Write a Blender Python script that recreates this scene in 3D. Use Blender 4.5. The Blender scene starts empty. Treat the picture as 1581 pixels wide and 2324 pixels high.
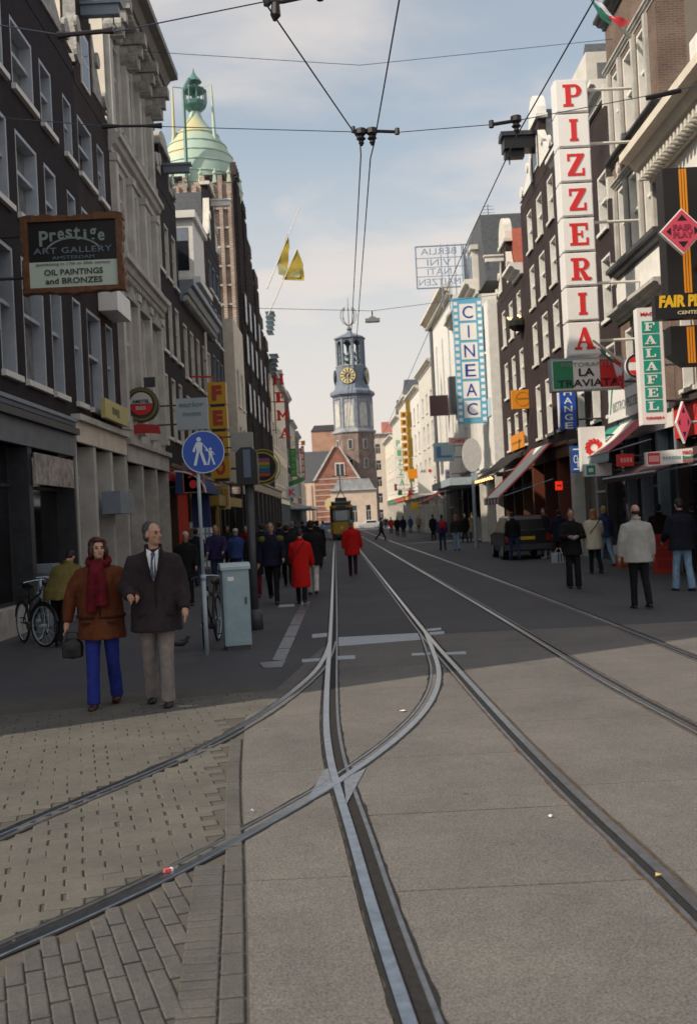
import bpy, bmesh, math, random
from math import sin, cos, pi, radians as R
from mathutils import Vector, Matrix, noise
random.seed(7)
S = bpy.context.scene
COL = S.collection
# ---------------- camera, world, sun, exposure ----------------
F, CX, CY, ROLL, PITCH, H = 2306., 790.5, 1162., 0.050, 0.0064, 1.8
cam = bpy.data.cameras.new('camera'); co = bpy.data.objects.new('camera', cam); COL.objects.link(co)
cam.sensor_fit = 'HORIZONTAL'; cam.sensor_width = 24.0; cam.lens = 24.0 * F / 1581.
cam.clip_start = .1; cam.clip_end = 4000
cam.dof.use_dof = True; cam.dof.focus_distance = 9.0; cam.dof.aperture_fstop = 3.2
right = Vector((cos(ROLL), 0, -sin(ROLL))); up = Vector((sin(ROLL), 0, cos(ROLL))); fwd = Vector((0, 1, 0))
pm = Matrix.Rotation(PITCH, 3, 'X')
right, up, fwd = pm @ right, pm @ up, pm @ fwd
co.matrix_world = Matrix(((right.x, up.x, -fwd.x, 0), (right.y, up.y, -fwd.y, 0), (right.z, up.z, -fwd.z, H), (0, 0, 0, 1)))
S.camera = co
SUN_EL = 36.0
SDX, SDY = -0.876, -0.482          # horizontal direction towards the sun
sl = bpy.data.lights.new('sun', 'SUN'); so = bpy.data.objects.new('sun', sl); COL.objects.link(so)
sl.energy = 4.5; sl.angle = R(0.53); sl.color = (1.0, .875, .72)
tosun = Vector((SDX * cos(R(SUN_EL)), SDY * cos(R(SUN_EL)), sin(R(SUN_EL))))
so.rotation_euler = tosun.to_track_quat('Z', 'Y').to_euler(); so.location = tosun * 60
W = bpy.data.worlds.new('World'); S.world = W; W.use_nodes = True
nt = W.node_tree; nt.nodes.clear()
def nd(t, ty, **k):
    n = t.nodes.new(ty)
    for a, b in k.items():
        if a.startswith('i_'):
            n.inputs[a[2:].replace('_', ' ')].default_value = b
        else: setattr(n, a, b)
    return n
def mth(t, op, a, b=None, c=None):
    n = t.nodes.new('ShaderNodeMath'); n.operation = op
    for i, q in enumerate((a, b, c)):
        if q is None: continue
        if isinstance(q, (int, float)): n.inputs[i].default_value = q
        else: t.links.new(q, n.inputs[i])
    return n.outputs[0]
sky = nd(nt, 'ShaderNodeTexSky', sky_type='NISHITA', sun_disc=False, sun_elevation=R(SUN_EL), sun_rotation=math.atan2(SDX, SDY) , air_density=1.0, dust_density=2.0, ozone_density=1.0)
bg1 = nd(nt, 'ShaderNodeBackground'); bg1.inputs[1].default_value = .15
tc = nd(nt, 'ShaderNodeTexCoord'); sp = nd(nt, 'ShaderNodeSeparateXYZ'); nt.links.new(tc.outputs['Generated'], sp.inputs[0])
den = mth(nt, 'ADD', mth(nt, 'MAXIMUM', sp.outputs[2], 0.0), .16)
cb = nd(nt, 'ShaderNodeCombineXYZ')
nt.links.new(mth(nt, 'DIVIDE', sp.outputs[0], den), cb.inputs[0]); nt.links.new(mth(nt, 'DIVIDE', sp.outputs[1], den), cb.inputs[1])
cn = nd(nt, 'ShaderNodeTexNoise'); cn.inputs['Scale'].default_value = 1.5; cn.inputs['Detail'].default_value = 7; cn.inputs['Roughness'].default_value = .52; cn.inputs['Distortion'].default_value = .3
mp = nd(nt, 'ShaderNodeMapping'); mp.inputs['Location'].default_value = (3.3, 1.2, 0); nt.links.new(cb.outputs[0], mp.inputs[0]); nt.links.new(mp.outputs[0], cn.inputs[0])
mr = nd(nt, 'ShaderNodeMapRange'); mr.interpolation_type = 'SMOOTHSTEP'
nt.links.new(cn.outputs[0], mr.inputs[0]); mr.inputs[1].default_value = .40; mr.inputs[2].default_value = .66; mr.inputs[3].default_value = .34; mr.inputs[4].default_value = .92
# haze towards the horizon
hz = nd(nt, 'ShaderNodeMapRange'); hz.interpolation_type = 'SMOOTHSTEP'
nt.links.new(sp.outputs[2], hz.inputs[0]); hz.inputs[1].default_value = .02; hz.inputs[2].default_value = .56; hz.inputs[3].default_value = 1.0; hz.inputs[4].default_value = .0
cf = mth(nt, 'MAXIMUM', mr.outputs[0], hz.outputs[0])
bg2 = nd(nt, 'ShaderNodeBackground'); bg2.inputs[0].default_value = (1.0, .91, .845, 1); bg2.inputs[1].default_value = .83
mx = nd(nt, 'ShaderNodeMixShader'); tint = nd(nt, 'ShaderNodeMix', data_type='RGBA', blend_type='MULTIPLY'); tint.inputs[0].default_value = 1; tint.inputs[7].default_value = (.93, 1.12, 1.04, 1); nt.links.new(sky.outputs[0], tint.inputs[6])
nt.links.new(cf, mx.inputs[0]); nt.links.new(tint.outputs[2], bg1.inputs[0]); nt.links.new(bg1.outputs[0], mx.inputs[1]); nt.links.new(bg2.outputs[0], mx.inputs[2])
wo = nd(nt, 'ShaderNodeOutputWorld'); nt.links.new(mx.outputs[0], wo.inputs[0])
S.view_settings.view_transform = 'Standard'; S.view_settings.look = 'None'; S.view_settings.gamma = 1; S.view_settings.use_curve_mapping = False
S.view_settings.exposure = 0.0
S.cycles.max_bounces = 6; S.cycles.diffuse_bounces = 3; S.cycles.glossy_bounces = 2

# ---------------- pixel -> place helpers (used to take positions off the photograph) ----------------
def ray(u, v):
    a = u - CX; b = CY - v; c, s = cos(ROLL), sin(ROLL)
    x = (a * c + b * s) / F; z = (-a * s + b * c) / F
    cp, sp_ = cos(PITCH), sin(PITCH)
    return (x, cp - z * sp_, z * cp + sp_)
def at(u, v, Y):
    r = ray(u, v); t = Y / r[1]; return (r[0] * t, Y, H + r[2] * t)
def gd(u, v):
    r = ray(u, v); t = -H / r[2]; return (r[0] * t, r[1] * t)
# ---------------- materials ----------------
MC = {}
def M(name, col, rough=.7, ns=0, na=.25, bump=0, bs=40, metal=0, emit=0, spec=.4):
    if name in MC: return MC[name]
    m = bpy.data.materials.new(name); m.use_nodes = True; MC[name] = m
    t = m.node_tree; b = t.nodes['Principled BSDF']
    b.inputs['Roughness'].default_value = rough; b.inputs['Metallic'].default_value = metal; b.inputs['Specular IOR Level'].default_value = spec
    c = (*col, 1); b.inputs['Base Color'].default_value = c
    if ns or bump: tcn = t.nodes.new('ShaderNodeTexCoord')
    if ns:
        n = t.nodes.new('ShaderNodeTexNoise'); n.inputs['Scale'].default_value = ns; n.inputs['Detail'].default_value = 6; n.inputs['Roughness'].default_value = .65
        t.links.new(tcn.outputs['Object'], n.inputs[0])
        r = t.nodes.new('ShaderNodeValToRGB'); r.color_ramp.elements[0].position = .3; r.color_ramp.elements[1].position = .7
        r.color_ramp.elements[0].color = (*[x * (1 - na) for x in col], 1); r.color_ramp.elements[1].color = (*[min(1, x * (1 + na)) for x in col], 1)
        t.links.new(n.outputs[0], r.inputs[0]); t.links.new(r.outputs[0], b.inputs['Base Color'])
    if bump:
        n2 = t.nodes.new('ShaderNodeTexNoise'); n2.inputs['Scale'].default_value = bs; n2.inputs['Detail'].default_value = 4
        t.links.new(tcn.outputs['Object'], n2.inputs[0])
        bp = t.nodes.new('ShaderNodeBump'); bp.inputs['Strength'].default_value = bump; bp.inputs['Distance'].default_value = .02
        t.links.new(n2.outputs[0], bp.inputs['Height']); t.links.new(bp.outputs[0], b.inputs['Normal'])
    if emit:
        b.inputs['Emission Color'].default_value = c; b.inputs['Emission Strength'].default_value = emit
    return m
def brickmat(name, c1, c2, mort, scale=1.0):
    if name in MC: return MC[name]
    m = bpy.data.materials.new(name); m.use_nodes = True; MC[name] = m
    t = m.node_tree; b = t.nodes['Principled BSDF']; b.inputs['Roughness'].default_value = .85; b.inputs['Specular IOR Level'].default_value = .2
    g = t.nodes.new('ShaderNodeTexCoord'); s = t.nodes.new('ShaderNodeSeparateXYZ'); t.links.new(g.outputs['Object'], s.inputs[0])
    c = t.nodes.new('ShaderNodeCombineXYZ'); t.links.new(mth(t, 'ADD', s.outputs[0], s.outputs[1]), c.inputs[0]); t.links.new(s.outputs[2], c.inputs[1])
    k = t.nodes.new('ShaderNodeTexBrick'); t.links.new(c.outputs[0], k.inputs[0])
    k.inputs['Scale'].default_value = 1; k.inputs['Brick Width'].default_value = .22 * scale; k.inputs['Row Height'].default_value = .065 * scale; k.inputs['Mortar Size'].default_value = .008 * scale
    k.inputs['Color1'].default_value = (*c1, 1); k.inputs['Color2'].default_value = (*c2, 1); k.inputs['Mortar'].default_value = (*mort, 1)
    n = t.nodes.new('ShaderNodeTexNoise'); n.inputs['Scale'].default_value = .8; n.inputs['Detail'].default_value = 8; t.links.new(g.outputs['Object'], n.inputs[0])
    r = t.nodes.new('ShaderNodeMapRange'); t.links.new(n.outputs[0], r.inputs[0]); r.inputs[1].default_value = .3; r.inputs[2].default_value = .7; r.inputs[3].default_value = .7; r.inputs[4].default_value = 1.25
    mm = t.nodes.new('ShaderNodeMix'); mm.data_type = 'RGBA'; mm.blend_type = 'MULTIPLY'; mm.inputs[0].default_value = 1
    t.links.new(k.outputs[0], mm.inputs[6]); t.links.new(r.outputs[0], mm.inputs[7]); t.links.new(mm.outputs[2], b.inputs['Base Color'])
    bp = t.nodes.new('ShaderNodeBump'); bp.inputs['Strength'].default_value = .4; bp.inputs['Distance'].default_value = .01; bp.invert = True
    t.links.new(k.outputs[1], bp.inputs['Height']); t.links.new(bp.outputs[0], b.inputs['Normal'])
    return m
def groundmat(name, base, speck, dark, sc=160, big=.9, rough=.85, bump=.5):
    m = bpy.data.materials.new(name); m.use_nodes = True; MC[name] = m
    t = m.node_tree; b = t.nodes['Principled BSDF']; b.inputs['Roughness'].default_value = rough; b.inputs['Specular IOR Level'].default_value = .25
    g = t.nodes.new('ShaderNodeTexCoord')
    def nz(s, d): 
        n = t.nodes.new('ShaderNodeTexNoise'); n.inputs['Scale'].default_value = s; n.inputs['Detail'].default_value = d; n.inputs['Roughness'].default_value = .7; t.links.new(g.outputs['Object'], n.inputs[0]); return n
    def ramp(n, p0, p1, a, c):
        r = t.nodes.new('ShaderNodeValToRGB'); e = r.color_ramp.elements; e[0].position = p0; e[1].position = p1; e[0].color = (*a, 1); e[1].color = (*c, 1); t.links.new(n.outputs[0], r.inputs[0]); return r
    def mix(f, a, c, bt='MIX'):
        q = t.nodes.new('ShaderNodeMix'); q.data_type = 'RGBA'; q.blend_type = bt
        if isinstance(f, float): q.inputs[0].default_value = f
        else: t.links.new(f, q.inputs[0])
        t.links.new(a, q.inputs[6]); t.links.new(c, q.inputs[7]); return q.outputs[2]
    fine = ramp(nz(sc, 4), .36, .64, dark, speck)
    mid = ramp(nz(9, 6), .3, .7, [x * .82 for x in base], [x * 1.15 for x in base])
    bigr = ramp(nz(big, 5), .33, .66, (.80, .79, .80), (1.12, 1.1, 1.06))
    c = mix(.62, mid.outputs[0], fine.outputs[0]); c = mix(1.0, c, bigr.outputs[0], 'MULTIPLY')
    # scattered dark spots (old gum, oil)
    v = t.nodes.new('ShaderNodeTexVoronoi'); v.inputs['Scale'].default_value = 1.7; t.links.new(g.outputs['Object'], v.inputs[0])
    sr = t.nodes.new('ShaderNodeMapRange'); t.links.new(v.outputs['Distance'], sr.inputs[0]); sr.inputs[1].default_value = .02; sr.inputs[2].default_value = .045; sr.inputs[3].default_value = .6; sr.inputs[4].default_value = 0
    dk = t.nodes.new('ShaderNodeRGB'); dk.outputs[0].default_value = (.03, .03, .03, 1)
    c = mix(sr.outputs[0], c, dk.outputs[0])
    t.links.new(c, b.inputs['Base Color'])
    bp = t.nodes.new('ShaderNodeBump'); bp.inputs['Strength'].default_value = bump; bp.inputs['Distance'].default_value = .006
    t.links.new(fine.outputs[0], bp.inputs['Height']); t.links.new(bp.outputs[0], b.inputs['Normal'])
    return m
# ---------------- mesh helpers ----------------
ORG = {}
class Fr:      # a local frame: s along a wall, d out of it, z up
    def __init__(f, o, s, d): f.o = Vector(o); f.s = Vector(s).normalized(); f.d = Vector(d).normalized(); f.flip = f.s.cross(f.d).z < 0
    def T(f, s, d, z): return f.o + f.s * s + f.d * d + Vector((0, 0, z))
WORLD = Fr((0, 0, 0), (1, 0, 0), (0, 1, 0))
class MB:
    def __init__(b, fr=WORLD): b.v = []; b.f = []; b.m = []; b.fr = fr; b.mi = 0
    def vert(b, p): b.v.append(b.fr.T(*p)); return len(b.v) - 1
    def face(b, ids): b.f.append(tuple(reversed(ids)) if b.fr.flip else tuple(ids)); b.m.append(b.mi)
    def poly(b, pts): b.face([b.vert(p) for p in pts])
    def box(b, s0, s1, d0, d1, z0, z1, skip=''):
        i = [b.vert(p) for p in ((s0, d0, z0), (s1, d0, z0), (s1, d1, z0), (s0, d1, z0), (s0, d0, z1), (s1, d0, z1), (s1, d1, z1), (s0, d1, z1))]
        for q in ((3, 2, 1, 0), (4, 5, 6, 7), (0, 1, 5, 4), (1, 2, 6, 5), (2, 3, 7, 6), (3, 0, 4, 7)): b.face([i[k] for k in q])
    def prism(b, pts, d0, d1):       # outline in (s,z), counter-clockwise, between two depths
        n = len(pts); A = [b.vert((p[0], d0, p[1])) for p in pts]; B = [b.vert((p[0], d1, p[1])) for p in pts]
        b.face(A); b.face(B[::-1])
        for i in range(n): j = (i + 1) % n; b.face([A[i], B[i], B[j], A[j]])
    def slab(b, pts, z0, z1):        # outline in (s,d) between two heights
        n = len(pts); A = [b.vert((p[0], p[1], z0)) for p in pts]; B = [b.vert((p[0], p[1], z1)) for p in pts]
        b.face(A[::-1]); b.face(B)
        for i in range(n): j = (i + 1) % n; b.face([A[i], A[j], B[j], B[i]])
    def profile(b, prof, s0, s1):    # closed outline in (d,z) swept along s
        n = len(prof); A = [b.vert((s0, p[0], p[1])) for p in prof]; B = [b.vert((s1, p[0], p[1])) for p in prof]
        b.face(A); b.face(B[::-1])
        for i in range(n): j = (i + 1) % n; b.face([A[i], B[i], B[j], A[j]])
    def tube(b, pts, r, n=8, cap=True):
        pts = [Vector(p) for p in pts]; rr = r if isinstance(r, (list, tuple)) else [r] * len(pts); rings = []; u = None
        for k, p in enumerate(pts):
            t = (pts[min(k + 1, len(pts) - 1)] - pts[max(k - 1, 0)]).normalized()
            if u is None: u = t.cross(Vector((.31, .2, 1)) if abs(t.z) < .9 else Vector((1, .1, 0))).normalized()
            u = (u - t * u.dot(t)).normalized(); w = t.cross(u)
            rings.append([b.vert(p + (u * cos(2 * pi * i / n) + w * sin(2 * pi * i / n)) * rr[k]) for i in range(n)])
        for a, c in zip(rings, rings[1:]):
            for i in range(n): j = (i + 1) % n; b.face([a[i], a[j], c[j], c[i]])
        if cap: b.face(rings[0][::-1]); b.face(rings[-1])
    def lathe(b, c, prof, n=12, ph=0, sx=1, sy=1):       # prof: (r,z) upward round the vertical through c
        rings = []
        for r, z in prof: rings.append([b.vert((c[0] + sx * r * cos(2 * pi * (i + ph) / n), c[1] + sy * r * sin(2 * pi * (i + ph) / n), c[2] + z)) for i in range(n)])
        for a, q in zip(rings, rings[1:]):
            for i in range(n): j = (i + 1) % n; b.face([a[i], a[j], q[j], q[i]])
        b.face(rings[0][::-1]); b.face(rings[-1])
    def ball(b, c, rx, ry=None, rz=None, n=10, m=6, rot=None):
        ry = ry or rx; rz = rz or rx; c = Vector(c)
        def P(x, y, z):
            q = Vector((x * rx, y * ry, z * rz))
            if rot is not None: q = rot @ q
            return b.vert(c + q)
        top = P(0, 0, 1); bot = P(0, 0, -1); rings = []
        for k in range(1, m): th = pi * k / m; rings.append([P(sin(th) * cos(2 * pi * i / n), sin(th) * sin(2 * pi * i / n), cos(th)) for i in range(n)])
        for i in range(n): b.face([top, rings[0][i], rings[0][(i + 1) % n]]); b.face([bot, rings[-1][(i + 1) % n], rings[-1][i]])
        for a, q in zip(rings, rings[1:]):
            for i in range(n): j = (i + 1) % n; b.face([a[i], q[i], q[j], a[j]])
    def disc(b, c, r, d0, d1, n=28, rz=None):     # upright disc facing d, centre (s,z)
        rz = rz or r; b.prism([(c[0] + r * cos(2 * pi * i / n), c[1] + rz * sin(2 * pi * i / n)) for i in range(n)], d0, d1)
    def ring(b, c, r0, r1, d0, d1, n=28):
        for i in range(n):
            a, e = 2 * pi * i / n, 2 * pi * (i + 1) / n
            b.prism([(c[0] + r0 * cos(a), c[1] + r0 * sin(a)), (c[0] + r1 * cos(a), c[1] + r1 * sin(a)), (c[0] + r1 * cos(e), c[1] + r1 * sin(e)), (c[0] + r0 * cos(e), c[1] + r0 * sin(e))], d0, d1)
    def build(b, name, mats, parent=None, smooth=False, org=None, label=None):
        if not isinstance(mats, (list, tuple)): mats = [mats]
        o_ = Vector(org) if org is not None else (ORG[parent.name] if parent else Vector())
        me = bpy.data.meshes.new(name); me.from_pydata([v - o_ for v in b.v], [], b.f)
        for m in mats: me.materials.append(m)
        if len(mats) > 1: me.polygons.foreach_set('material_index', b.m)
        if smooth: me.polygons.foreach_set('use_smooth', [True] * len(me.polygons))
        me.update()
        o = bpy.data.objects.new(name, me); COL.objects.link(o)
        if parent: o.parent = parent; o.location = o_ - ORG[parent.name]
        else: o.location = o_
        ORG[o.name] = o_
        if label: o['label'] = label
        return o
def thing(name, label, cat, loc, group=None):
    o = bpy.data.objects.new(name, None); COL.objects.link(o); o.location = loc; o.empty_display_size = .3
    ORG[o.name] = Vector(loc); o['label'] = label; o['category'] = cat
    if group: o['group'] = group
    return o
def tag(o, label, cat, group=None):
    o['label'] = label; o['category'] = cat
    if group: o['group'] = group
    return o
def struct(o, kind='structure'): o['kind'] = kind; return o
def inst(me, name, parent, wloc):
    o = bpy.data.objects.new(name, me); COL.objects.link(o); o.parent = parent; o.location = Vector(wloc) - ORG[parent.name]; ORG[o.name] = Vector(wloc); return o
# ---- lettering
def text(parent, s, fr, cs, cz, mat, w=None, h=None, d=.0, ext=.006, name='lettering', mirror=False, bold=.0, shear=0, vertical=False, spacing=1.0, lab=None):
    cu = bpy.data.curves.new('t', 'FONT'); cu.body = s; cu.extrude = ext; cu.offset = bold; cu.align_x = 'CENTER'; cu.shear = shear; cu.space_character = spacing; cu.resolution_u = 3
    ob = bpy.data.objects.new('t', cu); me = bpy.data.meshes.new_from_object(ob)
    xs = [v.co.x for v in me.vertices]; ys = [v.co.y for v in me.vertices]
    if not xs: return None
    x0, x1, y0, y1 = min(xs), max(xs), min(ys), max(ys)
    kx = w / (x1 - x0) if w else None; ky = h / (y1 - y0) if h else None
    kx = kx or ky; ky = ky or kx
    b = MB(fr)
    for v in me.vertices:
        q = (v.co.x - (x0 + x1) / 2) * kx
        b.vert((cs + (-q if mirror else q), d + v.co.z + ext, cz + (v.co.y - (y0 + y1) / 2) * ky))
    for p in me.polygons: b.face(list(p.vertices)[::-1])
    bpy.data.objects.remove(ob); bpy.data.curves.remove(cu); bpy.data.meshes.remove(me)
    return b.build(name, mat, parent, label=lab)
def scribble(parent, fr, x0, x1, z0, z1, mat, n, d=.003, vert=False, name='lettering'):      # lettering too worn or small to read
    b = MB(fr); rnd = random.Random(n * 7 + int(abs(x0) * 100))
    for i in range(n):
        f0, f1 = (i + .12) / n, (i + .88) / n; h0, h1 = (rnd.uniform(0, .2), rnd.uniform(.75, 1))
        A = (x0 + (x1 - x0) * f0, x0 + (x1 - x0) * f1, z0 + (z1 - z0) * h0, z0 + (z1 - z0) * h1) if not vert else (x0 + (x1 - x0) * h0, x0 + (x1 - x0) * h1, z0 + (z1 - z0) * f0, z0 + (z1 - z0) * f1)
        w, h = A[1] - A[0], A[3] - A[2]
        b.prism([(A[0], A[2]), (A[0] + w * .35, A[2]), (A[0] + w * .35, A[2] + h * .6), (A[0] + w * .65, A[2] + h * .6), (A[0] + w * .65, A[2]), (A[1], A[2]), (A[1], A[3]), (A[0], A[3])], d, d + .006)
    return b.build(name, mat, parent)
def glyph(ch, t=.27, e=.12):        # slab-serif capitals in a unit square, as pieces
    def r(x0, z0, x1, z1): return [(x0, z0), (x1, z0), (x1, z1), (x0, z1)]
    def arc(cx, cz, ro, rzo, ri, rzi, a0, a1, n=8):
        o = []
        for i in range(n):
            a = R(a0 + (a1 - a0) * i / n); c = R(a0 + (a1 - a0) * (i + 1) / n)
            o.append([(cx + ri * cos(a), cz + rzi * sin(a)), (cx + ro * cos(a), cz + rzo * sin(a)), (cx + ro * cos(c), cz + rzo * sin(c)), (cx + ri * cos(c), cz + rzi * sin(c))])
        return o
    if ch == 'I': return [r(.28, 0, .72, e), r(.5 - t / 2, e, .5 + t / 2, 1 - e), r(.28, 1 - e, .72, 1)]
    if ch == 'P': return [r(.03, 0, .55, e), r(.16, e, .16 + t, 1 - e), r(.03, 1 - e, .6, 1), r(.16 + t, .42, .6, .42 + e * .8)] + arc(.6, .71, .38, .29, .13, .29 - e * .8, -90, 90)
    if ch == 'R': return [r(.0, 0, .5, e), r(.12, e, .12 + t, 1 - e), r(.0, 1 - e, .55, 1), r(.12 + t, .44, .55, .44 + e * .8)] + arc(.55, .72, .38, .28, .13, .28 - e * .8, -90, 90) + [[(.42, .44), (.64, .44), (.86, .12), (.64, .0)], [(.64, 0), (.9, -.02), (1.02, .05), (1.0, .12), (.86, .12)]]
    if ch == 'Z': return [r(.08, 0, .95, e), r(.08, 1 - e, .95, 1), [(.08, e), (.42, e), (.95, 1 - e), (.6, 1 - e)], r(.83, e, .95, .34), r(.08, .68, .2, 1 - e)]
    if ch == 'E': return [r(.02, 0, .97, e), r(.14, e, .14 + t, 1 - e), r(.02, 1 - e, .95, 1), r(.14 + t, .46, .68, .55), r(.85, e, .97, .34), r(.83, .68, .95, 1 - e), r(.6, .55, .68, .66), r(.6, .35, .68, .46)]
    if ch == 'F': return [r(.02, 0, .58, e), r(.14, e, .14 + t, 1 - e), r(.02, 1 - e, .95, 1), r(.14 + t, .44, .68, .54), r(.83, .66, .95, 1 - e), r(.6, .54, .68, .66), r(.6, .32, .68, .44)]
    if ch == 'L': return [r(.02, 0, .95, e), r(.14, e, .14 + t, 1 - e), r(.02, 1 - e, .56, 1), r(.83, e, .95, .36)]
    if ch == 'A': return [r(-.02, 0, .36, e), r(.58, 0, 1.04, e), [(.1, e), (.24, e), (.52, .86), (.44, 1)], [(.64, e), (.94, e), (.6, 1), (.44, 1), (.4, .86)], r(.3, .3, .7, .38)]
    if ch == 'H': return [r(0, 0, .42, e), r(.58, 0, 1, e), r(0, 1 - e, .42, 1), r(.58, 1 - e, 1, 1), r(.08, e, .34, 1 - e), r(.66, e, .92, 1 - e), r(.34, .42, .66, .58)]
    if ch == 'M': return [r(-.04, 0, .36, e), r(.64, 0, 1.04, e), r(-.04, 1 - e, .26, 1), r(.74, 1 - e, 1.04, 1), r(.04, e, .28, 1 - e), r(.72, e, .96, 1 - e), [(.28, .9), (.26, 1), (.28, .6), (.5, .2), (.5, .5)], [(.5, .5), (.5, .2), (.72, .6), (.74, 1), (.72, .9)]]
    return []
def slabletter(parent, ch, fr, s0, s1, z0, z1, d, mat, th=.02, t=.27, name='letter'):
    b = MB(fr)
    for k, p in enumerate(glyph(ch, t)):
        b.prism([(s0 + q[0] * (s1 - s0), z0 + q[1] * (z1 - z0)) for q in p], d, d + th + k * .0006)
    return b.build(name, mat, parent)
# ---------------- palette ----------------
white = M('white_paint', (.72, .70, .66), .5, 3, .12)
offwhite = M('off_white_paint', (.62, .59, .53), .55, 2, .15)
cream = M('cream_plaster', (.66, .60, .50), .8, 1.5, .15, .15, 30)
stone = M('grey_stone', (.42, .41, .38), .8, 2, .25, .2, 20)
palestone = M('pale_stucco', (.49, .475, .44), .8, 1.2, .22, .2, 14)
carved = M('carved_sandstone', (.36, .35, .33), .85, 6, .4, .5, 25)
greypaint = M('grey_paint', (.20, .24, .29), .5, 3, .15)
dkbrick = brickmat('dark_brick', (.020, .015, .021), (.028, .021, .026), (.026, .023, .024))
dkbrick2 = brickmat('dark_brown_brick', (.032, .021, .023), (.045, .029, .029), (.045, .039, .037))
brbrick = brickmat('brown_brick', (.13, .085, .07), (.17, .11, .085), (.19, .165, .14))
redbrick = brickmat('red_brick', (.25, .085, .06), (.30, .11, .075), (.3, .2, .16))
oldbrick = brickmat('old_tower_brick', (.17, .12, .11), (.24, .165, .135), (.24, .21, .19), 1.6)
glass = M('window_glass', (.018, .021, .026), .06, 1.2, .5, spec=.9)
curtain = M('curtained_glass', (.16, .16, .16), .25, 3, .5, spec=.8)
shopglass = M('shop_glass', (.012, .012, .014), .05, .8, .9, spec=.6)
black = M('black_paint', (.012, .012, .014), .4)
dkgrey = M('dark_grey_metal', (.05, .052, .058), .45, 6, .2)
slate = M('slate_roof', (.07, .075, .085), .6, 6, .3, .3, 30)
tilered = M('red_tile_roof', (.30, .075, .045), .75, 9, .3, .5, 25)
copper = M('green_copper', (.33, .50, .42), .6, 1.1, .18)
woodbrown = M('brown_wood', (.10, .05, .028), .5, 8, .35)
steel = M('rail_steel', (.33, .37, .42), .28, 14, .25, metal=1)
oldsteel = M('dull_steel', (.20, .21, .23), .42, 10, .35, metal=.8)
shade_grime = M('groove_shade_grime', (.016, .015, .015), .9, 30, .5)
galv = M('galvanised_metal', (.33, .40, .43), .5, 8, .12)
red = M('red_paint', (.55, .035, .03), .45); blue = M('blue_enamel', (.015, .075, .42), .35); green = M('green_paint', (.02, .22, .10), .45); yellow = M('yellow_paint', (.72, .42, .02), .45); orange = M('orange_paint', (.72, .26, .015), .45); teal = M('teal_paint', (.02, .30, .22), .45); pink = M('pink_red_paint', (.58, .07, .12), .45)
acryl = M('white_sign_panel', (.78, .76, .73), .35, 2, .05)
ltblue = M('pale_blue_panel', (.42, .55, .62), .4, 2, .06)
navy = M('navy_paint', (.02, .03, .09), .45); lettergrey = M('grey_lettering', (.25, .27, .28), .5); gold = M('gold_lettering', (.62, .50, .16), .45)
FL = Fr((-6, 0, 0), (0, 1, 0), (1, 0, 0)); FRT = Fr((8.5, 0, 0), (0, 1, 0), (-1, 0, 0))
RTX = Fr((8.5, 0, 0), (0, -1, 0), (-1, 0, 0))      # for writing on right-hand facades (s = -y)
def FC(Y): return Fr((0, Y, 0), (1, 0, 0), (0, -1, 0))   # faces the camera's end of the street
WC = {}
def _me(b, name, mat):
    me = bpy.data.meshes.new(name); me.from_pydata([tuple(v) for v in b.v], [], b.f); me.materials.append(mat); me.update(); return me
def window(root, fr, a, c, z0, z1, style, fm, gm, rec=.2, sill=None):
    w, h = c - a, z1 - z0; key = (id(fr), round(w, 3), round(h, 3), style, fm.name, gm.name, rec, sill.name if sill else '')
    org = fr.T(a, 0, z0)
    if key not in WC:
        lf = Fr((0, 0, 0), fr.s, fr.d); f = MB(lf); t = min(.085, w * .1)
        f.box(.003, t, -rec, -.012, .003, h - .003); f.box(w - t, w - .003, -rec, -.012, .003, h - .003); f.box(t, w - t, -rec, -.014, h - t, h - .004); f.box(t, w - t, -rec, -.10, .003, t)
        if style in ('sash', 'sash2'): f.box(t, w - t, -rec, -.085, h * .55 - .045, h * .55 + .03)
        if style == 'sash2': f.box(w / 2 - .03, w / 2 + .03, -rec, -.105, t, h * .55 - .045)
        if style == 'cross': f.box(t, w - t, -rec, -.085, h * .66 - .04, h * .66 + .04); f.box(w / 2 - .04, w / 2 + .04, -rec, -.09, t, h * .66 - .04)
        g = MB(lf); g.poly([(t, -rec + .04, t), (w - t, -rec + .04, t), (w - t, -rec + .04, h - t), (t, -rec + .04, h - t)])
        q = MB(lf); q.box(-.06, w + .06, -.10, .09, -.11, -.002)
        WC[key] = (_me(f, 'window', fm), _me(g, 'pane', gm), _me(q, 'sill', sill) if sill else None)
    a_, b_, s_ = WC[key]
    wo_ = inst(a_, 'window', root, org); inst(b_, 'pane', wo_, org)
    if s_: inst(s_, 'sill', wo_, org)
    return wo_
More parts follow.
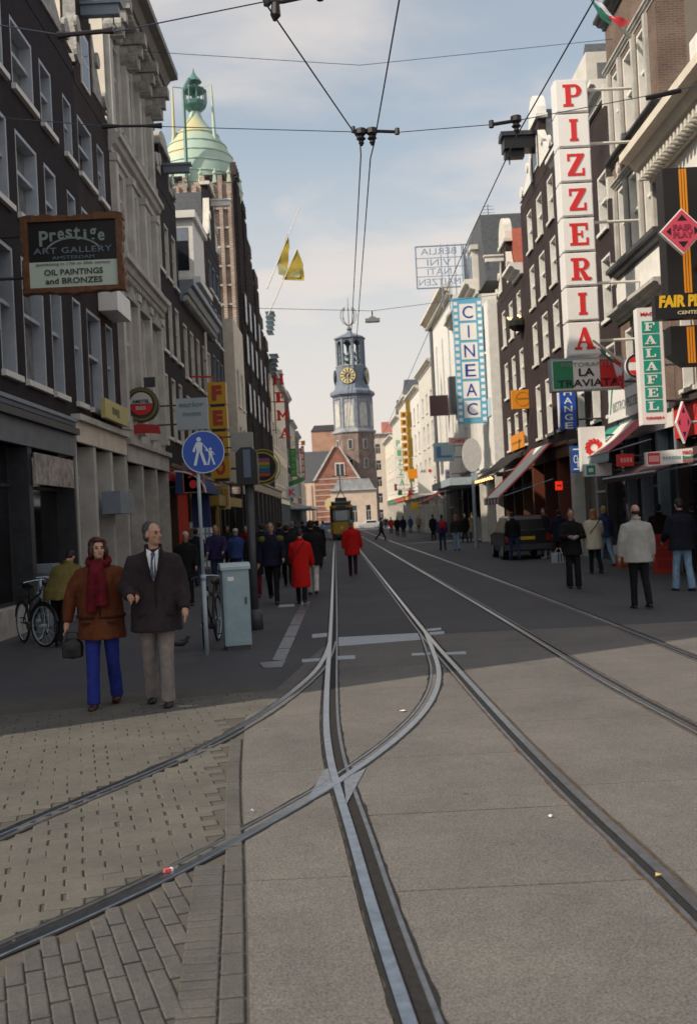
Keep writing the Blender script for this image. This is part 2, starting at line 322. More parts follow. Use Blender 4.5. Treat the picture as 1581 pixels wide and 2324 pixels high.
def wall(root, fr, s0, s1, z0, z1, ops, mat, depth=9, rec=.2, name='wall', closeback=True, d=0):
    b = MB(fr)
    ss = sorted({s0, s1, *[o[0] for o in ops], *[o[1] for o in ops]}); zs = sorted({z0, z1, *[o[2] for o in ops], *[o[3] for o in ops]})
    for i in range(len(ss) - 1):
        for j in range(len(zs) - 1):
            a, c, e, g = ss[i], ss[i + 1], zs[j], zs[j + 1]; ms, mz = (a + c) / 2, (e + g) / 2
            if any(o[0] < ms < o[1] and o[2] < mz < o[3] for o in ops): continue
            b.poly([(c, d, e), (a, d, e), (a, d, g), (c, d, g)])
    for a, c, e, g in ops:
        q = d - rec
        b.poly([(a, d, e), (a, q, e), (a, q, g), (a, d, g)]); b.poly([(c, q, e), (c, d, e), (c, d, g), (c, q, g)])
        b.poly([(a, d, g), (a, q, g), (c, q, g), (c, d, g)]); b.poly([(a, q, e), (a, d, e), (c, d, e), (c, q, e)])
        b.poly([(c, q, e), (a, q, e), (a, q, g), (c, q, g)])
    D = d - depth
    b.poly([(s0, d, z0), (s0, D, z0), (s0, D, z1), (s0, d, z1)]); b.poly([(s1, D, z0), (s1, d, z0), (s1, d, z1), (s1, D, z1)])
    b.poly([(s0, D, z0), (s1, D, z0), (s1, D, z1), (s0, D, z1)]); b.poly([(s0, d, z1), (s0, D, z1), (s1, D, z1), (s1, d, z1)])
    return b.build(name, mat, root)
def shopfront(root, fr, s0, s1, z1, fascia, frame, bays, doorbay=None, plinth=stone, fz=.55, d=0, rec=.35, glassm=None):
    """ground floor: pilasters, glass bays, a door, stall risers and a fascia board"""
    glassm = glassm or shopglass; n = bays; w = (s1 - s0) / n
    for i in range(n + 1):
        c = s0 + i * w; b = MB(fr); b.box(max(s0, c - .12) + .004, min(s1, c + .12) - .004, d - rec, d + .05, 0, z1 - fz); b.build('pilaster', frame, root)
    g = MB(fr); g.box(s0 + .01, s1 - .01, d - .02, d + .09, z1 - fz + .003, z1 - .08); g.build('fascia', fascia, root)
    g = MB(fr); g.box(s0, s1, d - .02, d + .2, z1 - .077, z1 + .06); g.build('cornice', frame, root)
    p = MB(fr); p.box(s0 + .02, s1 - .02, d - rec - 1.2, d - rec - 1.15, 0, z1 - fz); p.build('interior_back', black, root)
    for i in range(n):
        a, c = s0 + i * w + .14, s0 + (i + 1) * w - .14
        if i == doorbay:
            q = MB(fr); q.box(a, a + .07, d - rec, d - rec + .07, .02, z1 - fz); q.box(c - .07, c, d - rec, d - rec + .07, .02, z1 - fz); q.box(a + .07, c - .07, d - rec, d - rec + .06, 2.25, 2.33); q.box(a + .07, c - .07, d - rec, d - rec + .055, .02, .3)
            do = q.build('door', frame, root)
            q = MB(fr); q.poly([(a, d - rec + .02, .02), (c, d - rec + .02, .02), (c, d - rec + .02, z1 - fz), (a, d - rec + .02, z1 - fz)]); q.build('pane', glassm, do)
            q = MB(fr); q.tube([(a + .14, d - rec + .1, .95), (a + .14, d - rec + .1, 1.35)], .015, 6); q.build('handle', steel, do)
        else:
            q = MB(fr); q.box(a, c, d - rec, d - .02, 0.004, .5); q.build('stall_riser', plinth, root)
            q = MB(fr); q.box(a, c, d - rec, d - rec + .07, .5, .57); q.box(a, c, d - rec, d - rec + .06, z1 - fz - .75, z1 - fz - .69); q.box(a, a + .05, d - rec, d - rec + .065, .57, z1 - fz); q.box(c - .05, c, d - rec, d - rec + .065, .57, z1 - fz)
            wo_ = q.build('shop_window', frame, root)
            q = MB(fr); q.poly([(a, d - rec + .02, .5), (c, d - rec + .02, .5), (c, d - rec + .02, z1 - fz), (a, d - rec + .02, z1 - fz)]); q.build('pane', glassm, wo_)
def house(name, label, fr, s0, s1, ztop, mat, floors, cols, z0=3.9, fm=white, gm=glass, sill=white, style='sash', roof='flat', rmat=None, group=None, depth=9, rec=.29, d=0, colgl=None, roofh=3.2):
    root = thing(name, label, 'house', fr.T((s0 + s1) / 2, d, 0), group)
    ops = [(a, c, e, g) for (e, g) in floors for (a, c) in cols]
    wall(root, fr, s0, s1, z0, ztop, ops, mat, depth, rec, d=d)
    f2 = fr if d == 0 else Fr(fr.T(0, d, 0), fr.s, fr.d)
    if d != 0: KEEP.append(f2)
    for k, o in enumerate(ops): window(root, f2, *o, style, fm, (curtain if (k * 7 + int(s0)) % 5 == 0 else gm), rec, sill)
    rm = rmat or slate
    if roof == 'gable':
        b = MB(fr); m = (s0 + s1) / 2; b.prism([(s0 + .05, ztop), (s1 - .05, ztop), (m, ztop + roofh)], d - depth, d - .3); b.build('roof', rm, root)
    elif roof == 'slope':
        b = MB(fr); P = [(d - .25, ztop), (d - 2.2, ztop + roofh), (d - depth + 2, ztop + roofh), (d - depth, ztop)]; b.profile(P, s0 + .03, s1 - .03); b.build('roof', rm, root)
    return root
KEEP = []
def cornice(root, fr, s0, s1, z, h, p, mat, d=0, name='cornice', dent=None):
    b = MB(fr); b.profile([(d, z), (d, z + h), (d + p, z + h), (d + p, z + h * .72), (d + p * .75, z + h * .66), (d + p * .6, z + h * .4), (d + p * .25, z + h * .3), (d + p * .2, z)], s0, s1)
    o = b.build(name, mat, root)
    if dent:
        q = MB(fr); x = s0 + .1
        while x < s1 - .15: q.box(x, x + .12, d + p * .21, d + p * .55, z + .02, z + h * .29); x += .26
        struct(q.build('dentil_row', dent, root), 'stuff')
    return o
def neckgable(root, fr, s0, s1, z0, zn, zt, wn, mat, trim, d=0, pediment='round', claws=True, bmat=None, beam=True, win=None, cen=None):
    m = cen if cen is not None else (s0 + s1) / 2; a, c = m - wn / 2, m + wn / 2
    b = MB(fr); zb = z0 + .003
    b.prism([(s0 + .01, zb), (s1 - .01, zb), (s1 - .01, zb + .35), (c, zb + .55), (c, zn), (a, zn), (a, zb + .55), (s0 + .01, zb + .35)], d - .32, d + .012); b.build('gable', mat, root)
    b = MB(fr); b.box(a - .16, c + .16, d - .36, d + .12, zn, zn + .16)
    if pediment == 'round': b.prism([(m + (wn / 2 + .1) * cos(pi * i / 10), zn + .16 + (zt - zn - .16) * sin(pi * i / 10)) for i in range(11)], d - .33, d + .06)
    elif pediment == 'tri': b.prism([(a - .1, zn + .16), (c + .1, zn + .16), (m, zt)], d - .33, d + .06)
    b.build('pediment', trim, root)
    if claws:
        for sg, e0, e1 in ((1, c, s1), (-1, a, s0)):
            w = abs(e1 - e0) - .05; hh = (zn - z0 - .6) * .8
            if w < .25: continue
            pts = [(e0, zb + .5)] + [(e0 + sg * w * (1 - (i / 8) ** 1.0), zb + .5 + hh * (i / 8) ** 2.2 * 1.0) for i in range(0, 9)]
            if sg < 0: pts = pts[::-1]
            q = MB(fr); q.prism(pts, d - .25, d + .05)
            q.disc((e0 + sg * w * .72, zb + .72), .24, d + .05, d + .13, 12); q.disc((e0 + sg * w * .25, zb + .5 + hh * .55), .2, d + .05, d + .12, 12)
            q.build('claw_piece', trim, root)
    if beam:
        q = MB(fr); q.box(m - .1, m + .1, d + .012, d + .95, zn - .75, zn - .5); q.box(m - .16, m + .16, d + .012, d + 1.02, zn - .5, zn - .42); hb = q.build('hoist_beam', bmat or trim, root)
        q = MB(fr); q.tube([(m, d + .8, zn - .75), (m, d + .8, zn - .95), (m, d + .86, zn - 1.05), (m, d + .8, zn - 1.12), (m, d + .73, zn - 1.05)], .018, 5); q.build('hook', dkgrey, hb)
    if win:
        w_, e, g = win; q = MB(fr); q.box(m - w_ / 2, m + w_ / 2, d + .013, d + .05, e, g); wo_ = q.build('window', white, root)
        q = MB(fr); q.box(m - w_ / 2 + .08, m + w_ / 2 - .08, d + .05, d + .055, e + .08, (e + g) / 2 - .03); q.box(m - w_ / 2 + .08, m + w_ / 2 - .08, d + .05, d + .055, (e + g) / 2 + .03, g - .08); q.build('pane', glass, wo_)

# ================= ground =================
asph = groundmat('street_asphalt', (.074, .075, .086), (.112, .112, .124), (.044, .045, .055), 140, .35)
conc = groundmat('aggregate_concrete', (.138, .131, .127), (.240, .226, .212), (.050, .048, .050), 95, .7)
paver = groundmat('brick_paver', (.094, .092, .089), (.130, .126, .118), (.056, .055, .055), 120, 2.2)
sett = groundmat('worn_sett', (.113, .109, .100), (.150, .144, .130), (.075, .073, .068), 120, 1.3)
sand = groundmat('joint_sand', (.092, .087, .077), (.12, .113, .10), (.062, .058, .053), 200, 2)
b = MB(); n = 24; 
b.poly([(-900, -400, 0), (900, -400, 0), (900, 1600, 0), (-900, 1600, 0)])
road = struct(b.build('road', asph))
def interp(P, y):
    if y <= P[0][1]: p, q = P[0], P[1]
    elif y >= P[-1][1]: p, q = P[-2], P[-1]
    else:
        for p, q in zip(P, P[1:]):
            if p[1] <= y <= q[1]: break
    return p[0] + (q[0] - p[0]) * (y - p[1]) / (q[1] - p[1])
# rail centre lines on the ground, as (x, y)
RL = [(.27, 2.2), (.15, 3.4), (.03, 4.55), (-.068, 5.75), (-.165, 6.8), (-.235, 7.7), (-.293, 9.03), (-.33, 11.5), (-.358, 14.3), (-.41, 18.8), (-.52, 27), (-.62, 34.2), (-.80, 47), (-.97, 60), (-1.25, 85), (-1.8, 130), (-2.4, 190)]
RR = [(1.56, 2.2), (1.48, 4.0), (1.42, 5.1), (1.345, 6.12), (1.27, 7.66), (1.205, 9.7), (1.155, 11.7), (1.10, 13.7), (1.06, 16.2), (.978, 22.6), (.86, 31.5), (.65, 47.7), (.48, 60), (.2, 85), (-.35, 130), (-.95, 190)]
B1 = [(-.362, 14.9), (-.372, 14.2), (-.40, 13.2), (-.475, 12.07), (-.625, 11.0), (-.82, 9.9), (-1.05, 8.95), (-1.30, 8.16), (-1.65, 7.33), (-1.93, 6.73), (-2.2, 6.1), (-2.55, 5.2), (-2.85, 4.3)]
B2 = [(1.075, 15.6), (1.05, 14.6), (1.005, 13.2), (.955, 11.8), (.835, 10.55), (.635, 9.4), (.385, 8.45), (.115, 7.65), (-.11, 7.08), (-.24, 6.76), (-.40, 6.42), (-.69, 5.84), (-1.0, 5.25), (-1.3, 4.78), (-1.6, 4.36), (-2.0, 3.75)]
T2L = [(2.78, 2), (2.72, 5), (2.64, 7.9), (2.56, 9.4), (2.52, 11), (2.50, 13), (2.46, 17), (2.32, 26.2), (2.10, 39.7), (1.62, 70), (.9, 110), (.4, 160)]
T2R = [(4.1, 2), (4.02, 6), (3.95, 9), (3.9, 12), (3.89, 15.5), (3.86, 20), (3.78, 27), (3.58, 42), (3.1, 65), (2.35, 110), (1.8, 160)]
CE = [(-.40, 2.2), (-.442, 3.6), (-.55, 4.6), (-.66, 5.6), (-.76, 6.4), (-.87, 7.4), (-.98, 8.6), (-1.05, 9.4)]      # left edge of the concrete
def strip(b, Lf, Rf, y0, y1, z0, z1, step=.45):
    n = max(1, int((y1 - y0) / step)); ys = [y0 + (y1 - y0) * i / n for i in range(n + 1)]
    b.slab([(Rf(y), y) for y in ys] + [(Lf(y), y) for y in ys[::-1]], z0, z1)
def strip2(b, Lf, Rf, y0, y1, z, step=.45):   # top sheet as quads plus side skirts (safe for bent outlines)
    n = max(1, int((y1 - y0) / step)); ys = [y0 + (y1 - y0) * i / n for i in range(n + 1)]
    A = [b.vert((Lf(y), y, z)) for y in ys]; B = [b.vert((Rf(y), y, z)) for y in ys]; A0 = [b.vert((Lf(y), y, .0015)) for y in ys]; B0 = [b.vert((Rf(y), y, .0015)) for y in ys]
    for i in range(n): b.face([A[i], B[i], B[i + 1], A[i + 1]]); b.face([A0[i], A[i], A[i + 1], A0[i + 1]]); b.face([B[i], B0[i], B0[i + 1], B[i + 1]])
    b.face([A0[0], B0[0], B[0], A[0]]); b.face([A[-1], B[-1], B0[-1], A0[-1]])
# dark bed under the slabs, then the concrete slabs between and beside the rails; far ones in bluish asphalt for the shade's tone
b = MB(); strip2(b, lambda y: interp(CE, y) - .0, lambda y: 9.0, 2.2, 9.4, .0025, .6); struct(b.build('joint_bed', sand, road))
def xl(P, o): return lambda y: interp(P, y) + o
slabrows = [(2.2, 3.35), (3.362, 4.855), (4.87, 6.115), (6.135, 7.55), (7.56, 9.05), (9.06, 10.6), (10.61, 12.2), (12.21, 15.2)] + [(15.21 + i * 6, 21.2 + i * 6) for i in range(8)]
for y0, y1 in slabrows:
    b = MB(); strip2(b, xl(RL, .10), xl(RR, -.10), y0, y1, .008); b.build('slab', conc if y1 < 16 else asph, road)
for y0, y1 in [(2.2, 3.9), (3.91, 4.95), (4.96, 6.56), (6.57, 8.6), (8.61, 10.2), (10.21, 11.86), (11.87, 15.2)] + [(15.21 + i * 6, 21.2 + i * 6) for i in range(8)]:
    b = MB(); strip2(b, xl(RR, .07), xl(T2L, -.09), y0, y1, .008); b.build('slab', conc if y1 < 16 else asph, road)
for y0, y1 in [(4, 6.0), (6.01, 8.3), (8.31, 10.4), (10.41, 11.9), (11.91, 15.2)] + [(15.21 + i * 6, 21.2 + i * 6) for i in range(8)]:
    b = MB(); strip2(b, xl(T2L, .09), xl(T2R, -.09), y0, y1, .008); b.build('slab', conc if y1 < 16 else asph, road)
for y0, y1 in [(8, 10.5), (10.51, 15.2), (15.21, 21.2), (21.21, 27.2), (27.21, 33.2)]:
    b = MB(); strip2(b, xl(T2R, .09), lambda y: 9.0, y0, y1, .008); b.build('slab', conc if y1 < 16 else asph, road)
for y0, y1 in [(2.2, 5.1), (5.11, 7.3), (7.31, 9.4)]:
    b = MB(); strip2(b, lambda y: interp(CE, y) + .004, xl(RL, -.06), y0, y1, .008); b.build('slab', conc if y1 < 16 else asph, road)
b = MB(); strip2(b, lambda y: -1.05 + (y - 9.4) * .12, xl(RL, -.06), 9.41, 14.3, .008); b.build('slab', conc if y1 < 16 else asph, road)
# ---- brick paving at the left: a row along the concrete, fanned courses, and setts inside the branch
b = MB(); strip2(b, lambda y: -9, lambda y: interp(CE, y), 2.2, 9.4, .0022, .6); strip2(b, lambda y: -9, lambda y: min(-1.0, interp(sorted(B1, key=lambda t: t[1]), y)), 9.41, 11.2, .0022, .3); struct(b.build('paving_bed', sand, road))
nb = [0]
bev = .006
def paving(cx, cy, ang, l, w, z, mat, b=None):
    q = b or MB(); c, s = cos(ang), sin(ang)
    def P(a, e, zz): return (cx + a * c - e * s, cy + a * s + e * c, zz)
    L, W_ = l / 2, w / 2; z += random.uniform(-.0015, .0015); tx, ty = random.uniform(-.004, .004), random.uniform(-.006, .006)
    A = [q.vert(P(a, e, .001)) for a, e in ((-L, -W_), (L, -W_), (L, W_), (-L, W_))]
    B = [q.vert(P(a, e, z - .003)) for a, e in ((-L, -W_), (L, -W_), (L, W_), (-L, W_))]
    C = [q.vert(P(a, e, z + a * tx + e * ty)) for a, e in ((-L + bev, -W_ + bev), (L - bev, -W_ + bev), (L - bev, W_ - bev), (-L + bev, W_ - bev))]
    for X, Y in ((A, B), (B, C)):
        for i in range(4): j = (i + 1) % 4; q.face([X[i], X[j], Y[j], Y[i]])
    q.face(C)
    if b is None:
        nb[0] += 1; return q.build('brick', mat, road)
y = 3.25
while y < 8.4:
    x = interp(CE, y) - .06 if y > 4.9 else interp(CE, y) - .062; x2 = interp(CE, y + .2) - .062
    a = math.atan2(.2, x2 - x); paving((x + x2) / 2, y + .1, a, .192, .092, .014, paver); y += .201
def b2x(y):
    P = sorted(B2, key=lambda p: p[1]); return interp(P, y)
CA = math.atan2(-.938, .347)       # direction of the courses
du = Vector((cos(CA), sin(CA))); dv = Vector((-du.y, du.x))      # dv points up-right
o0 = Vector((-1.194, 4.776)); extra = MB()
for k in range(-20, 13):
    for j in range(-9, 14):
        bend = -.0035 * (k ** 2) * .06
        p = o0 + dv * (.0765 * k) + du * (.222 * (j + (.5 if k % 2 else 0) + random.uniform(-.04, .04)) + .05)
        if p.y < 3.2 or p.y > 5.7 or p.x < -1.75: continue
        if p.x > interp(CE, p.y) - .27: continue
        if p.x > b2x(p.y + 0.14) + .02 and p.y > 3.9 and False: continue
        # keep below the branch rail
        yb = interp(sorted([(q[1], q[0]) for q in B2], key=lambda t: t[1]), p.x)
        if p.y > yb - .20: continue
        paving(p.x, p.y, CA + random.uniform(-.012, .012), .211, .0705, .012, paver)
# cross-laid bricks between the courses and the row
for j in range(0, 36):
    yy = 3.3 + j * .0755
    xr = interp(CE, yy) - .115
    yb = interp(sorted([(q[1], q[0]) for q in B2], key=lambda t: t[1]), xr - .08)
    if yy > yb - .2: break
    paving(xr - .078, yy, R(4) + random.uniform(-.02, .02), .15, .069, .0115, paver)
# setts between the branch rails and beyond
def b1y(x): return interp(sorted([(q[1], q[0]) for q in B1], key=lambda t: t[1]), x)
def b2y(x): return interp(sorted([(q[1], q[0]) for q in B2], key=lambda t: t[1]), x)
SA = R(15); su = Vector((cos(SA), sin(SA))); sv = Vector((-sin(SA), cos(SA))); rest = MB()
cand = []
for k in range(0, 60):
    for j in range(-30, 16):
        p = Vector((-1.3, 4.3)) + sv * (.105 * k) + su * (.198 * (j + (.5 if k % 2 else 0) + random.uniform(-.05, .05)))
        if (p.y < 9.4 and p.x > interp(CE, p.y) - .165) or p.x < -5.2 or p.y > 10.9 or (p.y >= 9.4 and p.y < b1y(p.x) + .1): continue
        if p.y < b2y(p.x) + .17: continue
        if abs(p.y - b1y(p.x)) < .19: continue
        cand.append(p)
cand.sort(key=lambda p: p.y + abs(p.x + 1.2) * .3)
lim = 300 - nb[0] 
for i, p in enumerate(cand):
    ar = (p.x, p.y, SA + random.uniform(-.03, .03), (.1945 if p.y > b1y(p.x) else random.choice((.182, .191, .193))), .1032, .0105, sett)
    if i < lim: paving(*ar)
    else: paving(*ar, b=rest)
struct(rest.build('worn_setts', sett, road), 'stuff')
# ================= tram rails =================
def smooth(P, it=2):
    for _ in range(it):
        Q = [P[0]]
        for a, c in zip(P, P[1:]): Q += [(a[0] * .75 + c[0] * .25, a[1] * .75 + c[1] * .25), (a[0] * .25 + c[0] * .75, a[1] * .25 + c[1] * .75)]
        P = Q + [P[-1]]
    return P
def sweep(b, P, prof, z=0):
    rings = []
    for k, p in enumerate(P):
        a, c = P[max(k - 1, 0)], P[min(k + 1, len(P) - 1)]; t = Vector((c[0] - a[0], c[1] - a[1])).normalized(); nn = Vector((t.y, -t.x))    # to the right of travel
        rings.append([b.vert((p[0] + nn.x * o, p[1] + nn.y * o, h + z)) for o, h in prof])
    for r, q in zip(rings, rings[1:]):
        for i in range(len(prof) - 1): b.face([r[i], r[i + 1], q[i + 1], q[i]])
def rail(parent, P, side, zz=0, gw=.041, edge=None):       # side = +1: groove to the right of travel
    P = smooth(P); s = side; ge = .027 + gw
    def pr(l): return l if s > 0 else [(-a, h) for a, h in l][::-1]
    b = MB(); sweep(b, P, pr([(-.036, .001), (-.036, .012), (-.030, .0155), (.022, .0155), (.026, .013), (.027, .0065)]), zz); o = b.build('rail', steel, parent)
    b = MB(); sweep(b, P, pr([(.027, .0062), (ge, .0062)]), zz); b.build('groove', shade_grime, o)  # floor coloured dark to stand for the shade of a deeper groove
    b = MB(); sweep(b, P, pr([(ge, .0062), (ge + .001, .0125), (ge + .024, .012), (ge + .026, .001)]), zz); b.build('guard_lip', oldsteel, o)
    D = [P[0]]
    for q in P[1:]:
        m = max(1, min(60, int(math.hypot(q[0] - D[-1][0], q[1] - D[-1][1]) / .07))) if q[1] < 14 else 1; a0 = D[-1]
        for i in range(1, m + 1): D.append((a0[0] + (q[0] - a0[0]) * i / m, a0[1] + (q[1] - a0[1]) * i / m))
    for base, sg in ((-.036, -1), (ge + .026, 1)):
        b = MB(); prev = None
        for k, p_ in enumerate(D):
            a0, c0 = D[max(k - 1, 0)], D[min(k + 1, len(D) - 1)]; t_ = Vector((c0[0] - a0[0], c0[1] - a0[1])).normalized(); nn = Vector((t_.y, -t_.x)) * s
            w_ = base + sg * (.008 + .022 * max(0, noise.noise(Vector((p_[1] * 5.3, base * 90, s * 3 + P[0][0])))) + .010 * random.random())
            pr_ = (b.vert((p_[0] + nn.x * base, p_[1] + nn.y * base, .0102 + zz)), b.vert((p_[0] + nn.x * w_, p_[1] + nn.y * w_, .0098 + zz)))
            if prev: b.face([prev[0], prev[1], pr_[1], pr_[0]])
            prev = pr_
        b.build('joint_seal', edge or shade_grime, o)
    return o
tr = thing('tram_track', 'steel tram track running straight up the middle of the street under the tram', 'tram track', (.5, 8, 0), 'tram tracks in the street')
rail(tr, RL, 1, 0, .062); rail(tr, RR, -1, 0, .045, M('rusty_joint', (.075, .048, .030), .9, 25, .6))
tb = thing('tram_track', 'curved branch tram track sweeping off to the lower left over the brick setts', 'tram track', (-.6, 9, 0), 'tram tracks in the street')
rail(tb, B1, -1, .0011); rail(tb, B2, 1, .0012)
t2 = thing('tram_track', 'dull right hand tram track nearest the awnings and shops', 'tram track', (3.2, 10, 0), 'tram tracks in the street')
rail(t2, T2L, 1, 0, .041, MC['rusty_joint']); rail(t2, T2R, -1, 0, .041, MC['rusty_joint'])
cast = M('cast_steel', (.27, .29, .32), .38, 20, .3, metal=.75)
b = MB()
def gp(L): return [gd(*p) for p in L]
for L in ([(690, 1832), (735, 1752), (752, 1745), (752, 1790)], [(780, 1772), (830, 1748), (802, 1800), (786, 1830)]):
    pts = gp(L); A = [b.vert((x, y, .0135)) for x, y in pts]; B = [b.vert((x, y, .001)) for x, y in pts]; b.face(A)
    for i in range(4): j = (i + 1) % 4; b.face([A[i], A[j], B[j], B[i]])
b.build('crossing_casting', cast, tr)
pale = M('pale_steel_cover', (.30, .34, .38), .5, 12, .2, metal=.3)
def gplate(L, name, z, parent, m=pale):
    b = MB(); pts = gp(L); A = [b.vert((x, y, z)) for x, y in pts]; B = [b.vert((x, y, .001)) for x, y in pts]; b.face(A[::-1])
    for i in range(len(pts)): j = (i + 1) % len(pts); b.face([A[i], A[j], B[j], B[i]])
    return b.build(name, m, parent)
gplate([(768, 1448), (955, 1438), (960, 1453), (768, 1468)], 'stretcher_cover', .0105, tr)
for L in ([(708, 1441), (742, 1438), (742, 1446), (708, 1449)], [(968, 1429), (1000, 1426), (1001, 1431), (970, 1434)], [(972, 1437), (1007, 1434), (1008, 1440), (975, 1443)], [(685, 1498), (738, 1495), (738, 1501), (685, 1505)], [(764, 1491), (805, 1489), (806, 1497), (764, 1499)], [(933, 1485), (976, 1482), (976, 1488), (935, 1490)], [(1004, 1483), (1056, 1480), (1058, 1486), (1006, 1488)]):
    gplate(L, 'tie_plate', .011, tr)
dr = thing('drain_cover', 'long narrow steel trough cover set in the shaded paving left of the track', 'drain', (*gd(650, 1450), 0))
gplate([(598, 1517), (588, 1506), (648, 1500), (640, 1516)], 'end_plate', .010, dr, oldsteel)
for k in range(5):
    v0, v1 = 1500 - k * 27, 1474 - k * 27
    def ed(v, o): return (615 + (1505 - v) * .50 + o * (1 - (1505 - v) / 400), v)
    gplate([ed(v0, 0), ed(v0, 30), ed(v1, 30), ed(v1, 0)], 'cover_plate', .010, dr, oldsteel)
gplate([(632, 1374), (668, 1372), (668, 1377), (632, 1379)], 'end_plate', .010, dr, pale)
# litter
def litter(u, v, sz, m, label):
    x, y = gd(u, v); b = MB(); 
    n = 6; c = b.vert((x, y, .028)); r = [b.vert((x + sz * cos(i * pi / 3 + .3) * random.uniform(.6, 1.1), y + sz * .8 * sin(i * pi / 3 + .3), .017 + random.uniform(0, .014))) for i in range(n)]
    for i in range(n): b.face([c, r[i], r[(i + 1) % n]])
    tag(b.build('litter', m, org=(x, y, .012)), label, 'litter', 'scraps of litter on the street')
litter(1248, 1860, .016, acryl, 'white scrap on the concrete between the straight rails')
litter(915, 1618, .04, acryl, 'pale scrap lying inside the curve of the branch rail')
litter(1495, 1996, .02, M('dry_leaf', (.45, .30, .10), .8), 'yellowed leaf lying in the groove of the right rail')
litter(1085, 1281, .07, acryl, 'white paper scrap beside the far right tram rail')
litter(572, 1848, .014, acryl, 'tiny white scrap beside the branch rail at the brick edge')
x, y = gd(382, 1985)
b = MB(Fr((x, y, .014), (cos(.55), sin(.55), 0), (-sin(.55), cos(.55), 0))); b.box(-.022, .012, -.012, .012, 0, .016); b.mi = 1; b.box(.0125, .024, -.012, .012, 0, .016)
tag(b.build('cigarette_packet', [M('packet_red', (.62, .10, .10), .4), acryl], org=(x, y, .014)), 'crushed red and white packet lying on the branch rail', 'packet')
# ================= left-hand houses =================
A1 = [(4.75, 7.15), (7.95, 9.6), (10.42, 11.8)]
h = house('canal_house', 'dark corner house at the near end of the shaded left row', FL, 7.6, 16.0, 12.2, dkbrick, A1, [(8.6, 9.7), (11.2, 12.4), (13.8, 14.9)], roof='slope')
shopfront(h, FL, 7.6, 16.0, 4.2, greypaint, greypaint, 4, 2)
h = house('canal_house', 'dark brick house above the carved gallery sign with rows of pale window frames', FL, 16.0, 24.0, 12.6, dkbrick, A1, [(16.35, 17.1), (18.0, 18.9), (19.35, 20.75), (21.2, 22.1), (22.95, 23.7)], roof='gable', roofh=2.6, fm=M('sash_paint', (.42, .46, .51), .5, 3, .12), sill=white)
neckgable(h, FL, 18.2, 23.95, 12.6, 15.9, 17.2, 2.5, dkbrick, carved, beam=False, cen=20.05)
cornice(h, FL, 16.05, 22.3, 4.02, .26, .16, greypaint)
shopfront(h, FL, 16.0, 22.3, 4.0, M('slate_blue_fascia', (.10, .12, .15), .5, 3, .2), M('dark_shop_paint', (.035, .038, .045), .5, 4, .3), 2, None)
q = MB(FL); q.box(19.2, 21.9, .10, .13, 2.75, 3.35); q.build('poster_band', M('poster_print', (.30, .27, .25), .6, 5, .6), h)
for y0 in (19.93,):
    q = MB(FL); q.box(y0, y0 + .46, -.30, .12, .62, 1.02); q.box(y0 - .04, y0 + .5, -.30, .18, 1.02, 1.14); q.box(y0 - .02, y0 + .48, -.3, .16, 1.14, 1.2); q.box(y0 + .05, y0 + .41, .121, .14, .66, .98); q.build('pedestal', greypaint, h)
    q = MB(FL); q.box(y0 - .12, y0 + .9, -.30, .34, .38, .48); q.box(y0 - .1, y0 + .16, -.3, .3, .004, .38); q.box(y0 + .42, y0 + .86, -.3, .3, .004, .38); q.build('step_base', greypaint, h)
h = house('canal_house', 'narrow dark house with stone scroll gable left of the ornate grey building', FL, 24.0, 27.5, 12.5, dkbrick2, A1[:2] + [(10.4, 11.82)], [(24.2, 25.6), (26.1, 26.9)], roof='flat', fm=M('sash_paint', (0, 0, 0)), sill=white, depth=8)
neckgable(h, FL, 24.05, 27.45, 12.5, 15.3, 16.3, 1.5, dkbrick2, carved, cen=25.1, bmat=greypaint, win=(.78, 12.75, 14.1))
shopfront(h, FL, 22.35, 27.45, 4.35, cream, palestone, 3, 1, d=.02)
q = MB(FL); q.prism([(24.6, 2.2), (26.2, 2.2), (26.2, 2.75), (24.6, 2.75)], .05, .5); q.build('awning_box', greypaint, h)
q = MB(FL); q.prism([(25.35, 7.3), (26.9, 7.3), (26.9, 7.85), (25.35, 7.85)], .02, .5); q.build('sun_blind', acryl, h)
# ornate house
h = thing('ornate_house', 'ornate pale stone building with heavy overhanging cornice, scrolls and pilasters', 'house', (-6, 30.7, 0))
cc = [(28.35, 29.35), (30.2, 31.2), (32.05, 33.05)]; fl3 = [(5.0, 8.2), (9.75, 12.0), (13.1, 15.6)]
ops = [(a, c, e, g) for e, g in fl3 for a, c in cc]
wall(h, FL, 27.5, 33.9, 3.9, 16.3, ops, palestone, 8, .25)
for o in ops: window(h, FL, *o, 'cross', offwhite, glass, .25)
for x in (27.72, 29.78, 31.62, 33.5):
    for (e, g) in ((4.7, 8.7), (9.5, 12.1), (12.75, 15.9)):
        q = MB(FL); q.box(x - .17, x + .17, .003, .16, e, g - .25); q.box(x - .22, x + .22, .003, .22, g - .25, g - .04); q.box(x - .21, x + .21, .003, .2, e - .18, e); q.build('pilaster', palestone, h)
    q = MB(FL)
    for k, (r, dd, z) in enumerate(((.26, .5, 16.0), (.2, .38, 15.65), (.15, .28, 15.3))): q.box(x - r * .7, x + r * .7, .003, dd + .25, z - .02, z + .3)
    q.disc((x, 15.55), .26, .003, .5, 14); q.build('scroll_bracket', carved, h)
cornice(h, FL, 27.45, 33.98, 8.75, .6, .38, palestone, dent=stone); cornice(h, FL, 27.45, 33.98, 12.1, .5, .34, palestone)
cornice(h, FL, 27.3, 34.1, 16.3, .75, 1.0, M('cornice_paint', (.20, .19, .18), .6, 3, .2), dent=stone)
q = MB(FL); q.box(27.4, 34.0, -8, .1, 17.052, 17.5); q.build('parapet', palestone, h)
